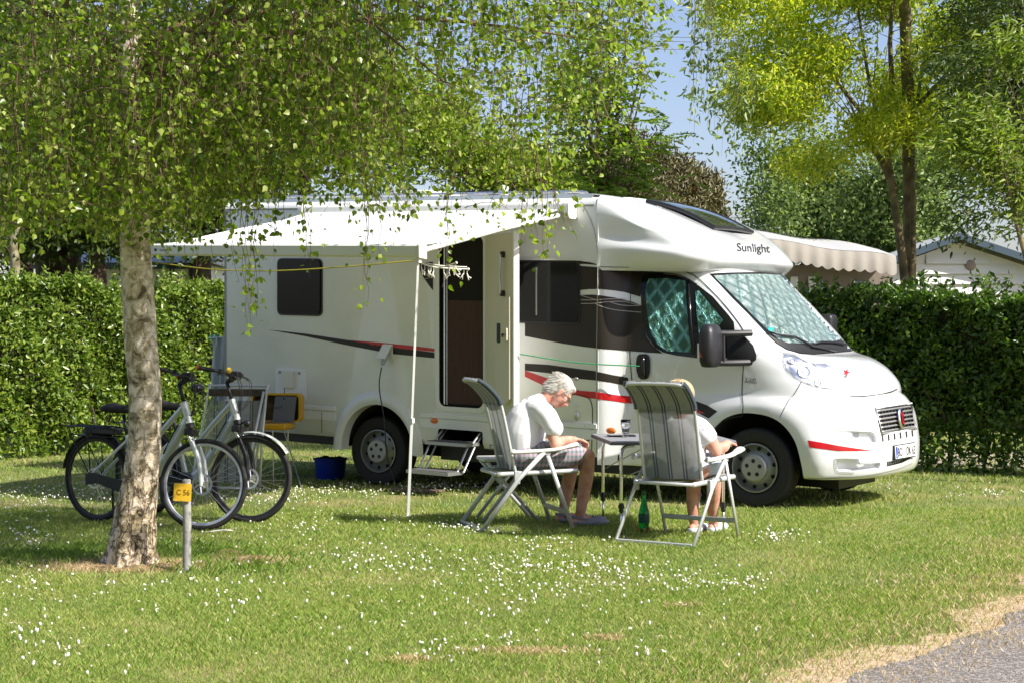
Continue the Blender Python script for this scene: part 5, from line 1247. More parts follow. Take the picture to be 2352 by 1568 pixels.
trunk(g,[Vector((0,0,0)),S_(36,640),S_(30,560),S_(45,480),S_(55,400),S_(78,300),S_(90,150)],[.07,.065,.06,.06,.05,.04,.03]); g.build('trunk',mat('lichen_bark',(.26,.24,.14),.85,bump=(20,.6,5,.01),var=(12,(.12,.10,.05),.4,.6)),sb,True)
C=blob_points([PB(70,180,22.5,110,140),PB(40,380,22.5,60,70)],260,.1,-.3,1.2,33); leaf_mesh('crown',sprigs(C,7,.15)-np.array(tb),.10,drk,sb,aspect=.5,axis=(0,0,-.4))
# far-off wood closing the horizon under and beside the crowns
wm=leaf_mat('far_wood',[(.03,.05,.012),(.05,.08,.02),(.08,.11,.03)],trans=.1)
nW=26000; X=RNG.uniform(-42,42,nW); Hh=3.2+1.3*np.sin(X*.35)+.8*np.sin(X*1.3+1); Z=RNG.random(nW)*Hh; Yw=60+RNG.normal(size=nW)*1.5
k=(X/Yw*F_PX+CX<1180)|(X/Yw*F_PX+CX>1700); Z=np.where(k,Z,Z*.55)
o=leaf_mesh('distant_wood',np.stack([X,Yw,Z],1),.45,wm,aspect=.8); o['kind']='stuff'

nW=9000; a=RNG.uniform(R(100),R(335),nW); rad=15+RNG.normal(size=nW)*1.0; Z=RNG.random(nW)**.8*(8.5+1.5*np.sin(a*9)+np.sin(a*23)); X=np.cos(a-R(35))*rad; Yb=np.sin(a-R(35))*rad+4  # leaf ring added out of view behind the camera to cut sky fill
k=(Yb<-3)&~((X>8)&(Z>7.5)); o=leaf_mesh('unseen_sky_blocker',np.stack([X,Yb,Z],1)[k],1.25,wm,aspect=.8); o['kind']='stuff'
# ================================================================ mobile homes, tent awning, wires
sid=mat('white_siding',(.74,.74,.71),.5); bluer=mat('blue_grey_trim',(.06,.09,.12),.5); roofm=mat('pale_roof_sheet',(.50,.53,.56),.5,bump=(30,.2,3,.01))
def siding(g,x0,x1,y,z0,zfun,step=.155):
    z=z0
    while True:
        zt=z+step; 
        if zt>zfun(x0) and zt>zfun((x0+x1)/2): break
        # width clipped by the gable line
        a,b_=x0,x1
        for _ in range(60):
            if zfun(a)<zt: a+=(x1-x0)/60
            if zfun(b_)<zt: b_-=(x1-x0)/60
        if b_<=a: break
        g.add([(a,y,z),(b_,y,z),(b_,y-.045,z),(a,y-.045,z),(a,y,zt),(b_,y,zt)],[(3,2,5,4),(0,1,2,3)]); z=zt
Yh=26.0
pk=at(2195,543,Yh); el=at(2098,578,Yh); 
mh=thing('mobile_home','white clapboard mobile home gable with slate blue roof edge behind the dark hedge','mobile home',(pk.x,Yh,0))
hw=pk.x-el.x; slope=(pk.z-el.z)/hw; W_=1.85; Er=2.55
def zf(x): return pk.z-.10-slope*abs(x)*1.0 if x<0 else pk.z-.10-slope*.92*x
g=MB(); g.add([(-W_,0,.4),(Er,0,.4),(Er,0,zf(Er)),(0,0,zf(0)),(-W_,0,zf(-W_)),(-W_,6,.4),(Er,6,.4),(Er,6,zf(Er)),(0,6,zf(0)),(-W_,6,zf(-W_))],[(0,1,2,3,4),(9,8,7,6,5),(0,4,9,5),(1,6,7,2)])
siding(g,-W_,Er,-.003,.4,zf); g.build('wall',sid,mh)
g=MB()
for s0,s1 in ((-W_-.18,0),(0,Er+.18)):
    a=(s0,zf(s0)+.03); b_=(s1,zf(s1)+.03)
    g.add([(a[0],-.28,a[1]),(b_[0],-.28,b_[1]),(b_[0],-.28,b_[1]+.11),(a[0],-.28,a[1]+.11),(a[0],-.24,a[1]),(b_[0],-.24,b_[1]),(b_[0],-.24,b_[1]+.11),(a[0],-.24,a[1]+.11)],[(0,1,2,3),(7,6,5,4),(0,4,5,1),(3,2,6,7)])
g.build('verge_board',bluer,mh)
g=MB()
for s0,s1 in ((-W_-.18,0),(0,Er+.18)):
    g.add([(s0,-.26,zf(s0)+.145),(s1,-.26,zf(s1)+.145),(s1,6.2,zf(s1)+.145),(s0,6.2,zf(s0)+.145),(s0,-.26,zf(s0)+.10),(s1,-.26,zf(s1)+.10),(s1,6.2,zf(s1)+.10),(s0,6.2,zf(s0)+.10)],[(0,1,2,3),(7,6,5,4),(0,4,5,1),(2,6,7,3)])
g.build('roof',roofm,mh)
v=at(2228,610,Yh); g=MB(); g.lathe([(0,-.05),(.07,-.05),(.085,-.035),(.085,0)],16,M=Matrix.Translation((v.x-pk.x,0,v.z)),axis='y'); g.build('round_vent',mat('vent_brown',(.30,.24,.2),.6),mh,True)
v=at(2188,561,Yh); MB().box((v.x-pk.x-.2,-.04,v.z-.02),(v.x-pk.x+.2,-.0,v.z+.01)).build('slot_vent',sid,mh)
# left mobile home
Yl=30; a0=at(105,607,Yl); a1=at(455,607,Yl)
ml=thing('mobile_home','long white mobile home glimpsed between the leaves above the bright hedge on the left','mobile home',(a0.x,Yl,0))
g=MB(); W2=a1.x-a0.x+.1; g.box((0,0,.4),(W2,3.5,a0.z)); siding(g,0,W2,-.003,.4,lambda x:a0.z); g.build('wall',mat('bright_siding',(.78,.78,.76),.5),ml)
g=MB(); rz_=at(105,560,Yl).z; g.add([(-.2,-.35,a0.z),(W2+.2,-.35,a0.z),(W2+.2,1.7,rz_+.1),(-.2,1.7,rz_+.1),(W2+.2,3.8,a0.z),(-.2,3.8,a0.z)],[(0,1,2,3),(3,2,4,5),(0,3,5),(1,4,2)]); g.build('roof',mat('light_roof',(.62,.65,.70),.5),ml)
MB().box((-.2,-.37,a0.z-.10),(W2+.2,-.34,a0.z+.01)).build('gutter',bluer,ml)
for px in (118,405,448):
    x=at(px,0,Yl).x-a0.x; MB().box((x-.04,-.42,.4),(x+.04,-.36,a0.z)).build('post',mat('dark_post',(.03,.03,.05),.5) if px==118 else bpy.data.materials['dark_post'],ml)
for px in (190,330):
    x=at(px,0,Yl).x-a0.x; w_=MB().box((x,-.03,1.3),(x+.9,-.004,2.15)).build('window',glassd,ml); MB().box((x-.05,-.04,1.25),(x+.95,-.031,1.30)).build('window_sill',sid,w_)
# tent awning with scalloped valance
Yt2=25.0; l0=at(1740,548,Yt2); r0=at(2058,590,Yt2); beige=mat('beige_awning_cloth',(.36,.33,.29),.85,bump=(6,.3,4,.02)); beig2=mat('greige_tent_wall',(.24,.20,.17),.85,bump=(5,.4,4,.03)); pvc=mat('awning_roof_pvc',(.50,.50,.50),.45)
ta=thing('tent_awning','beige tent awning with scalloped valance and clear windows beyond the windscreen','awning',(l0.x,Yt2,0))
WW=r0.x-l0.x; n_=96
def ztop(t): return l0.z+(r0.z-l0.z)*t+.02*math.sin(t*9)
g=MB(); vs=[];drop=.26
for i in range(n_+1):
    t=i/n_; sc=.045*abs(math.sin(PI*t*13)); vs+= [(WW*t,-.004*math.sin(t*60),ztop(t)),(WW*t,-.05-.007*math.sin(t*60+1),ztop(t)-drop*.5),(WW*t,-.06-.008*math.sin(t*60+1),ztop(t)-drop-sc)]
g.add(vs,[(3*i+k,3*i+3+k,3*i+4+k,3*i+1+k) for i in range(n_) for k in (0,1)]); g.build('valance',beige,ta,True)
g=MB(); vs=[]
for i in range(25):
    t=i/24; vs+=[(WW*t,0,ztop(t)+.005),(WW*t,1.2,ztop(t)+.16),(WW*t*.98,2.8,ztop(t)+.34)]
g.add(vs,[(3*i+k,3*i+3+k,3*i+4+k,3*i+1+k) for i in range(24) for k in (0,1)]); g.build('canopy',pvc,ta,True)
fr0=at(1768,545,Yt2+2.8)
g=MB(); g.box((-.2,.28,0),(WW,.31,ztop(1)-.12)); g.build('tent_wall',beig2,ta)
def win(px0,px1,z0,z1,nm,m):
    x0=at(px0,0,Yt2+.25).x-l0.x; x1=at(px1,0,Yt2+.25).x-l0.x; g=MB(); g.box((x0,.262,z0),(x1,.279,z1)); return g.build(nm,m,ta)
sidew=mat('siding_behind_window',(.80,.79,.76),.4)
def sid_win(px0,px1):
    x0=at(px0,0,Yt2+.25).x-l0.x; x1=at(px1,0,Yt2+.25).x-l0.x; g=MB(); z=1.2
    while z<2.28: g.add([(x0,.27,z),(x1,.27,z),(x1,.235,z),(x0,.235,z),(x0,.27,z+.16),(x1,.27,z+.16)],[(3,2,5,4),(0,1,2,3)]); z+=.165
    g.build('rolled_window',sidew,ta)
sid_win(1816,1833); sid_win(1857,1877)
win(1878,1896,1.3,2.26,'clear_window',mat('tent_window',(.25,.32,.42),.15)); win(1897,1902,1.2,2.28,'tent_post',M['blackp']); win(1965,2000,1.2,2.28,'clear_window',bpy.data.materials['tent_window'])
# wires
g=MB()
wt=thing('power_line','three thin overhead wires crossing the open sky','wires',(0,60,0))
for y0_ in (78,88,106):
    a=at(1380,y0_+4,60); b_=at(2000,y0_-14,60); g.tube([Vector((a.x-12,0,a.z+.3)),Vector((a.x,0,a.z)),Vector(((a.x+b_.x)/2,0,(a.z+b_.z)/2-.25)),Vector((b_.x,0,b_.z))],.012,4)
g.build('wire',mat('wire_grey',(.20,.21,.25),.5),wt)
# ================================================================ BICYCLES
silverp=mat('silver_frame_paint',(.62,.65,.62),.3,.25,coat=.6); spk=mat('spoke_steel',(.6,.6,.62),.3,.9); rimw=mat('silver_rim',(.80,.81,.88),.28,.7); rimd=mat('dark_rim',(.05,.05,.055),.3,.6)
redg=mat('red_end_cap',(.45,.02,.02),.4)
def bike(loc, rz, label, steer, rim_m, fork_m, seed, extra_fender):
    t=thing('bicycle',label,'bicycle',loc,rz,'electric bicycles parked behind the birch'); WB=1.13; r=.35
    def wheel_(cx,yaw,nm,rm,yo=0):
        Mx=Matrix.Translation((cx,yo,r))@Matrix.Rotation(yaw,4,'Z')
        g=MB(); n=64; k=8; vs=[]
        for i in range(n):
            a=2*PI*i/n
            for j in range(k): b_=2*PI*j/k; q=.328+.021*math.cos(b_); vs.append((q*math.cos(a),.020*math.sin(b_),q*math.sin(a)))
        g.add(vs,[(i*k+j,i*k+(j+1)%k,((i+1)%n)*k+(j+1)%k,((i+1)%n)*k+j) for i in range(n) for j in range(k)],Mx)
        w_=g.build(nm,M['rubber'],t,True)
        g=MB(); g.lathe([(.312,-.011),(.297,-.010),(.290,0),(.297,.010),(.312,.011),(.312,-.011)],64,M=Mx,axis='y'); g.build('rim',rm,w_,True,angle=40)
        g=MB()
        for i in range(32):
            a=2*PI*i/32; a2=a+(.55 if i%2 else -.55); s_=.03 if i%4<2 else -.03
            g.tube([(.022*math.cos(a2),s_,.022*math.sin(a2)),(.292*math.cos(a),0,.292*math.sin(a))],.0013,3,cap=False,M=Mx)
        o_=g.build('spokes',spk,w_,fixn=False)
        g=MB(); g.lathe([(0,-.05),(.012,-.05),(.014,-.03),(.03,-.03),(.03,.03),(.014,.03),(.012,.05),(0,.05)],16,M=Mx,axis='y'); g.build('hub',M['alu'],w_,True,angle=40)
        # disc rotor with holes hinted by spider arms
        g=MB(); g.lathe([(.066,-.036),(.082,-.036),(.082,-.034),(.066,-.034),(.066,-.036)],36,M=Mx,axis='y')
        for i in range(6):
            a=2*PI*i/6; g.tube([(.02*math.cos(a),-.035,.02*math.sin(a)),(.068*math.cos(a+.5),-.035,.068*math.sin(a+.5))],.005,4,M=Mx)
        g.build('brake_disc',mat('brake_disc_steel',(.75,.76,.78),.3,.8),w_)
        return w_
    wheel_(0,0,'rear_wheel',rimd)
    # steering axis: head tube
    ht=Vector((.925,0,.97)); hb=Vector((.985,0,.80)); ax=(hb-ht).normalized(); fc=Vector((WB,0,r))
    # rotate front assembly about the steering axis
    SM=Matrix.Translation(hb)@Matrix.Rotation(steer,4,-ax)@Matrix.Translation(-hb)
    fc2=SM@fc
    # front wheel object geometry in its own steer frame
    def front_wheel():
        w_=wheel_(0,0,'front_wheel',rim_m)
        X=SM@Matrix.Translation((WB,0,0))
        for o in [w_]+[c for c in bpy.data.objects if c.parent==w_]:
            o.data.transform(X)
    front_wheel()
    g=MB()
    bb=Vector((.46,0,.29)); st=Vector((.36,0,.60)); ra=Vector((0,0,r))
    fr=MB(); fr.tube([ht+Vector((.0,0,.0)),hb],.030,12)
    fr.tube(cat_rom([hb+Vector((-.01,0,.05)),Vector((.78,0,.60)),Vector((.62,0,.40)),bb],5),[.034+.006*i/15 for i in range(16)],12,sq=(.8,1.25))
    fr.tube(cat_rom([ht+Vector((-.005,0,-.035)),Vector((.72,0,.76)),Vector((.52,0,.58)),st+Vector((.0,0,-.04))],5),.022,10)
    fr.tube([bb,Vector((.33,0,.70))],.021,10)
    for s in (-1,1):
        fr.tube(cat_rom([bb+Vector((0,s*.03,0)),Vector((.25,s*.055,.30)),Vector((.06,s*.065,.335)),ra+Vector((0,s*.065,0))],4),.015,8,sq=(1,1.3))
        fr.tube(cat_rom([Vector((.345,s*.02,.66)),Vector((.2,s*.055,.53)),Vector((.03,s*.065,.40)),ra+Vector((0,s*.065,0))],4),.012,8)
    f_=fr.build('frame',silverp,t,True,angle=50)
    g=MB(); g.tube([Vector((.80,-.036,.66)),Vector((.90,-.034,.80))],.008,4); g.tube([Vector((.74,-.03,.57)),Vector((.80,-.036,.66))],.006,4); g.build('frame_stripe',M['blackgloss'],f_)
    text_flat('POWER',.11,.022,Matrix.Translation((.17,-.0775,.318))@Matrix.Rotation(R(90),4,'X')@Matrix.Rotation(R(-6),4,'Z'),'frame_lettering',M['blackp'],f_)
    # fork
    g=MB()
    for s in (-1,1):
        g.tube([SM@(hb+Vector((.005,s*.058,-.06))),SM@(hb+ax*.17+Vector((0,s*.058,0)))],.013,8)
    g.build('fork_stanchion',M['chrome'],t,True)
    g=MB()
    for s in (-1,1):
        g.tube([SM@(hb+ax*.14+Vector((0,s*.058,0))),SM@(hb+ax*.28+Vector((.02,s*.058,0))),SM@(fc+Vector((0,s*.058,.02))),SM@(fc+Vector((0,s*.058,-.015)))],[.021,.021,.018,.014],10)
    g.tube([SM@(hb+ax*.135+Vector((.0,s*.058,0))) for s in (-1,1)],.012,8)
    g.build('fork_leg',fork_m,t,True)
    g=MB(); g.tube([SM@(hb+Vector((-.0,0,.01))),SM@(hb+ax*.03)],.034,14); g.box((-.035,-.075,-.035),(.035,.075,.02),M=SM@Matrix.Translation(hb+ax*.055),bev=.01); g.build('fork_crown',M['blackp'],t)
    # stem and bars
    g=MB(); top=ht-ax*.15; g.tube([SM@ht,SM@top],.015,10); g.tube([SM@top,SM@(top+Vector((.05,0,.02)))],.02,10)
    c=top+Vector((.05,0,.02)); g.build('stem',M['blackp'],t,True)
    barp=[c+Vector((-.16,.30,.065)),c+Vector((-.05,.24,.05)),c+Vector((.0,.10,.03)),c,c+Vector((.0,-.10,.03)),c+Vector((-.05,-.24,.05)),c+Vector((-.16,-.30,.065))]
    g=MB(); g.tube([SM@p for p in cat_rom(barp,4)],.012,8); hbars=g.build('handlebar',M['blackp'],t,True)
    g=MB()
    for s,e in ((0,1),(-1,-2)):
        a,b_=barp[s],barp[e]; g.tube([SM@a,SM@a.lerp(b_,.55),SM@b_],[.019,.018,.014],10)
    g.build('grip',M['rubber'],hbars,True)
    g=MB()
    for s,e in ((0,1),(-1,-2)):
        a,b_=barp[s],barp[e]; q=(a-b_).normalized(); g.tube([SM@a,SM@(a+q*.012)],.021,12)
    g.build('grip_end',redg,hbars,True)
    g=MB()
    for y in (-1,1):
        a=c+Vector((-.02,y*.19,.045)); g.tube([SM@a,SM@(a+Vector((.05,y*.01,-.02))),SM@(a+Vector((.02,y*.10,-.03)))],[.008,.007,.005],6); g.box((-.02,-.018,-.015),(.02,.018,.02),M=SM@Matrix.Translation(a),bev=.005)
    g.build('brake_lever',M['blackp'],hbars)
    g=MB()
    for y,dy in ((-.16,.03),(.16,-.02),(-.10,.02),(.10,.0)):
        a=c+Vector((.0,y,.04)); g.tube([SM@p for p in cat_rom([a,a+Vector((.10,dy,-.05)),a+Vector((.11,-y*.5,-.22)),hb+Vector((-.02,-y*.2,.03))],5)],.0035,4,cap=False)
    g.build('cable',M['blackp'],t,fixn=False)
    g=MB(); g.box((-.03,-.045,-.02),(.05,.045,.045),M=SM@Matrix.Translation(c+Vector((.01,0,.02))),bev=.012); g.build('display_unit',M['blackp'],t)
    if seed==2:
        g=MB(); g.ball(SM@(c+Vector((.03,-.15,.06))),.024); g.build('bell',mat('yellow_bell',(.75,.50,.03),.4),hbars,True)
        g=MB(); g.tube([SM@(hb+ax*.02+Vector((.02,-.0,0))),SM@(hb+ax*.02+Vector((.09,-.05,.02)))],.008,6); g.ball(SM@(hb+ax*.0+Vector((.12,-.07,-.02))),(.03,.03,.03)); g.build('front_lamp',M['blackp'],t,True)
    else:
        g=MB(); g.ball(SM@(c+Vector((.10,0,-.05))),(.05,.06,.035)); g.build('front_lamp',M['blackgloss'],t,True)
    # saddle, post, rack, battery, mudguards, drive
    g=MB(); g.tube([Vector((.34,0,.66)),Vector((.29,0,.86))],.014,8); g.build('seat_post',M['blackp'],t,True)
    g=MB(); sec=[]
    for x,w_,z,h in ((.10,.02,.90,.01),(.115,.085,.905,.03),(.17,.10,.91,.04),(.25,.075,.905,.035),(.32,.035,.90,.03),(.385,.022,.895,.025),(.40,.008,.89,.01)):
        sec.append([(x,w_*math.cos(2*PI*k/14),z+h*math.sin(2*PI*k/14)) for k in range(14)])
    l_=loft(sec); l_.build('saddle',M['rubber'],t,True)
    g=MB()
    for s in (-1,1):
        g.tube([Vector((.30,s*.05,.74)),Vector((.10,s*.07,.76)),Vector((-.28,s*.07,.76)),Vector((-.31,s*.03,.76))],.007,6)
        g.tube([Vector((.28,s*.05,.68)),Vector((-.22,s*.065,.695))],.006,6)
        for x in (-.24,-.05): g.tube([Vector((x,s*.07,.76)),Vector((x+.02,s*.07,.69)),Vector((.0,s*.07,.36))],.005,5)
    for x in (-.28,-.15,0,.15): g.tube([Vector((x,-.07,.76)),Vector((x,.07,.76))],.005,5)
    g.build('luggage_rack',M['blackp'],t,True)
    g=MB(); g.box((-.10,-.05,.70),(.24,.05,.752),bev=.012); g.build('battery',M['blackp'],t)
    g=MB(); vs=[]
    for i in range(30):
        a=R(-8+178*i/29)+0.0
        for y,dz in ((-.03,-.012),(-.018,0),(.018,0),(.03,-.012)): q=.372+dz; vs.append((q*math.cos(a),y,r+q*math.sin(a)))
    g.add(vs,[(4*i+j,4*i+j+1,4*i+5+j,4*i+4+j) for i in range(29) for j in range(3)]); g.build('mudguard',M['blackgloss'],t,True)
    if extra_fender:
        g=MB(); vs=[]
        for i in range(20):
            a=R(35+115*i/19)
            for y,dz in ((-.028,-.012),(-.016,0),(.016,0),(.028,-.012)): q=.375+dz; vs.append(SM@Vector((WB+q*math.cos(a),y,r+q*math.sin(a))))
        g.add(vs,[(4*i+j,4*i+j+1,4*i+5+j,4*i+4+j) for i in range(19) for j in range(3)]); g.build('mudguard',silverp,t,True)
    g=MB(); g.lathe([(0,-.06),(.075,-.06),(.085,-.05),(.085,.05),(.075,.06),(0,.06)],24,M=Matrix.Translation(bb),axis='y'); g.build('motor',M['blackp'],t,True,angle=40)
    g=MB(); g.tube([bb+Vector((0,-.08,0)),bb+Vector((-.07,-.085,-.15))],.012,6); g.tube([bb+Vector((0,.08,0)),bb+Vector((.07,.085,.15))],.012,6); g.build('crank',M['alu'],t)
    g=MB()
    for s,p in ((-1,bb+Vector((-.07,-.13,-.15))),(1,bb+Vector((.07,.13,.15)))): g.box((p.x-.045,p.y-.04,p.z-.012),(p.x+.045,p.y+.04,p.z+.012),bev=.004)
    g.build('pedal',M['blackp'],t)
    g=MB(); g.prism([(-.03,.30),(.10,.32),(.38,.25),(.52,.25),(.52,.33),(.40,.345),(.05,.40),(-.03,.39)],'y',-.095,-.082); g.build('chain_guard',M['blackp'],t)
    g=MB(); g.tube([Vector((.10,.07,.30)),Vector((.02,.16,.02)),Vector((-.02,.19,.0))],.010,6); g.build('kickstand',M['blackp'],t)
    return t
brz=math.atan2(-.53,.85)
bike(Vector((-3.30,13.50,0)),brz,'near electric bicycle with white front fork and bright front rim, half behind the birch trunk',R(24),rimw,silverp,1,False)
bike(Vector((-3.02,14.02,0)),brz,'farther electric bicycle with black fork, yellow bell and short silver front mudguard',R(18),rimd,M['blackp'],2,True)
# ================================================================ number post
pp=gnd(429,1314); post=thing('number_post','grey round post with a yellow plate marked C 56 standing in front of the bicycles','sign post',pp)
g=MB(); g.tube([(0,0,-.02),(.002,0,.30),(-.002,0,.575)],.0265,18); g.lathe([(.0265,.575),(.022,.583),(0,.585)],18); g.build('post',mat('weathered_grey_post',(.34,.33,.30),.8,bump=(40,.4,5,.004),var=(25,(.24,.23,.21),.45,.65)),post,True,angle=50)
yp=mat('yellow_plate',(.78,.46,.03),.45,var=(9,(.70,.40,.03),.5,.7))
PM_=Matrix.Translation((-.02,-.034,.505))@Matrix.Rotation(R(90),4,'X')@Matrix.Rotation(R(-3),4,'Z')
g=MB(); g.prism(rrect(-.055,-.055,.055,.055,.008),'z',-.003,.003,M=PM_); pl=g.build('number_plate',yp,post)
text_flat('C 56',.082,.036,PM_@Matrix.Translation((.004,.0,0)),'plate_lettering',mat('brown_ink',(.18,.10,.01),.6),pl,.0045)
g=MB(); g.ball(PM_@Vector((0,.046,.003)),.003); g.ball(PM_@Vector((0,-.046,.003)),.003); g.build('plate_screw',M['steel'],pl)
# ================================================================ folding camping chairs
fabm=bpy.data.materials.new('striped_mesh_fabric'); fabm.use_nodes=True; N,L,b=nodes_of(fabm)
tc=N.new('ShaderNodeTexCoord'); sp=N.new('ShaderNodeSeparateXYZ'); L.new(tc.outputs['Object'],sp.inputs[0])
def mth(op,a,v=None,a2=None):
    m_=N.new('ShaderNodeMath'); m_.operation=op; L.new(a,m_.inputs[0])
    if v is not None: m_.inputs[1].default_value=v
    if a2 is not None: L.new(a2,m_.inputs[1])
    return m_.outputs[0]
ys=mth('ADD',sp.outputs[1],1.0); ym=mth('MODULO',ys,.118); d1=mth('ABSOLUTE',mth('SUBTRACT',ym,.050)); d2=mth('ABSOLUTE',mth('SUBTRACT',ym,.072)); mn=mth('MINIMUM',d1,None,d2); st_=mth('LESS_THAN',mn,.0062)
zm=mth('MODULO',mth('ADD',sp.outputs[2],None,mth('MULTIPLY',sp.outputs[1],.12)),.13); dz=mth('LESS_THAN',mth('ABSOLUTE',mth('SUBTRACT',zm,.06)),.011); dy=mth('LESS_THAN',mth('ABSOLUTE',mth('SUBTRACT',mth('MODULO',ys,.118),.007)),.0016) ; dy2=mth('LESS_THAN',mth('ABSOLUTE',mth('SUBTRACT',mth('MODULO',ys,.118),.017)),.0016)
fl=mth('MULTIPLY',dz,None,mth('MAXIMUM',dy,None,dy2)); tot=mth('MAXIMUM',st_,None,mth('MULTIPLY',fl,.55))
mx=N.new('ShaderNodeMix'); mx.data_type='RGBA'; L.new(tot,mx.inputs[0]); mx.inputs[6].default_value=(.31,.32,.305,1); mx.inputs[7].default_value=(.055,.075,.095,1); L.new(mx.outputs[2],b.inputs['Base Color']); b.inputs['Roughness'].default_value=.75
tr=N.new('ShaderNodeBsdfTransparent'); tl_=N.new('ShaderNodeBsdfTranslucent'); L.new(mx.outputs[2],tl_.inputs[0])
m1=N.new('ShaderNodeMixShader'); m1.inputs[0].default_value=.30; L.new(b.outputs[0],m1.inputs[1]); L.new(tl_.outputs[0],m1.inputs[2])
m2=N.new('ShaderNodeMixShader'); m2.inputs[0].default_value=.17; L.new(m1.outputs[0],m2.inputs[1]); L.new(tr.outputs[0],m2.inputs[2])
out=[n for n in N if n.type=='OUTPUT_MATERIAL'][0]; L.new(m2.outputs[0],out.inputs[0])
fabo=fabm.copy(); fabo.name='striped_head_fabric'
for n in fabo.node_tree.nodes:
    if n.type=='MIX_SHADER' and abs(n.inputs[0].default_value-.17)<.001: n.inputs[0].default_value=0
tubem=mat('pale_grey_tube',(.60,.61,.61),.35,.35); armm=mat('cream_armrest',(.76,.74,.68),.45); jnt=mat('grey_joint',(.40,.41,.42),.5)
def chair(loc,rz,label,rec=1.0):
    t=thing('folding_chair',label,'camping chair',loc,rz,'high backed folding camping chairs at the table')
    W=.232; WL=.278
    # back side rail (profile in x,z)
    bk=[(-.07,.425),(-.11,.60),(-.16,.84),(-.20,.985),(-.25,1.055),(-.31,1.108),(-.35,1.125)]
    fr=MB()
    P=[Vector((x,-W,z)) for x,z in bk]; Q=[Vector((x,W,z)) for x,z in bk[::-1]]
    top=[Vector((-.375,-W+.05,1.137)),Vector((-.38,0,1.141)),Vector((-.375,W-.05,1.137))]
    fr.tube(cat_rom(P+top+Q,4),.0125,8)
    fr.build('back_frame',tubem,t,True)
    g=MB(); g.tube(cat_rom([Vector((-.22,-W-.0,.43)),Vector((.0,-W,.435)),Vector((.37,-W,.445)),Vector((.42,-W+.04,.445)),Vector((.42,W-.04,.445)),Vector((.37,W,.445)),Vector((0,W,.435)),Vector((-.22,W,.43))],4),.014,8,sq=(1,1.3)); g.tube([(-.22,-W,.43),(-.22,W,.43)],.012,8)
    sf=g.build('seat_frame',tubem,t,True)
    # seat fabric & back fabric
    def sheet(name,prof,y0,y1,m_,sag=.02,parent=t,ny=10):
        pr=cat_rom([Vector((x,0,z)) for x,z in prof],4); g=MB(); vs=[]; nn_=len(pr)
        for i,p in enumerate(pr):
            tg_=(pr[min(i+1,nn_-1)]-pr[max(i-1,0)]).normalized(); nr_=Vector((-tg_.z,0,tg_.x))
            for j in range(ny+1):
                u=j/ny; y=y0+(y1-y0)*u; s_=sag*math.sin(PI*u); q=p-nr_*s_*(1 if sag>0 else 1); vs.append((q.x,y,q.z))
        g.add(vs,[(i*(ny+1)+j,i*(ny+1)+j+1,(i+1)*(ny+1)+j+1,(i+1)*(ny+1)+j) for i in range(nn_-1) for j in range(ny)]); return g.build(name,m_,parent,True,fixn=False)
    sheet('seat',[(-.20,.43),(-.05,.425),(.15,.43),(.41,.447)],-W,W,fabm,-.012)
    sheet('backrest',[(-.08,.46),(-.115,.62),(-.16,.84),(-.195,.965)],-W,W,fabm,-.02)
    # padded head part, fabric wrapped round the rails front and back
    hp_=[(-.192,.955),(-.208,1.00),(-.26,1.062),(-.315,1.112),(-.368,1.143)]
    hh_=sheet('headrest',hp_,-W-.016,W+.016,fabo,.0)
    md=hh_.modifiers.new('s','SOLIDIFY'); md.thickness=.034; md.offset=0
    g=MB(); sheet('headrest_hem',[(-.185,.925),(-.192,.965)],-W-.014,W+.014,fabo,.004)
    # X legs
    for s in (-1,1):
        y=s*(WL+.022)
        g=MB(); g.tube([Vector((.15,y,.60)),Vector((.36,y,.012))],.0135,8,sq=(.7,1.25)); g.build('leg',tubem,t,True)
        g=MB(); g.tube([Vector((.13,y+s*.012,.60)),Vector((-.07,y+s*.012,.40)),Vector((-.36,y+s*.012,.012))],.0145,8,sq=(.7,1.3)); g.build('leg',tubem,t,True)
        g=MB(); g.tube(cat_rom([Vector((-.13,y*.98,.60)),Vector((-.05,y,.602)),Vector((.10,y,.607)),Vector((.24,y+s*.004,.618)),Vector((.36,y+s*.004,.645)),Vector((.395,y,.652))],4),[.016]+[.020]*14+[.026]*3+[.028]*2+[.014],12,sq=(1.35,.75)); g.build('armrest',armm,t,True)
        g=MB(); g.box((-.14,y-.012,.585),(-.095,y+.012,.625),bev=.006); g.box((-.105,y-.014,.36),(-.06,y+.014,.46),bev=.006); g.box((.11,y-.012,.575),(.18,y+.012,.60),bev=.005)
        for bx_,bz_ in ((-.20,.205),(.25,.32)): g.ball((bx_,y-.014*(-s)*-1,bz_),.008)
        g.build('joint',jnt,t)
    g=MB(); g.box((-.375,-WL-.03,.002),(-.345,WL+.03,.034),bev=.006); g.build('floor_bar',tubem,t)
    g=MB(); g.box((.300,-WL-.02,.120),(.325,WL+.02,.155),bev=.006); g.build('front_bar',mat('grey_bar',(.36,.37,.38),.4,.4) if 'grey_bar' not in bpy.data.materials else bpy.data.materials['grey_bar'],t)
    return t
MANC=Vector((.036,13.13,0)); MAR=math.atan2(.27,.963); WOC=Vector((1.20,12.25,0)); WOR=math.atan2(.83,.56)
chair(MANC,MAR,'striped folding chair seen from its side, with the grey haired man sitting in it')
chair(WOC,WOR,'striped folding chair seen from behind, with the woman sitting in it at the table')
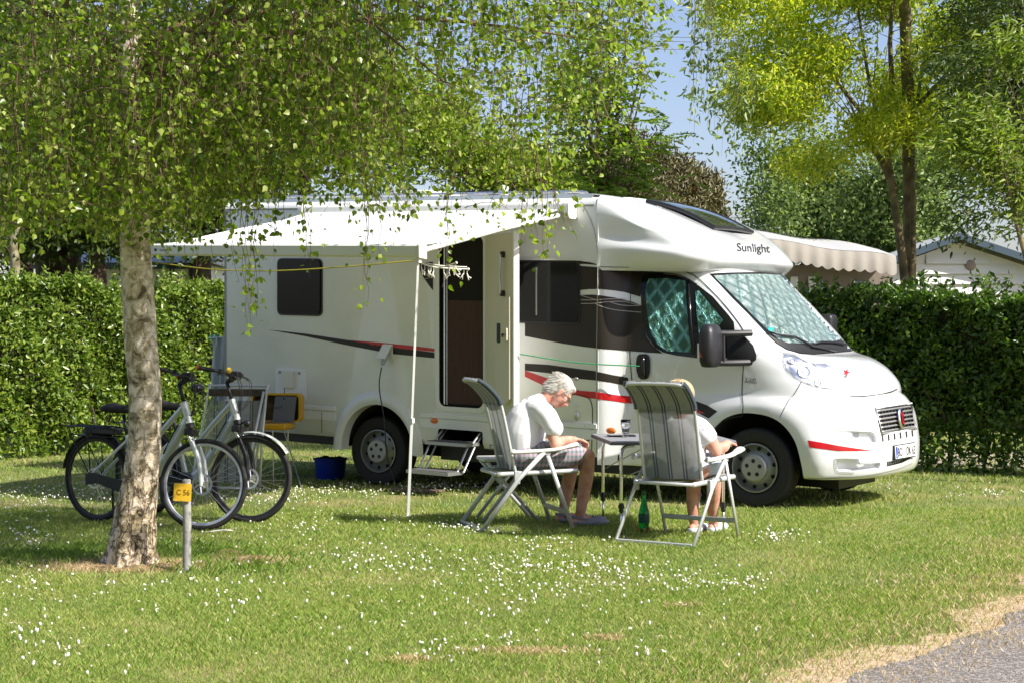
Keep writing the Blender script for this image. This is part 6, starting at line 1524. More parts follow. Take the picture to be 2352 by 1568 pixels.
# folded spare chair leaning by the motorhome rear, seen from behind
fc=gnd(672,1090); fcL=at(560,1080,16.9)
t=thing('folded_chair','folded striped camping chair propped upright between the bicycles and the yellow barbecue','camping chair',Vector((at(575,1080,16.2).x,16.2,0)),R(-8))
def S2(px,py,Y=16.2): v=at(px,py,Y)-Vector(t.location); return Matrix.Rotation(R(8),4,'Z')@v
g=MB(); z0=.02
g.tube(cat_rom([Vector((.02,-.02,.02)),Vector((.08,.02,.5)),Vector((.15,.05,.97)),Vector((.12,.06,1.0)),Vector((-.38,.06,1.0)),Vector((-.42,.05,.97)),Vector((-.50,.02,.5)),Vector((-.56,-.02,.02))],4),.0125,8)
g.build('back_frame',tubem,t,True)
g=MB(); g.tube([(.14,-.03,.95),(.03,-.05,.40),(-.02,-.08,.03)],.012,8); g.tube([(.16,.0,.96),(.12,-.01,.5),(.10,-.03,.03)],.013,8); g.tube([(-.5,-.05,.5),(-.55,-.08,.03)],.012,8); g.tube([(-.02,-.08,.03),(-.55,-.08,.03)],.012,8); g.build('leg_frame',tubem,t,True)
def quad_sheet(name,A_,B_,C_,D_,m_,par,n=10):
    g=MB(); vs=[]
    for i in range(n+1):
        for j in range(n+1): vs.append(A_.lerp(B_,j/n).lerp(D_.lerp(C_,j/n),i/n))
    g.add(vs,[(i*(n+1)+j,i*(n+1)+j+1,(i+1)*(n+1)+j+1,(i+1)*(n+1)+j) for i in range(n) for j in range(n)]); return g.build(name,m_,par,True,fixn=False)
fabx=fabm.copy(); fabx.name='striped_mesh_folded'
for n in fabx.node_tree.nodes:
    if n.type=='SEPXYZ': sn=n
mpx=fabx.node_tree.nodes.new('ShaderNodeMapping'); mpx.inputs['Rotation'].default_value=(0,0,R(90)); tcx=[n for n in fabx.node_tree.nodes if n.type=='TEX_COORD'][0]
fabx.node_tree.links.new(tcx.outputs['Object'],mpx.inputs[0]); fabx.node_tree.links.new(mpx.outputs[0],sn.inputs[0])
quad_sheet('backrest',Vector((-.56,-.03,.08)),Vector((.0,-.03,.08)),Vector((.13,.03,.86)),Vector((-.41,.03,.86)),fabx,t)
MB().box((-.42,.02,.90),(.14,.05,.97),bev=.01).build('headrest',M['bark_dark'],t)
# ================================================================ yellow suitcase barbecue on wire legs
yel_=mat('yellow_enamel',(.62,.34,.01),.4,coat=.4); brn_=mat('sooty_brown_inside',(.055,.035,.012),.8,var=(8,(.12,.08,.03),.4,.6))
YB_=16.7; bq=at(648,960,YB_); t=thing('barbecue','open yellow suitcase barbecue on thin wire legs beside the folded chair','barbecue',Vector((bq.x,YB_,0)),R(-12))
zt=HC-(970-YH)*YB_/F_PX; zb=HC-(985-YH)*YB_/F_PX; ztop=HC-(903-YH)*YB_/F_PX
g=MB(); g.box((-.36,-.16,zb),(.09,.16,zt),bev=.02); bs=g.build('tray',yel_,t,True,angle=50)
g=MB(); g.prism(rrect(-.36,zt+.005,.16,ztop,.045),'y',.10,.20); lid=g.build('lid',yel_,t)
boolean(lid,[MB().prism(rrect(-.34,zt+.02,.135,ztop-.02,.035),'y',.0,.185).build('cut',brn_,t)])
g=MB(); g.add([(-.12,.05,zt),(.10,.05,zt),(.12,.08,ztop-.03),(-.10,.08,ztop-.03),(-.12,.06,zt),(.10,.06,zt),(.12,.09,ztop-.03),(-.10,.09,ztop-.03)],[(0,1,2,3),(7,6,5,4),(0,4,5,1),(1,5,6,2),(2,6,7,3),(3,7,4,0)]); wsd=g.build('wind_shield',mat('dull_grey_sheet',(.13,.13,.14),.6),t)
g=MB(); g.tube([(-.12,.035,(zt+ztop)/2),(-.02,.038,(zt+ztop)/2+.005),(-.01,.04,(zt+ztop)/2+.03)],.004,5); g.tube([(0,.03,ztop-.05),(.02,.03,ztop-.05)],.008,6); g.build('grill_hook',M['blackp'],wsd)
g=MB()
for k in range(14): g.tube([(-.34+.03*k,-.14,zt+.006),(-.34+.03*k,.10,zt+.006)],.003,4)
g.build('grid',M['steel'],t)
for a,b_ in (((-.32,-.12),(-.44,-.16)),((.06,-.12),(.27,-.20)),((-.14,.12),(-.14,.14)),((.02,.12),(.0,.16))):
    MB().tube([(a[0],a[1],zb),(b_[0],b_[1],0)],.006,6).build('leg',M['steel'],t)
MB().tube([(-.03,.15,ztop),(-.03,.15,ztop+.05)],.004,5).build('lid_pin',M['blackp'],t)
# ================================================================ blue tub with damp laundry
tb=gnd(755,1103); t=thing('tub','deep blue plastic tub holding dark washing, beside the rear wheel','tub',Vector((tb.x,tb.y+.16,0)))
blu=mat('blue_plastic',(.008,.035,.36),.35)
g=MB(); g.lathe([(0,.006),(.135,.006),(.145,.02),(.165,.20),(.178,.205),(.180,.220),(.172,.222),(.158,.20),(.14,.03),(0,.02)],36); g.build('bowl',blu,t,True,angle=40)
g=MB()
for i in range(9):
    a=random.random()*6; q=random.random()*.10; g.ball((q*math.cos(a),q*math.sin(a),.18+.03*random.random()),(.06,.05,.045),seg=10,rings=7)
o=g.build('washing',mat('dark_cloth',(.03,.035,.04),.9,bump=(30,.6,4,.01)),t,True)
md=o.modifiers.new('r','REMESH'); md.mode='VOXEL'; md.voxel_size=.012
# ================================================================ hanger with pegs, hanging on the awning arm
pegw=mat('peg_white',(.74,.72,.64),.5)
hang_at=at(1008,612,14.0); t=thing('peg_hanger','white folding laundry hanger with dangling pegs, hooked to the awning arm beside the pole','laundry hanger',hang_at)
sc_=14.0/F_PX
def H(px,py,dy=0): return Vector(((px-1008)*sc_,dy,-(py-612)*sc_))
g=MB(); g.tube(cat_rom([H(1006,560),H(1013,563),H(1013,574),H(1006,582),H(1008,592),H(1008,614)],4),.0045,6); hk=g.build('hook',pegw,t,True)
a1=cat_rom([H(960,602,-.05),H(985,611,-.02),H(1008,615,0),H(1045,617,.03),H(1075,618,.05)],4); a2=cat_rom([H(972,606,.10),H(1008,614,0),H(1030,611,-.08),H(1049,606,-.14)],4); a3=cat_rom([H(958,600,-.05),H(1008,610,-.01),H(1072,613,.05)],4)
g=MB(); g.tube(a1,.007,6); g.tube(a2,.006,6); g.tube(a3,.004,6); 
for p in (a1[-1],a2[-1],a1[0]): g.ball(p,.012)
g.build('rail',pegw,t,True)
pegc=mat('peg_greyer',(.55,.53,.47),.5)  # darker peg tone, mixed in along the rails
for k,(u,arm) in enumerate([(.03,a1),(.10,a1),(.17,a1),(.24,a1),(.31,a1),(.38,a1),(.58,a1),(.66,a1),(.74,a1),(.90,a1),(.97,a1),(.15,a2),(.72,a2),(.86,a2),(.97,a2)]):
    i=u*(len(arm)-1.01); p=arm[int(i)].lerp(arm[int(i)+1],i-int(i)); tl=random.gauss(0,.5); g=MB()
    g.tube([p,p+Vector((.0,0,-.035))],.0025,4,cap=False)
    q=p+Vector((0,0,-.035)); d=Vector((math.sin(tl)*.05,random.gauss(0,.01),-math.cos(tl)*.06)); e=Vector((math.sin(tl+.45)*.05,0,-math.cos(tl+.45)*.055))
    g.tube([q,q+d],[.0045,.006],5); g.tube([q+d*.4,q+e],[.004,.006],5); g.ball(q+d*.35,.007,seg=6,rings=5)
    g.build('peg',pegw if k%3 else pegc,t,True)
# ================================================================ cloth on a rear drying rail
Yc=18.0; t=thing('drying_cloth','pale grey cloth pegged to a rail behind the motorhome rear corner','cloth',at(510,830,Yc))
L0=Vector(t.location)
def C2(px,py,dy=0): return at(px,py,Yc+dy)-L0
g=MB(); vs=[]; 
for i in range(17):
    for j in range(9):
        px=487+(522-487)*j/8+ (2*math.sin(i*.5+j)); py=775+150*i/16; vs.append(C2(px,py,.03*math.sin(j*1.7+i*.3)))
g.add(vs,[(i*9+j,i*9+j+1,(i+1)*9+j+1,(i+1)*9+j) for i in range(16) for j in range(8)]); g.build('cloth',mat('pale_cloth',(.52,.55,.56),.85,bump=(40,.3,4,.005)),t,True,fixn=False)
g=MB(); g.tube([C2(478,776),C2(535,772)],.008,6); g.build('rail',M['whitep'],t,True)
for px,c_ in ((486,(.02,.45,.50)),(500,(.02,.30,.42)),(515,(.65,.42,.08))):
    g=MB(); g.tube([C2(px,768),C2(px+1,782)],.010,5); g.tube([C2(px+3,767),C2(px+1,780)],.007,5); m_=mat('peg_colour',c_,.4); g.build('peg',m_,t)
# ================================================================ cords and mains lead
g=MB(); P=cat_rom([at(353,602,14.95),at(440,614,14.6),at(521,621,14.3),at(616,622.5,14.0),at(706,619,13.8),at(830,610,13.55),at(950,599,13.4)],6); O_=P[0].copy()
g.tube([p-O_ for p in P],.0055,5); o=g.build('clothes_line',mat('yellow_cord',(.38,.34,.03),.7),None,fixn=False); o.location=O_; tag(o,'thin yellow cord strung below the awning front between its two poles','cord')
g=MB(); g.ball((0,0,0),.014); o=None
Pd=RVM@Vector(rk(-2.10,-1.46,1.31)); Ph=RVM@Vector(rk(-1.07,-1.09,1.235)); md_=Pd.lerp(Ph,.5)+Vector((0,0,-.025))
g=MB(); g.tube([p-Pd for p in cat_rom([Pd,md_,Ph],8)],.0055,5); o=g.build('green_rope',mat('green_cord',(.03,.28,.12),.7),None,fixn=False); o.location=Pd; tag(o,'green cord tied from the entrance door to the cab door handle','cord')
P0=RVM@Vector(rk(-3.81,-1.245,1.12)); P1=gnd(900,1118)
g=MB(); pts_=cat_rom([P0,P0+Vector((-.02,-.02,-.2)),P0+Vector((.03,-.05,-.5)),P0+Vector((.05,-.06,-.8)),P0+Vector((.10,-.08,-1.0)),Vector((P0.x+.20,P0.y-.15,.012)),Vector((P0.x+.5,P0.y-.1,.012)),Vector((P0.x+1.0,P0.y+.3,.012))],6)
g.tube([p-P0 for p in pts_],.0065,6); o=g.build('mains_lead',M['blackp'],None,True); o.location=P0; tag(o,'black mains lead hanging from the socket in front of the rear wheel','cable')
# brown door mat on the grass
mp_=gnd(945,1128); g=MB(); g.box((-.28,-.11,.004),(.30,.13,.022),bev=.006); o=g.build('door_mat',mat('brown_mat',(.20,.14,.10),.95,bump=(120,.8,4,.004)),None); o.location=mp_; o.rotation_euler=(0,0,RV_RZ+.0); o.scale=(1,1,1); tag(o,'flat brown doormat on the grass near the awning pole','doormat')
# feather
fp=gnd(512,1229); g=MB(); vs=[]
for i in range(13):
    u=i/12; w_=.017*math.sin(PI*min(1,u*1.1+.05))**.6*(1-u*.3); x=-.09+.18*u; y=.012*math.sin(u*2); vs+=[(x,y-w_,.030+.01*math.sin(PI*u)),(x,y,.036+.01*math.sin(PI*u)),(x,y+w_,.030+.01*math.sin(PI*u))]
g.add(vs,[(3*i+k,3*i+k+1,3*i+4+k,3*i+3+k) for i in range(12) for k in (0,1)]); g.tube([(-.13,-.004,.03),(-.09,0,.036),(.06,.012,.044)],.0015,4)
o=g.build('feather',mat('feather_grey',(.55,.54,.50),.7),None,fixn=False); o.location=fp; o.rotation_euler=(0,0,.15); tag(o,'single grey feather lying on the grass below the bicycle wheel','feather')
# ================================================================ table
TC=Vector((1.150,13.07,0)); TR=math.atan2(.10,.995)
t=thing('camping_table','grey topped folding table with bent chrome legs between the two chairs','table',TC,TR)
g=MB(); g.prism(rrect(-.47,-.50,.47,.50,.012),'z',.676,.700); tp_=g.build('tabletop',mat('speckled_grey_top',(.30,.30,.32),.5,var=(90,(.22,.22,.24),.45,.6)),t)
g=MB(); g.prism(rrect(-.475,-.505,.475,.505,.014),'z',.672,.690); g.build('table_edge',mat('dark_edge',(.10,.10,.115),.5),tp_)
for sx in (-1,1):
    for sy in (-1,1):
        g=MB(); x=.385*sx; y=.44*sy; g.tube(cat_rom([Vector((x-.10*sx,y,.665)),Vector((x-.03*sx,y,.655)),Vector((x,y,.60)),Vector((x,y,.40)),Vector((x,y,.20))],4),.0125,8); g.tube([(x,y,.20),(x,y,.006)],.009,8); lg_=g.build('leg',M['chrome'],t,True)
        g=MB(); g.tube([(x,y,.24),(x,y,.17)],.018,8); g.box((x-.022,y-.012,.20),(x+.022,y+.012,.225)); g.tube([(x,y,0),(x,y,.014)],.014,8); g.build('leg_clamp',M['blackp'],lg_)
g=MB(); g.tube([(-.385,-.44,.42),(.05,-.44,.60),(.2,-.44,.665)],.004,5); g.tube([(-.385,.44,.42),(.0,.44,.62)],.004,5); g.build('brace',M['steel'],t)
def on_table(px,py): 
    Y=F_PX*(HC-.70)/(py-YH); return Vector(((px-CX)/F_PX*Y,Y,.70))
gp=on_table(1437,1003); glm=mat('clear_glass',(.95,.97,1),.02,trans=1,ior=1.45)
g=MB(); g.lathe([(0,.004),(.022,.004),(.026,.010),(.020,.018),(.024,.026),(.036,.10),(.0385,.135),(.0370,.135),(.0345,.10),(.022,.03),(.0,.024)],28)
o=g.build('drinking_glass',glm,None,True); o.location=gp; tag(o,'clear tumbler standing on the grey table','glass')
g=MB(); g.lathe([(0,-.002),(.024,-.002),(.024,.006),(0,.006)],20)
pp_=on_table(1428,1001.5); g=MB(); g.box((-.105,-.065,.001),(.105,.065,.012),bev=.004); o=g.build('tablet',M['blackgloss'],None,True,angle=40); o.location=pp_+Vector((0,.03,0)); o.rotation_euler=(0,0,.1); tag(o,'flat black tablet lying on the table beside the tumbler','tablet')
MB().box((-.095,-.056,.0122),(.095,.056,.0128)).build('screen',glassd,o)
# bottle
bp_=gnd(1479,1222); t=thing('bottle','green plastic water bottle standing in the grass under the striped chair','bottle',bp_)
grn=mat('green_bottle',(.01,.42,.12),.08,trans=.75,ior=1.35)
g=MB(); g.lathe([(0,.004),(.032,.002),(.040,.012),(.040,.05),(.037,.07),(.041,.09),(.041,.13),(.037,.16),(.028,.20),(.017,.245),(.0135,.27),(.0135,.295)],28); g.build('bottle_body',grn,t,True)
g=MB(); g.lathe([(.0155,.290),(.0155,.312),(0,.314)],18); g.tube([(0,0,.286),(0,0,.290)],.017,14); g.build('cap',mat('dark_green_cap',(.005,.12,.03),.4),t,True,angle=40)
g=MB(); g.lathe([(.0415,.075),(.0425,.078),(.0425,.135),(.0415,.138)],28); g.build('label',mat('dark_green_label',(.01,.07,.06),.5),t,True)
for k in range(5):
    a=R(-90+72*k); g=MB(); g.ball((.037*math.cos(a),.037*math.sin(a),.026),(.010,.010,.014)); g.build('orange_mark',mat('orange_print',(.75,.12,.03),.5) if k==0 else bpy.data.materials['orange_print'],t,True)
# footstool behind the man's chair
fs_=at(1130,1048,13.75); t=thing('footstool','low folding stool with white top and crossed legs, half hidden behind the striped side-on chair','stool',Vector((fs_.x+.10,13.62,0)),R(12))
zs=HC-(1046-YH)*13.7/F_PX
g=MB(); g.box((-.20,-.16,zs-.028),(.20,.16,zs),bev=.01); g.build('stool_top',M['whitep'],t)
for s in (-1,1):
    g=MB(); g.tube([(-.17*1,s*.15,zs-.03),(.24,s*.15,.012)],.012,8,sq=(.7,1.2)); g.build('leg',tubem,t,True)
    g=MB(); g.tube([(.17,s*.135,zs-.03),(-.20,s*.135,.012)],.012,8,sq=(.7,1.2)); g.build('leg',tubem,t,True)
# ================================================================ PEOPLE (bodies fused into one surface)
skin=mat('skin',(.62,.34,.25),.5,var=(14,(.50,.20,.14),.45,.7),bump=(60,.15,3,.003)); N,L,b=nodes_of(skin); b.inputs['Subsurface Weight'].default_value=.12; b.inputs['Subsurface Radius'].default_value=(.02,.008,.004); b.inputs['Subsurface Scale'].default_value=.5
def remesh(o,vox,smooth=4,it=.5):
    md=o.modifiers.new('r','REMESH'); md.mode='VOXEL'; md.voxel_size=vox; md.use_smooth_shade=True
    ms=o.modifiers.new('s','SMOOTH'); ms.factor=it; ms.iterations=smooth
    dg=bpy.context.evaluated_depsgraph_get(); dg.update(); me=bpy.data.meshes.new_from_object(o.evaluated_get(dg),depsgraph=dg); o.modifiers.clear(); o.data=me
    me.polygons.foreach_set('use_smooth',[True]*len(me.polygons)); return o
def limb(g,pts,rad,n=14,sq=None):
    P=cat_rom([Vector(p) for p in pts],5); k=len(P); rr=[float(np.interp(i/(k-1),np.linspace(0,1,len(rad)),rad)) for i in range(k)]
    g.tube(P,rr,n,sq=sq)
    for q_,r_ in ((P[0],rr[0]),(P[-1],rr[-1])): g.ball(q_,(r_*sq[1],r_*sq[0],r_*.45) if sq else r_,seg=12,rings=8)
def hand(g,wrist,dirv,palm_n,curl,side=1,L_=.085,spread=.15):
    """five separate fingers rooted in a palm; dirv along the fingers, palm_n out of the palm, side=+1 thumb to the left of dirv seen from the back"""
    d=Vector(dirv).normalized(); n=Vector(palm_n); n=(n-d*n.dot(d)).normalized(); s=d.cross(n).normalized()*side; W_=Vector(wrist)
    # palm
    Rm=Matrix((d,s,n)).transposed()
    g.ball(W_+d*.045,(.048,.040,.016),rot=Rm,seg=14,rings=10); g.ball(W_+d*.02+s*.018,(.032,.020,.018),rot=Rm,seg=10,rings=8)
    for k,(off,ln,r_) in enumerate(((.028,.070,.0085),(.009,.079,.009),(-.010,.072,.0086),(-.028,.056,.0076))):
        c=curl[k]; p=W_+d*.082+s*off; P=[p]; a=c*.35; dd=d+s*off*spread*8
        dd.normalize()
        for seg in (.45,.32,.23):
            dirn_=(dd*math.cos(a)+n*math.sin(a)); P.append(P[-1]+dirn_*ln*seg); a+=c*.9
        for i in range(3): g.tube([P[i],P[i+1]],[r_*(1-.10*i),r_*(.95-.12*i)],8)
        for i,q in enumerate(P): g.ball(q,r_*(1.02-.11*i),seg=8,rings=6)
    p=W_+d*.018+s*.034; q=p+(s*.75+d*.6+n*.25).normalized()*.036; r2=q+(s*.25+d*.95+n*.35).normalized()*.030
    g.tube([p,q,r2],[.0115,.0105,.0085],8); g.ball(p,.0125,seg=8,rings=6); g.ball(q,.0107,seg=8,rings=6); g.ball(r2,.0086,seg=8,rings=6)
def head(g,c,pitch,yaw=0,s=1.0,ears=True):
    """c: head centre; pitch>0 looks down; returns matrix (x forward)"""
    Mh=Matrix.Translation(Vector(c))@Matrix.Rotation(yaw,4,'Z')@Matrix.Rotation(pitch,4,'Y')@Matrix.Scale(s,4); q=Mh.to_3x3()
    def B(p,r_): g.ball(Mh@Vector(p),Vector(r_)*s,rot=Mh.to_3x3().normalized(),seg=16,rings=12)
    B((-.012,0,.035),(.098,.077,.090)); B((.018,0,-.020),(.078,.066,.085)); B((.030,0,-.078),(.052,.046,.034)); B((.060,0,-.088),(.024,.026,.020))
    B((.074,0,.022),(.026,.058,.016)); 
    for y in (-.040,.040): B((.062,y,-.022),(.024,.022,.024))
    g.tube([Mh@Vector(p) for p in ((.088,0,.012),(.104,0,-.012),(.118,0,-.034))],[.008,.010,.013],8); B((.110,0,-.036),(.014,.015,.011)); 
    for y in (-.012,.012): B((.100,y,-.040),(.010,.009,.008))
    B((.090,0,-.060),(.013,.024,.007)); B((.087,0,-.072),(.012,.021,.007))
    if ears:
        for y in (-.078,.078): B((-.008,y,-.012),(.020,.009,.032)); B((-.006,y*1.04,.008),(.018,.008,.016))
    return Mh
def body_obj(g,name,m,parent,vox=.0062,sm=3):
    o=g.build(name,m,parent,True); return remesh(o,vox,sm)
# ------------------------------------------------ the man
man=thing('person','grey haired man in white T-shirt and checked shorts bending over a phone','person',MANC,MAR)
g=MB()
hipz=.535
limb(g,[(.05,0,hipz),(.06,0,.66),(.085,0,.80),(.135,0,.88)],[.14,.135,.145,.11],16,sq=(1.12,.9))
limb(g,[(.16,0,.92),(.215,0,.98),(.265,0,1.015)],[.062,.056,.054])
HMx=head(g,(.345,-.01,1.045),R(48),R(-4),1.0)
# legs
near=[(.04,-.11,.53),(.27,-.115,.565),(.545,-.10,.545)]; limb(g,near,[.098,.086,.060,.058])
limb(g,[(.545,-.10,.545),(.535,-.10,.40),(.505,-.10,.22),(.482,-.10,.085)],[.058,.058,.050,.034])
limb(g,[(.04,.11,.53),(.24,.12,.56),(.49,.13,.54)],[.098,.084,.060,.058]); limb(g,[(.49,.13,.54),(.475,.13,.40),(.44,.13,.22),(.42,.13,.085)],[.056,.058,.048,.034])
for x,y in ((.482,-.10),(.42,.13)):
    limb(g,[(x-.035,y,.045),(x+.05,y,.05),(x+.15,y,.035),(x+.205,y,.030)],[.032,.036,.034,.024])
# arms
sn=(.165,-.205,.905); limb(g,[sn,(.20,-.250,.78),(.225,-.275,.655)],[.046,.047,.042]); limb(g,[(.225,-.275,.655),(.32,-.215,.675),(.425,-.135,.678)],[.043,.040,.026]); 
hand(g,(.425,-.135,.676),(1,.42,-.18),(.1,-.1,-1),(.9,1.0,1.1,1.2),-1)
sf_=(.165,.205,.905); limb(g,[sf_,(.20,.235,.76),(.22,.22,.64)],[.046,.046,.041]); limb(g,[(.22,.22,.64),(.32,.13,.63),(.42,.04,.622)],[.041,.037,.025])
hand(g,(.42,.04,.622),(1,-.45,.05),(.15,.05,1),(.8,.8,.9,1.0),-1,)
ob=body_obj(g,'body',skin,man,.0058,3)
# face details
eyew=mat('eye_white',(.75,.72,.68),.2); irisd=mat('iris',(.03,.03,.04),.2); lipm=mat('lips',(.42,.15,.12),.5)
g=MB()
for y in (-.030,.030): g.ball(HMx@Vector((.078,y,.003)),.012,seg=10,rings=8)
e_=g.build('eyes',eyew,man,True)
g=MB()
for y in (-.030,.030): g.ball(HMx@Vector((.087,y,.001)),.0055,seg=8,rings=6)
g.build('pupils',irisd,e_,True)
g=MB(); g.tube([HMx@Vector((.088,-.022,-.064)),HMx@Vector((.1005,0,-.066)),HMx@Vector((.088,.022,-.064))],[.003,.006,.003],6); g.build('lips',lipm,man,True)
# hair
hairm=mat('silver_hair',(.55,.53,.48),.6,bump=(45,.2,3,.004),var=(30,(.36,.34,.31),.42,.62))
def hair(name,HM,m,par,cut_front=.062,low=-.055,s=1.0,puff=1.0,n=1400):
    g=MB(); vs=[]
    g.ball(HM@Vector((-.022,0,.045)),(.100*puff,.085*puff,.088*puff),rot=HM.to_3x3().normalized(),seg=28,rings=20)
    g.ball(HM@Vector((-.060,0,-.01)),(.055*puff,.074*puff,.065),rot=HM.to_3x3().normalized(),seg=20,rings=14)
    for y in (-.062,.062): g.ball(HM@Vector((-.012,y,.022)),(.038,.022,.038),rot=HM.to_3x3().normalized(),seg=14,rings=10)
    g.ball(HM@Vector((.045,0,.085)),(.045,.058,.030),rot=HM.to_3x3().normalized(),seg=14,rings=10)
    o=g.build(name,m,par,True); remesh(o,.006,3)
    # strands
    P=[];D=[];inv=HM.inverted()
    for v in o.data.vertices:
        if random.random()<n/len(o.data.vertices):
            p=inv@v.co; d=Vector((-.25-.9*max(0,-p.x*6),p.y*2.2,-.35-(.6 if p.z<.06 else 0))).normalized()+Vector((random.gauss(0,.07),random.gauss(0,.07),random.gauss(0,.07)))
            P.append(v.co+(HM.to_3x3()@Vector((0,0,.002)))); D.append(HM.to_3x3()@d)
    leaf_mesh('hair_strands',np.array([tuple(p) for p in P]),.042,leaf_mat('strand_'+name+m.name,[tuple(c*.88 for c in m['tone']),tuple(m['tone']),tuple(min(.9,c*1.12) for c in m['tone'])],trans=.15,rough=.45,tint=(1,1,1)),o,aspect=.07,axis=np.array([tuple(d) for d in D])*2,spread=.12,shape='kite',fold=.0)
    return o
hairm['tone']=(.58,.56,.50)
hair('hair',HMx,hairm,man,n=1700)
# glasses
g=MB()
for y in (-.030,.030):
    c=HMx@Vector((.104,y,-.004)); q=HMx.to_3x3()
    g.tube([c+q@Vector((0,.021*math.cos(a),.016*math.sin(a))) for a in [2*PI*i/14 for i in range(15)]],.0018,5)
g.tube([HMx@Vector((.106,-.009,-.002)),HMx@Vector((.106,.009,-.002))],.0018,5)
for y in (-1,1): g.tube([HMx@Vector((.104,y*.051,.0)),HMx@Vector((.05,y*.073,.004)),HMx@Vector((-.012,y*.082,.006)),HMx@Vector((-.026,y*.082,-.014))],.002,5)
g.build('glasses',M['blackp'],man,True)
# shirt
shirtm=mat('white_cotton',(.80,.80,.82),.85,bump=(5,.5,2,.02)); g=MB()
limb(g,[(.055,0,.50),(.05,0,.61),(.055,0,.72),(.09,0,.82),(.135,0,.885),(.165,0,.93)],[.158,.165,.172,.166,.135,.10],22,sq=(1.12,.98))
limb(g,[(.14,0,.935),(.188,0,.965)],[.085,.070],18)
for sgn in (-1,1):
    limb(g,[(.12,sgn*.09,.905),(.155,sgn*.17,.895),(.185,sgn*.215,.86),(.21,sgn*.245,.80),(.222,sgn*.258,.775)],[.090,.084,.078,.073,.075],16)
so_=body_obj(g,'shirt',shirtm,man,.0085,9)
for v in so_.data.vertices:
    q=v.co; v.co=q+Vector((0,0,0))+ (Vector((noise.noise(q*9),noise.noise(q*9+Vector((5,0,0))),0))*.001)
# shorts
shortm=bpy.data.materials.new('checked_shorts'); shortm.use_nodes=True; N,L,b=nodes_of(shortm); tc=N.new('ShaderNodeTexCoord')
wv=N.new('ShaderNodeTexWave'); wv.inputs['Scale'].default_value=9; wv.inputs['Distortion'].default_value=1.2; wv.bands_direction='X'; L.new(tc.outputs['Object'],wv.inputs['Vector']); w2_=N.new('ShaderNodeTexWave'); w2_.inputs['Scale'].default_value=8; w2_.bands_direction='Z'; w2_.inputs['Distortion'].default_value=1.0; L.new(tc.outputs['Object'],w2_.inputs['Vector'])
ra_=N.new('ShaderNodeValToRGB'); L.new(wv.outputs['Fac'],ra_.inputs[0]); ra_.color_ramp.elements[0].color=(.14,.22,.18,1); ra_.color_ramp.elements[1].color=(.42,.40,.48,1); ra_.color_ramp.elements[0].position=.35; ra_.color_ramp.elements[1].position=.6
rb_=N.new('ShaderNodeValToRGB'); L.new(w2_.outputs['Fac'],rb_.inputs[0]); rb_.color_ramp.elements[0].color=(.14,.17,.18,1); rb_.color_ramp.elements[1].color=(.48,.30,.40,1); rb_.color_ramp.elements[0].position=.3; rb_.color_ramp.elements[1].position=.65
mx=N.new('ShaderNodeMix'); mx.data_type='RGBA'; mx.inputs[0].default_value=.5; L.new(ra_.outputs[0],mx.inputs[6]); L.new(rb_.outputs[0],mx.inputs[7]); L.new(mx.outputs[2],b.inputs['Base Color']); b.inputs['Roughness'].default_value=.9
g=MB(); limb(g,[(.05,0,.53),(.08,0,.545)],[.152,.15],18,sq=(1.12,.8))
limb(g,[(.04,-.10,.54),(.15,-.112,.56),(.33,-.118,.572),(.425,-.112,.570)],[.120,.112,.100,.098],18); limb(g,[(.04,.10,.54),(.15,.115,.555),(.30,.125,.568),(.39,.13,.565)],[.120,.112,.100,.096],18)
sh_=body_obj(g,'shorts',shortm,man,.0085,3)
for v in sh_.data.vertices: v.co+=Vector((0,noise.noise(v.co*14),noise.noise(v.co*14+Vector((3,0,0)))))*.007
# clogs
clogm=mat('blue_grey_clog',(.26,.27,.36),.6)
for x,y in ((.482,-.10),(.42,.13)):
    g=MB(); limb(g,[(x-.03,y,.038),(x+.06,y,.040),(x+.15,y,.040),(x+.205,y,.034)],[.036,.042,.050,.040],16,sq=(1.05,.85)); o=body_obj(g,'shoe',clogm,man,.006,2)
    for v in o.data.vertices:
        v.co.z=max(.004,v.co.z)
        if v.co.x<x+.045: v.co.z=min(v.co.z,.050)
    g=MB(); g.tube(cat_rom([Vector((x+.05,y-.044,.060)),Vector((x-.02,y-.046,.075)),Vector((x-.066,y,.080)),Vector((x-.02,y+.046,.075)),Vector((x+.05,y+.044,.060))],5),.006,6,sq=(.5,1.5)); g.build('heel_strap',clogm,o,True)
    g=MB()
    for i in range(3):
        for j in range(-1,2): g.ball((x+.10+.03*i,y+j*.020,.080-.004*i-abs(j)*.006),.006,seg=6,rings=5)
    g.build('shoe_vent',M['blackp'],o)
# watch
g=MB(); g.tube([(.395,-.152,.679),(.405,-.147,.679)],.030,14); g.build('wristwatch',M['steel'],man,True)
# the phone is held: a thing of its own
ph=MANC+Matrix.Rotation(MAR,3,'Z')@Vector((.505,-.045,.645)); g=MB(); g.box((-.072,-.036,-.005),(.072,.036,.005),bev=.004); o=g.build('smartphone',M['blackgloss'],None,True,angle=40)
o.matrix_world=Matrix.Translation(ph)@Matrix.Rotation(MAR+R(25),4,'Z')@Matrix.Rotation(R(-14),4,'Y')@Matrix.Rotation(R(-10),4,'X'); tag(o,"dark smartphone held in the white-shirted man's hands",'phone')
MB().box((-.062,-.032,.0052),(.062,.032,.0058)).build('screen',glassd,o)
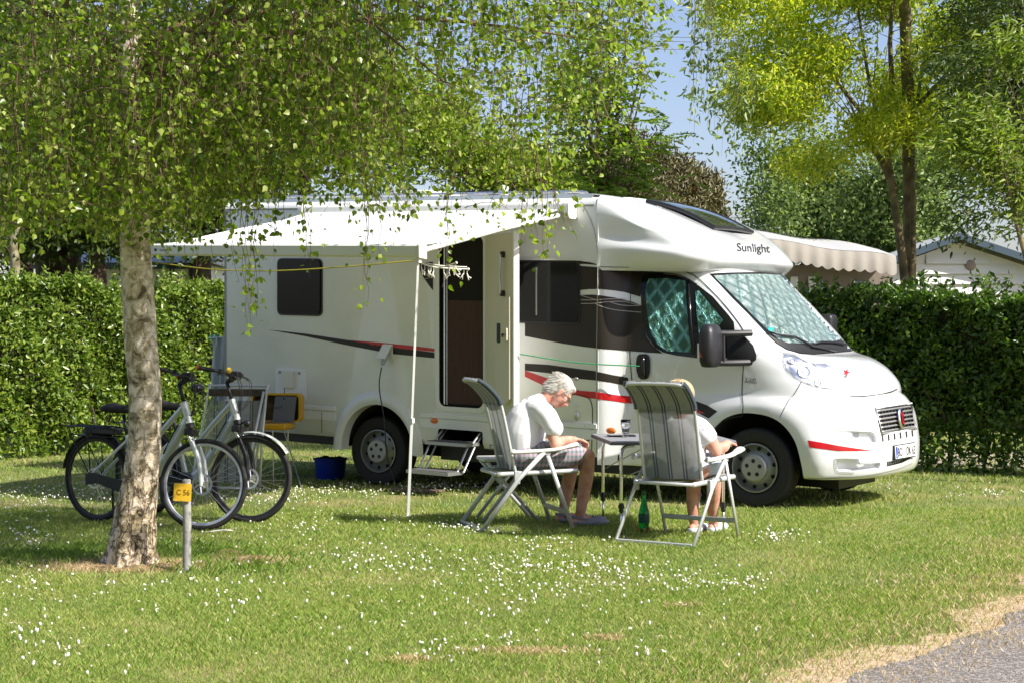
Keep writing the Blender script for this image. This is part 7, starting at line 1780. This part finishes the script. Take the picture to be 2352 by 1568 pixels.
# ------------------------------------------------ the woman
wo=thing('person','woman in a patterned white blouse, seen from behind over the striped chair back','person',WOC,WOR)
g=MB()
limb(g,[(.06,-.02,.53),(.03,-.03,.66),(.01,-.02,.77),(.02,-.01,.83)],[.150,.138,.135,.110],16,sq=(1.15,.8))
limb(g,[(.02,-.01,.84),(.025,-.03,.96)],[.058,.052]); HW=head(g,(.035,-.008,1.025),R(22),R(-8),.95)
limb(g,[(.05,-.12,.53),(.22,-.12,.555),(.42,-.07,.53)],[.10,.085,.058,.056]); limb(g,[(.42,-.07,.53),(.48,-.04,.36),(.54,.0,.2),(.585,.02,.085)],[.055,.055,.046,.032])
limb(g,[(.05,.10,.53),(.22,.11,.555),(.42,.10,.53)],[.10,.085,.058,.056]); limb(g,[(.42,.10,.53),(.44,.11,.36),(.45,.12,.2),(.46,.12,.085)],[.055,.055,.046,.032])
for x,y in ((.585,.02),(.46,.12)): limb(g,[(x-.03,y,.042),(x+.05,y,.046),(x+.17,y,.030)],[.030,.033,.024])
limb(g,[(.03,-.175,.80),(.05,-.225,.73),(.085,-.262,.655)],[.060,.055,.045]); limb(g,[(.085,-.262,.665),(.18,-.275,.68),(.285,-.245,.70)],[.044,.040,.026]); hand(g,(.285,-.245,.70),(1,.45,.05),(.05,.1,-1),(.7,.8,.9,1.),-1)
limb(g,[(.03,.12,.82),(.06,.19,.71),(.10,.20,.64)],[.058,.050,.043]); limb(g,[(.10,.20,.64),(.20,.17,.66),(.29,.12,.70)],[.042,.038,.025]); hand(g,(.29,.12,.70),(1,-.3,.05),(.05,.0,-1),(.6,.7,.8,.9),1)
body_obj(g,'body',skin,wo,.0062,3)
blonde=mat('blonde_hair',(.55,.42,.25),.6,bump=(60,.3,4,.005),var=(30,(.42,.32,.19),.42,.62)); blonde['tone']=(.55,.43,.27); hair('hair',HW,blonde,wo,puff=1.06,n=1500)
g=MB()
for y in (-.030,.030): g.ball(HW@Vector((.078,y,.003)),.0115,seg=10,rings=8)
g.build('eyes',eyew,wo,True)
blm=bpy.data.materials.new('patterned_blouse'); blm.use_nodes=True; N,L,b=nodes_of(blm); tc=N.new('ShaderNodeTexCoord'); vo=N.new('ShaderNodeTexVoronoi'); vo.inputs['Scale'].default_value=24; L.new(tc.outputs['Object'],vo.inputs['Vector']); lt_=N.new('ShaderNodeMath'); lt_.operation='LESS_THAN'; lt_.inputs[1].default_value=.17; L.new(vo.outputs['Distance'],lt_.inputs[0]); mx=N.new('ShaderNodeMix'); mx.data_type='RGBA'; L.new(lt_.outputs[0],mx.inputs[0]); mx.inputs[6].default_value=(.80,.79,.81,1); mx.inputs[7].default_value=(.42,.30,.32,1); L.new(mx.outputs[2],b.inputs['Base Color']); b.inputs['Roughness'].default_value=.85
g=MB(); limb(g,[(.03,-.02,.545),(.015,-.03,.64),(.005,-.02,.73),(.01,-.015,.815),(.02,-.01,.85)],[.150,.155,.150,.135,.10],20,sq=(1.16,.84))
limb(g,[(.02,-.09,.84),(.03,-.165,.81),(.045,-.212,.755)],[.080,.078,.072],16); limb(g,[(.02,.07,.84),(.03,.14,.81),(.05,.19,.75)],[.085,.078,.07],16)
o=body_obj(g,'blouse',blm,wo,.0085,4)
for v in o.data.vertices: v.co+=Vector((noise.noise(v.co*10),noise.noise(v.co*10+Vector((5,0,0))),0))*.008
g=MB(); limb(g,[(.03,-.02,.55),(.08,0,.55)],[.135,.135],18,sq=(1.2,.75)); limb(g,[(.03,-.11,.545),(.18,-.12,.555),(.36,-.09,.545)],[.105,.10,.085],16); limb(g,[(.03,.10,.545),(.18,.11,.555),(.36,.10,.545)],[.118,.10,.085],16)
body_obj(g,'trousers',mat('pale_blue_cotton',(.50,.55,.64),.9,bump=(12,.4,4,.02)),wo,.0085,3)
for x,y in ((.585,.02),(.46,.12)):
    g=MB(); limb(g,[(x-.03,y,.034),(x+.06,y,.036),(x+.18,y,.030)],[.036,.040,.034],14); o=body_obj(g,'shoe',mat('white_sandal',(.62,.66,.70),.6),wo,.006,2)
    for v in o.data.vertices:
        v.co.z=max(.004,v.co.z)
        if v.co.x<x+.03: v.co.z=min(v.co.z,.045)
g=MB(); g.tube([(.255,-.255,.693),(.263,-.252,.696)],.029,14); g.build('bracelet',M['steel'],wo,True)
# ================================================================ pieces that are separate parts get their own objects
def split_loose(o):
    me=o.data; n=len(me.vertices); par=list(range(n))
    def find(a):
        while par[a]!=a: par[a]=par[par[a]]; a=par[a]
        return a
    for e in me.edges:
        a,b_=find(e.vertices[0]),find(e.vertices[1])
        if a!=b_: par[a]=b_
    gr={}
    for p in me.polygons: gr.setdefault(find(p.vertices[0]),[]).append(p)
    if len(gr)<2: return
    vs=[tuple(v.co) for v in me.vertices]; first=True
    for k,ps in gr.items():
        ids=sorted({i for p in ps for i in p.vertices}); mp_={i:j for j,i in enumerate(ids)}
        m2=bpy.data.meshes.new(o.name.split('.')[0]); m2.from_pydata([vs[i] for i in ids],[],[tuple(mp_[i] for i in p.vertices) for p in ps])
        for q in me.materials: m2.materials.append(q)
        m2.polygons.foreach_set('use_smooth',[p.use_smooth for p in ps])
        if ps[0].use_smooth: m2.set_sharp_from_angle(angle=R(45))
        if first: o.data=m2; first=False
        else:
            c=bpy.data.objects.new(o.name.split('.')[0],m2); COL.objects.link(c); c.parent=o.parent; c.matrix_parent_inverse=o.matrix_parent_inverse.copy(); c.matrix_basis=o.matrix_basis.copy()
SPL={'side_moulding','grab_bar_mount','step_arm','rim_vent','hub_hole','awning_end_cap','roof_rail','grip','grip_end','fork_leg','fork_stanchion','pedal','crank','verge_board','plate_screw','pupils','eyes','floor_bar','lamp_bowl','screen_post','bumper_slot','joint','shoe_vent','brake_lever','cable','badge_bars','brace'}
for o in list(bpy.data.objects):
    if o.type=='MESH' and o.name.split('.')[0] in SPL: split_loose(o)
for o in bpy.data.objects:
    b_=o.name.split('.')[0]
    if b_=='pupils': o.name='pupil'
    elif b_=='eyes': o.name='eye'
    elif b_=='badge_bars': o.name='badge_bar'
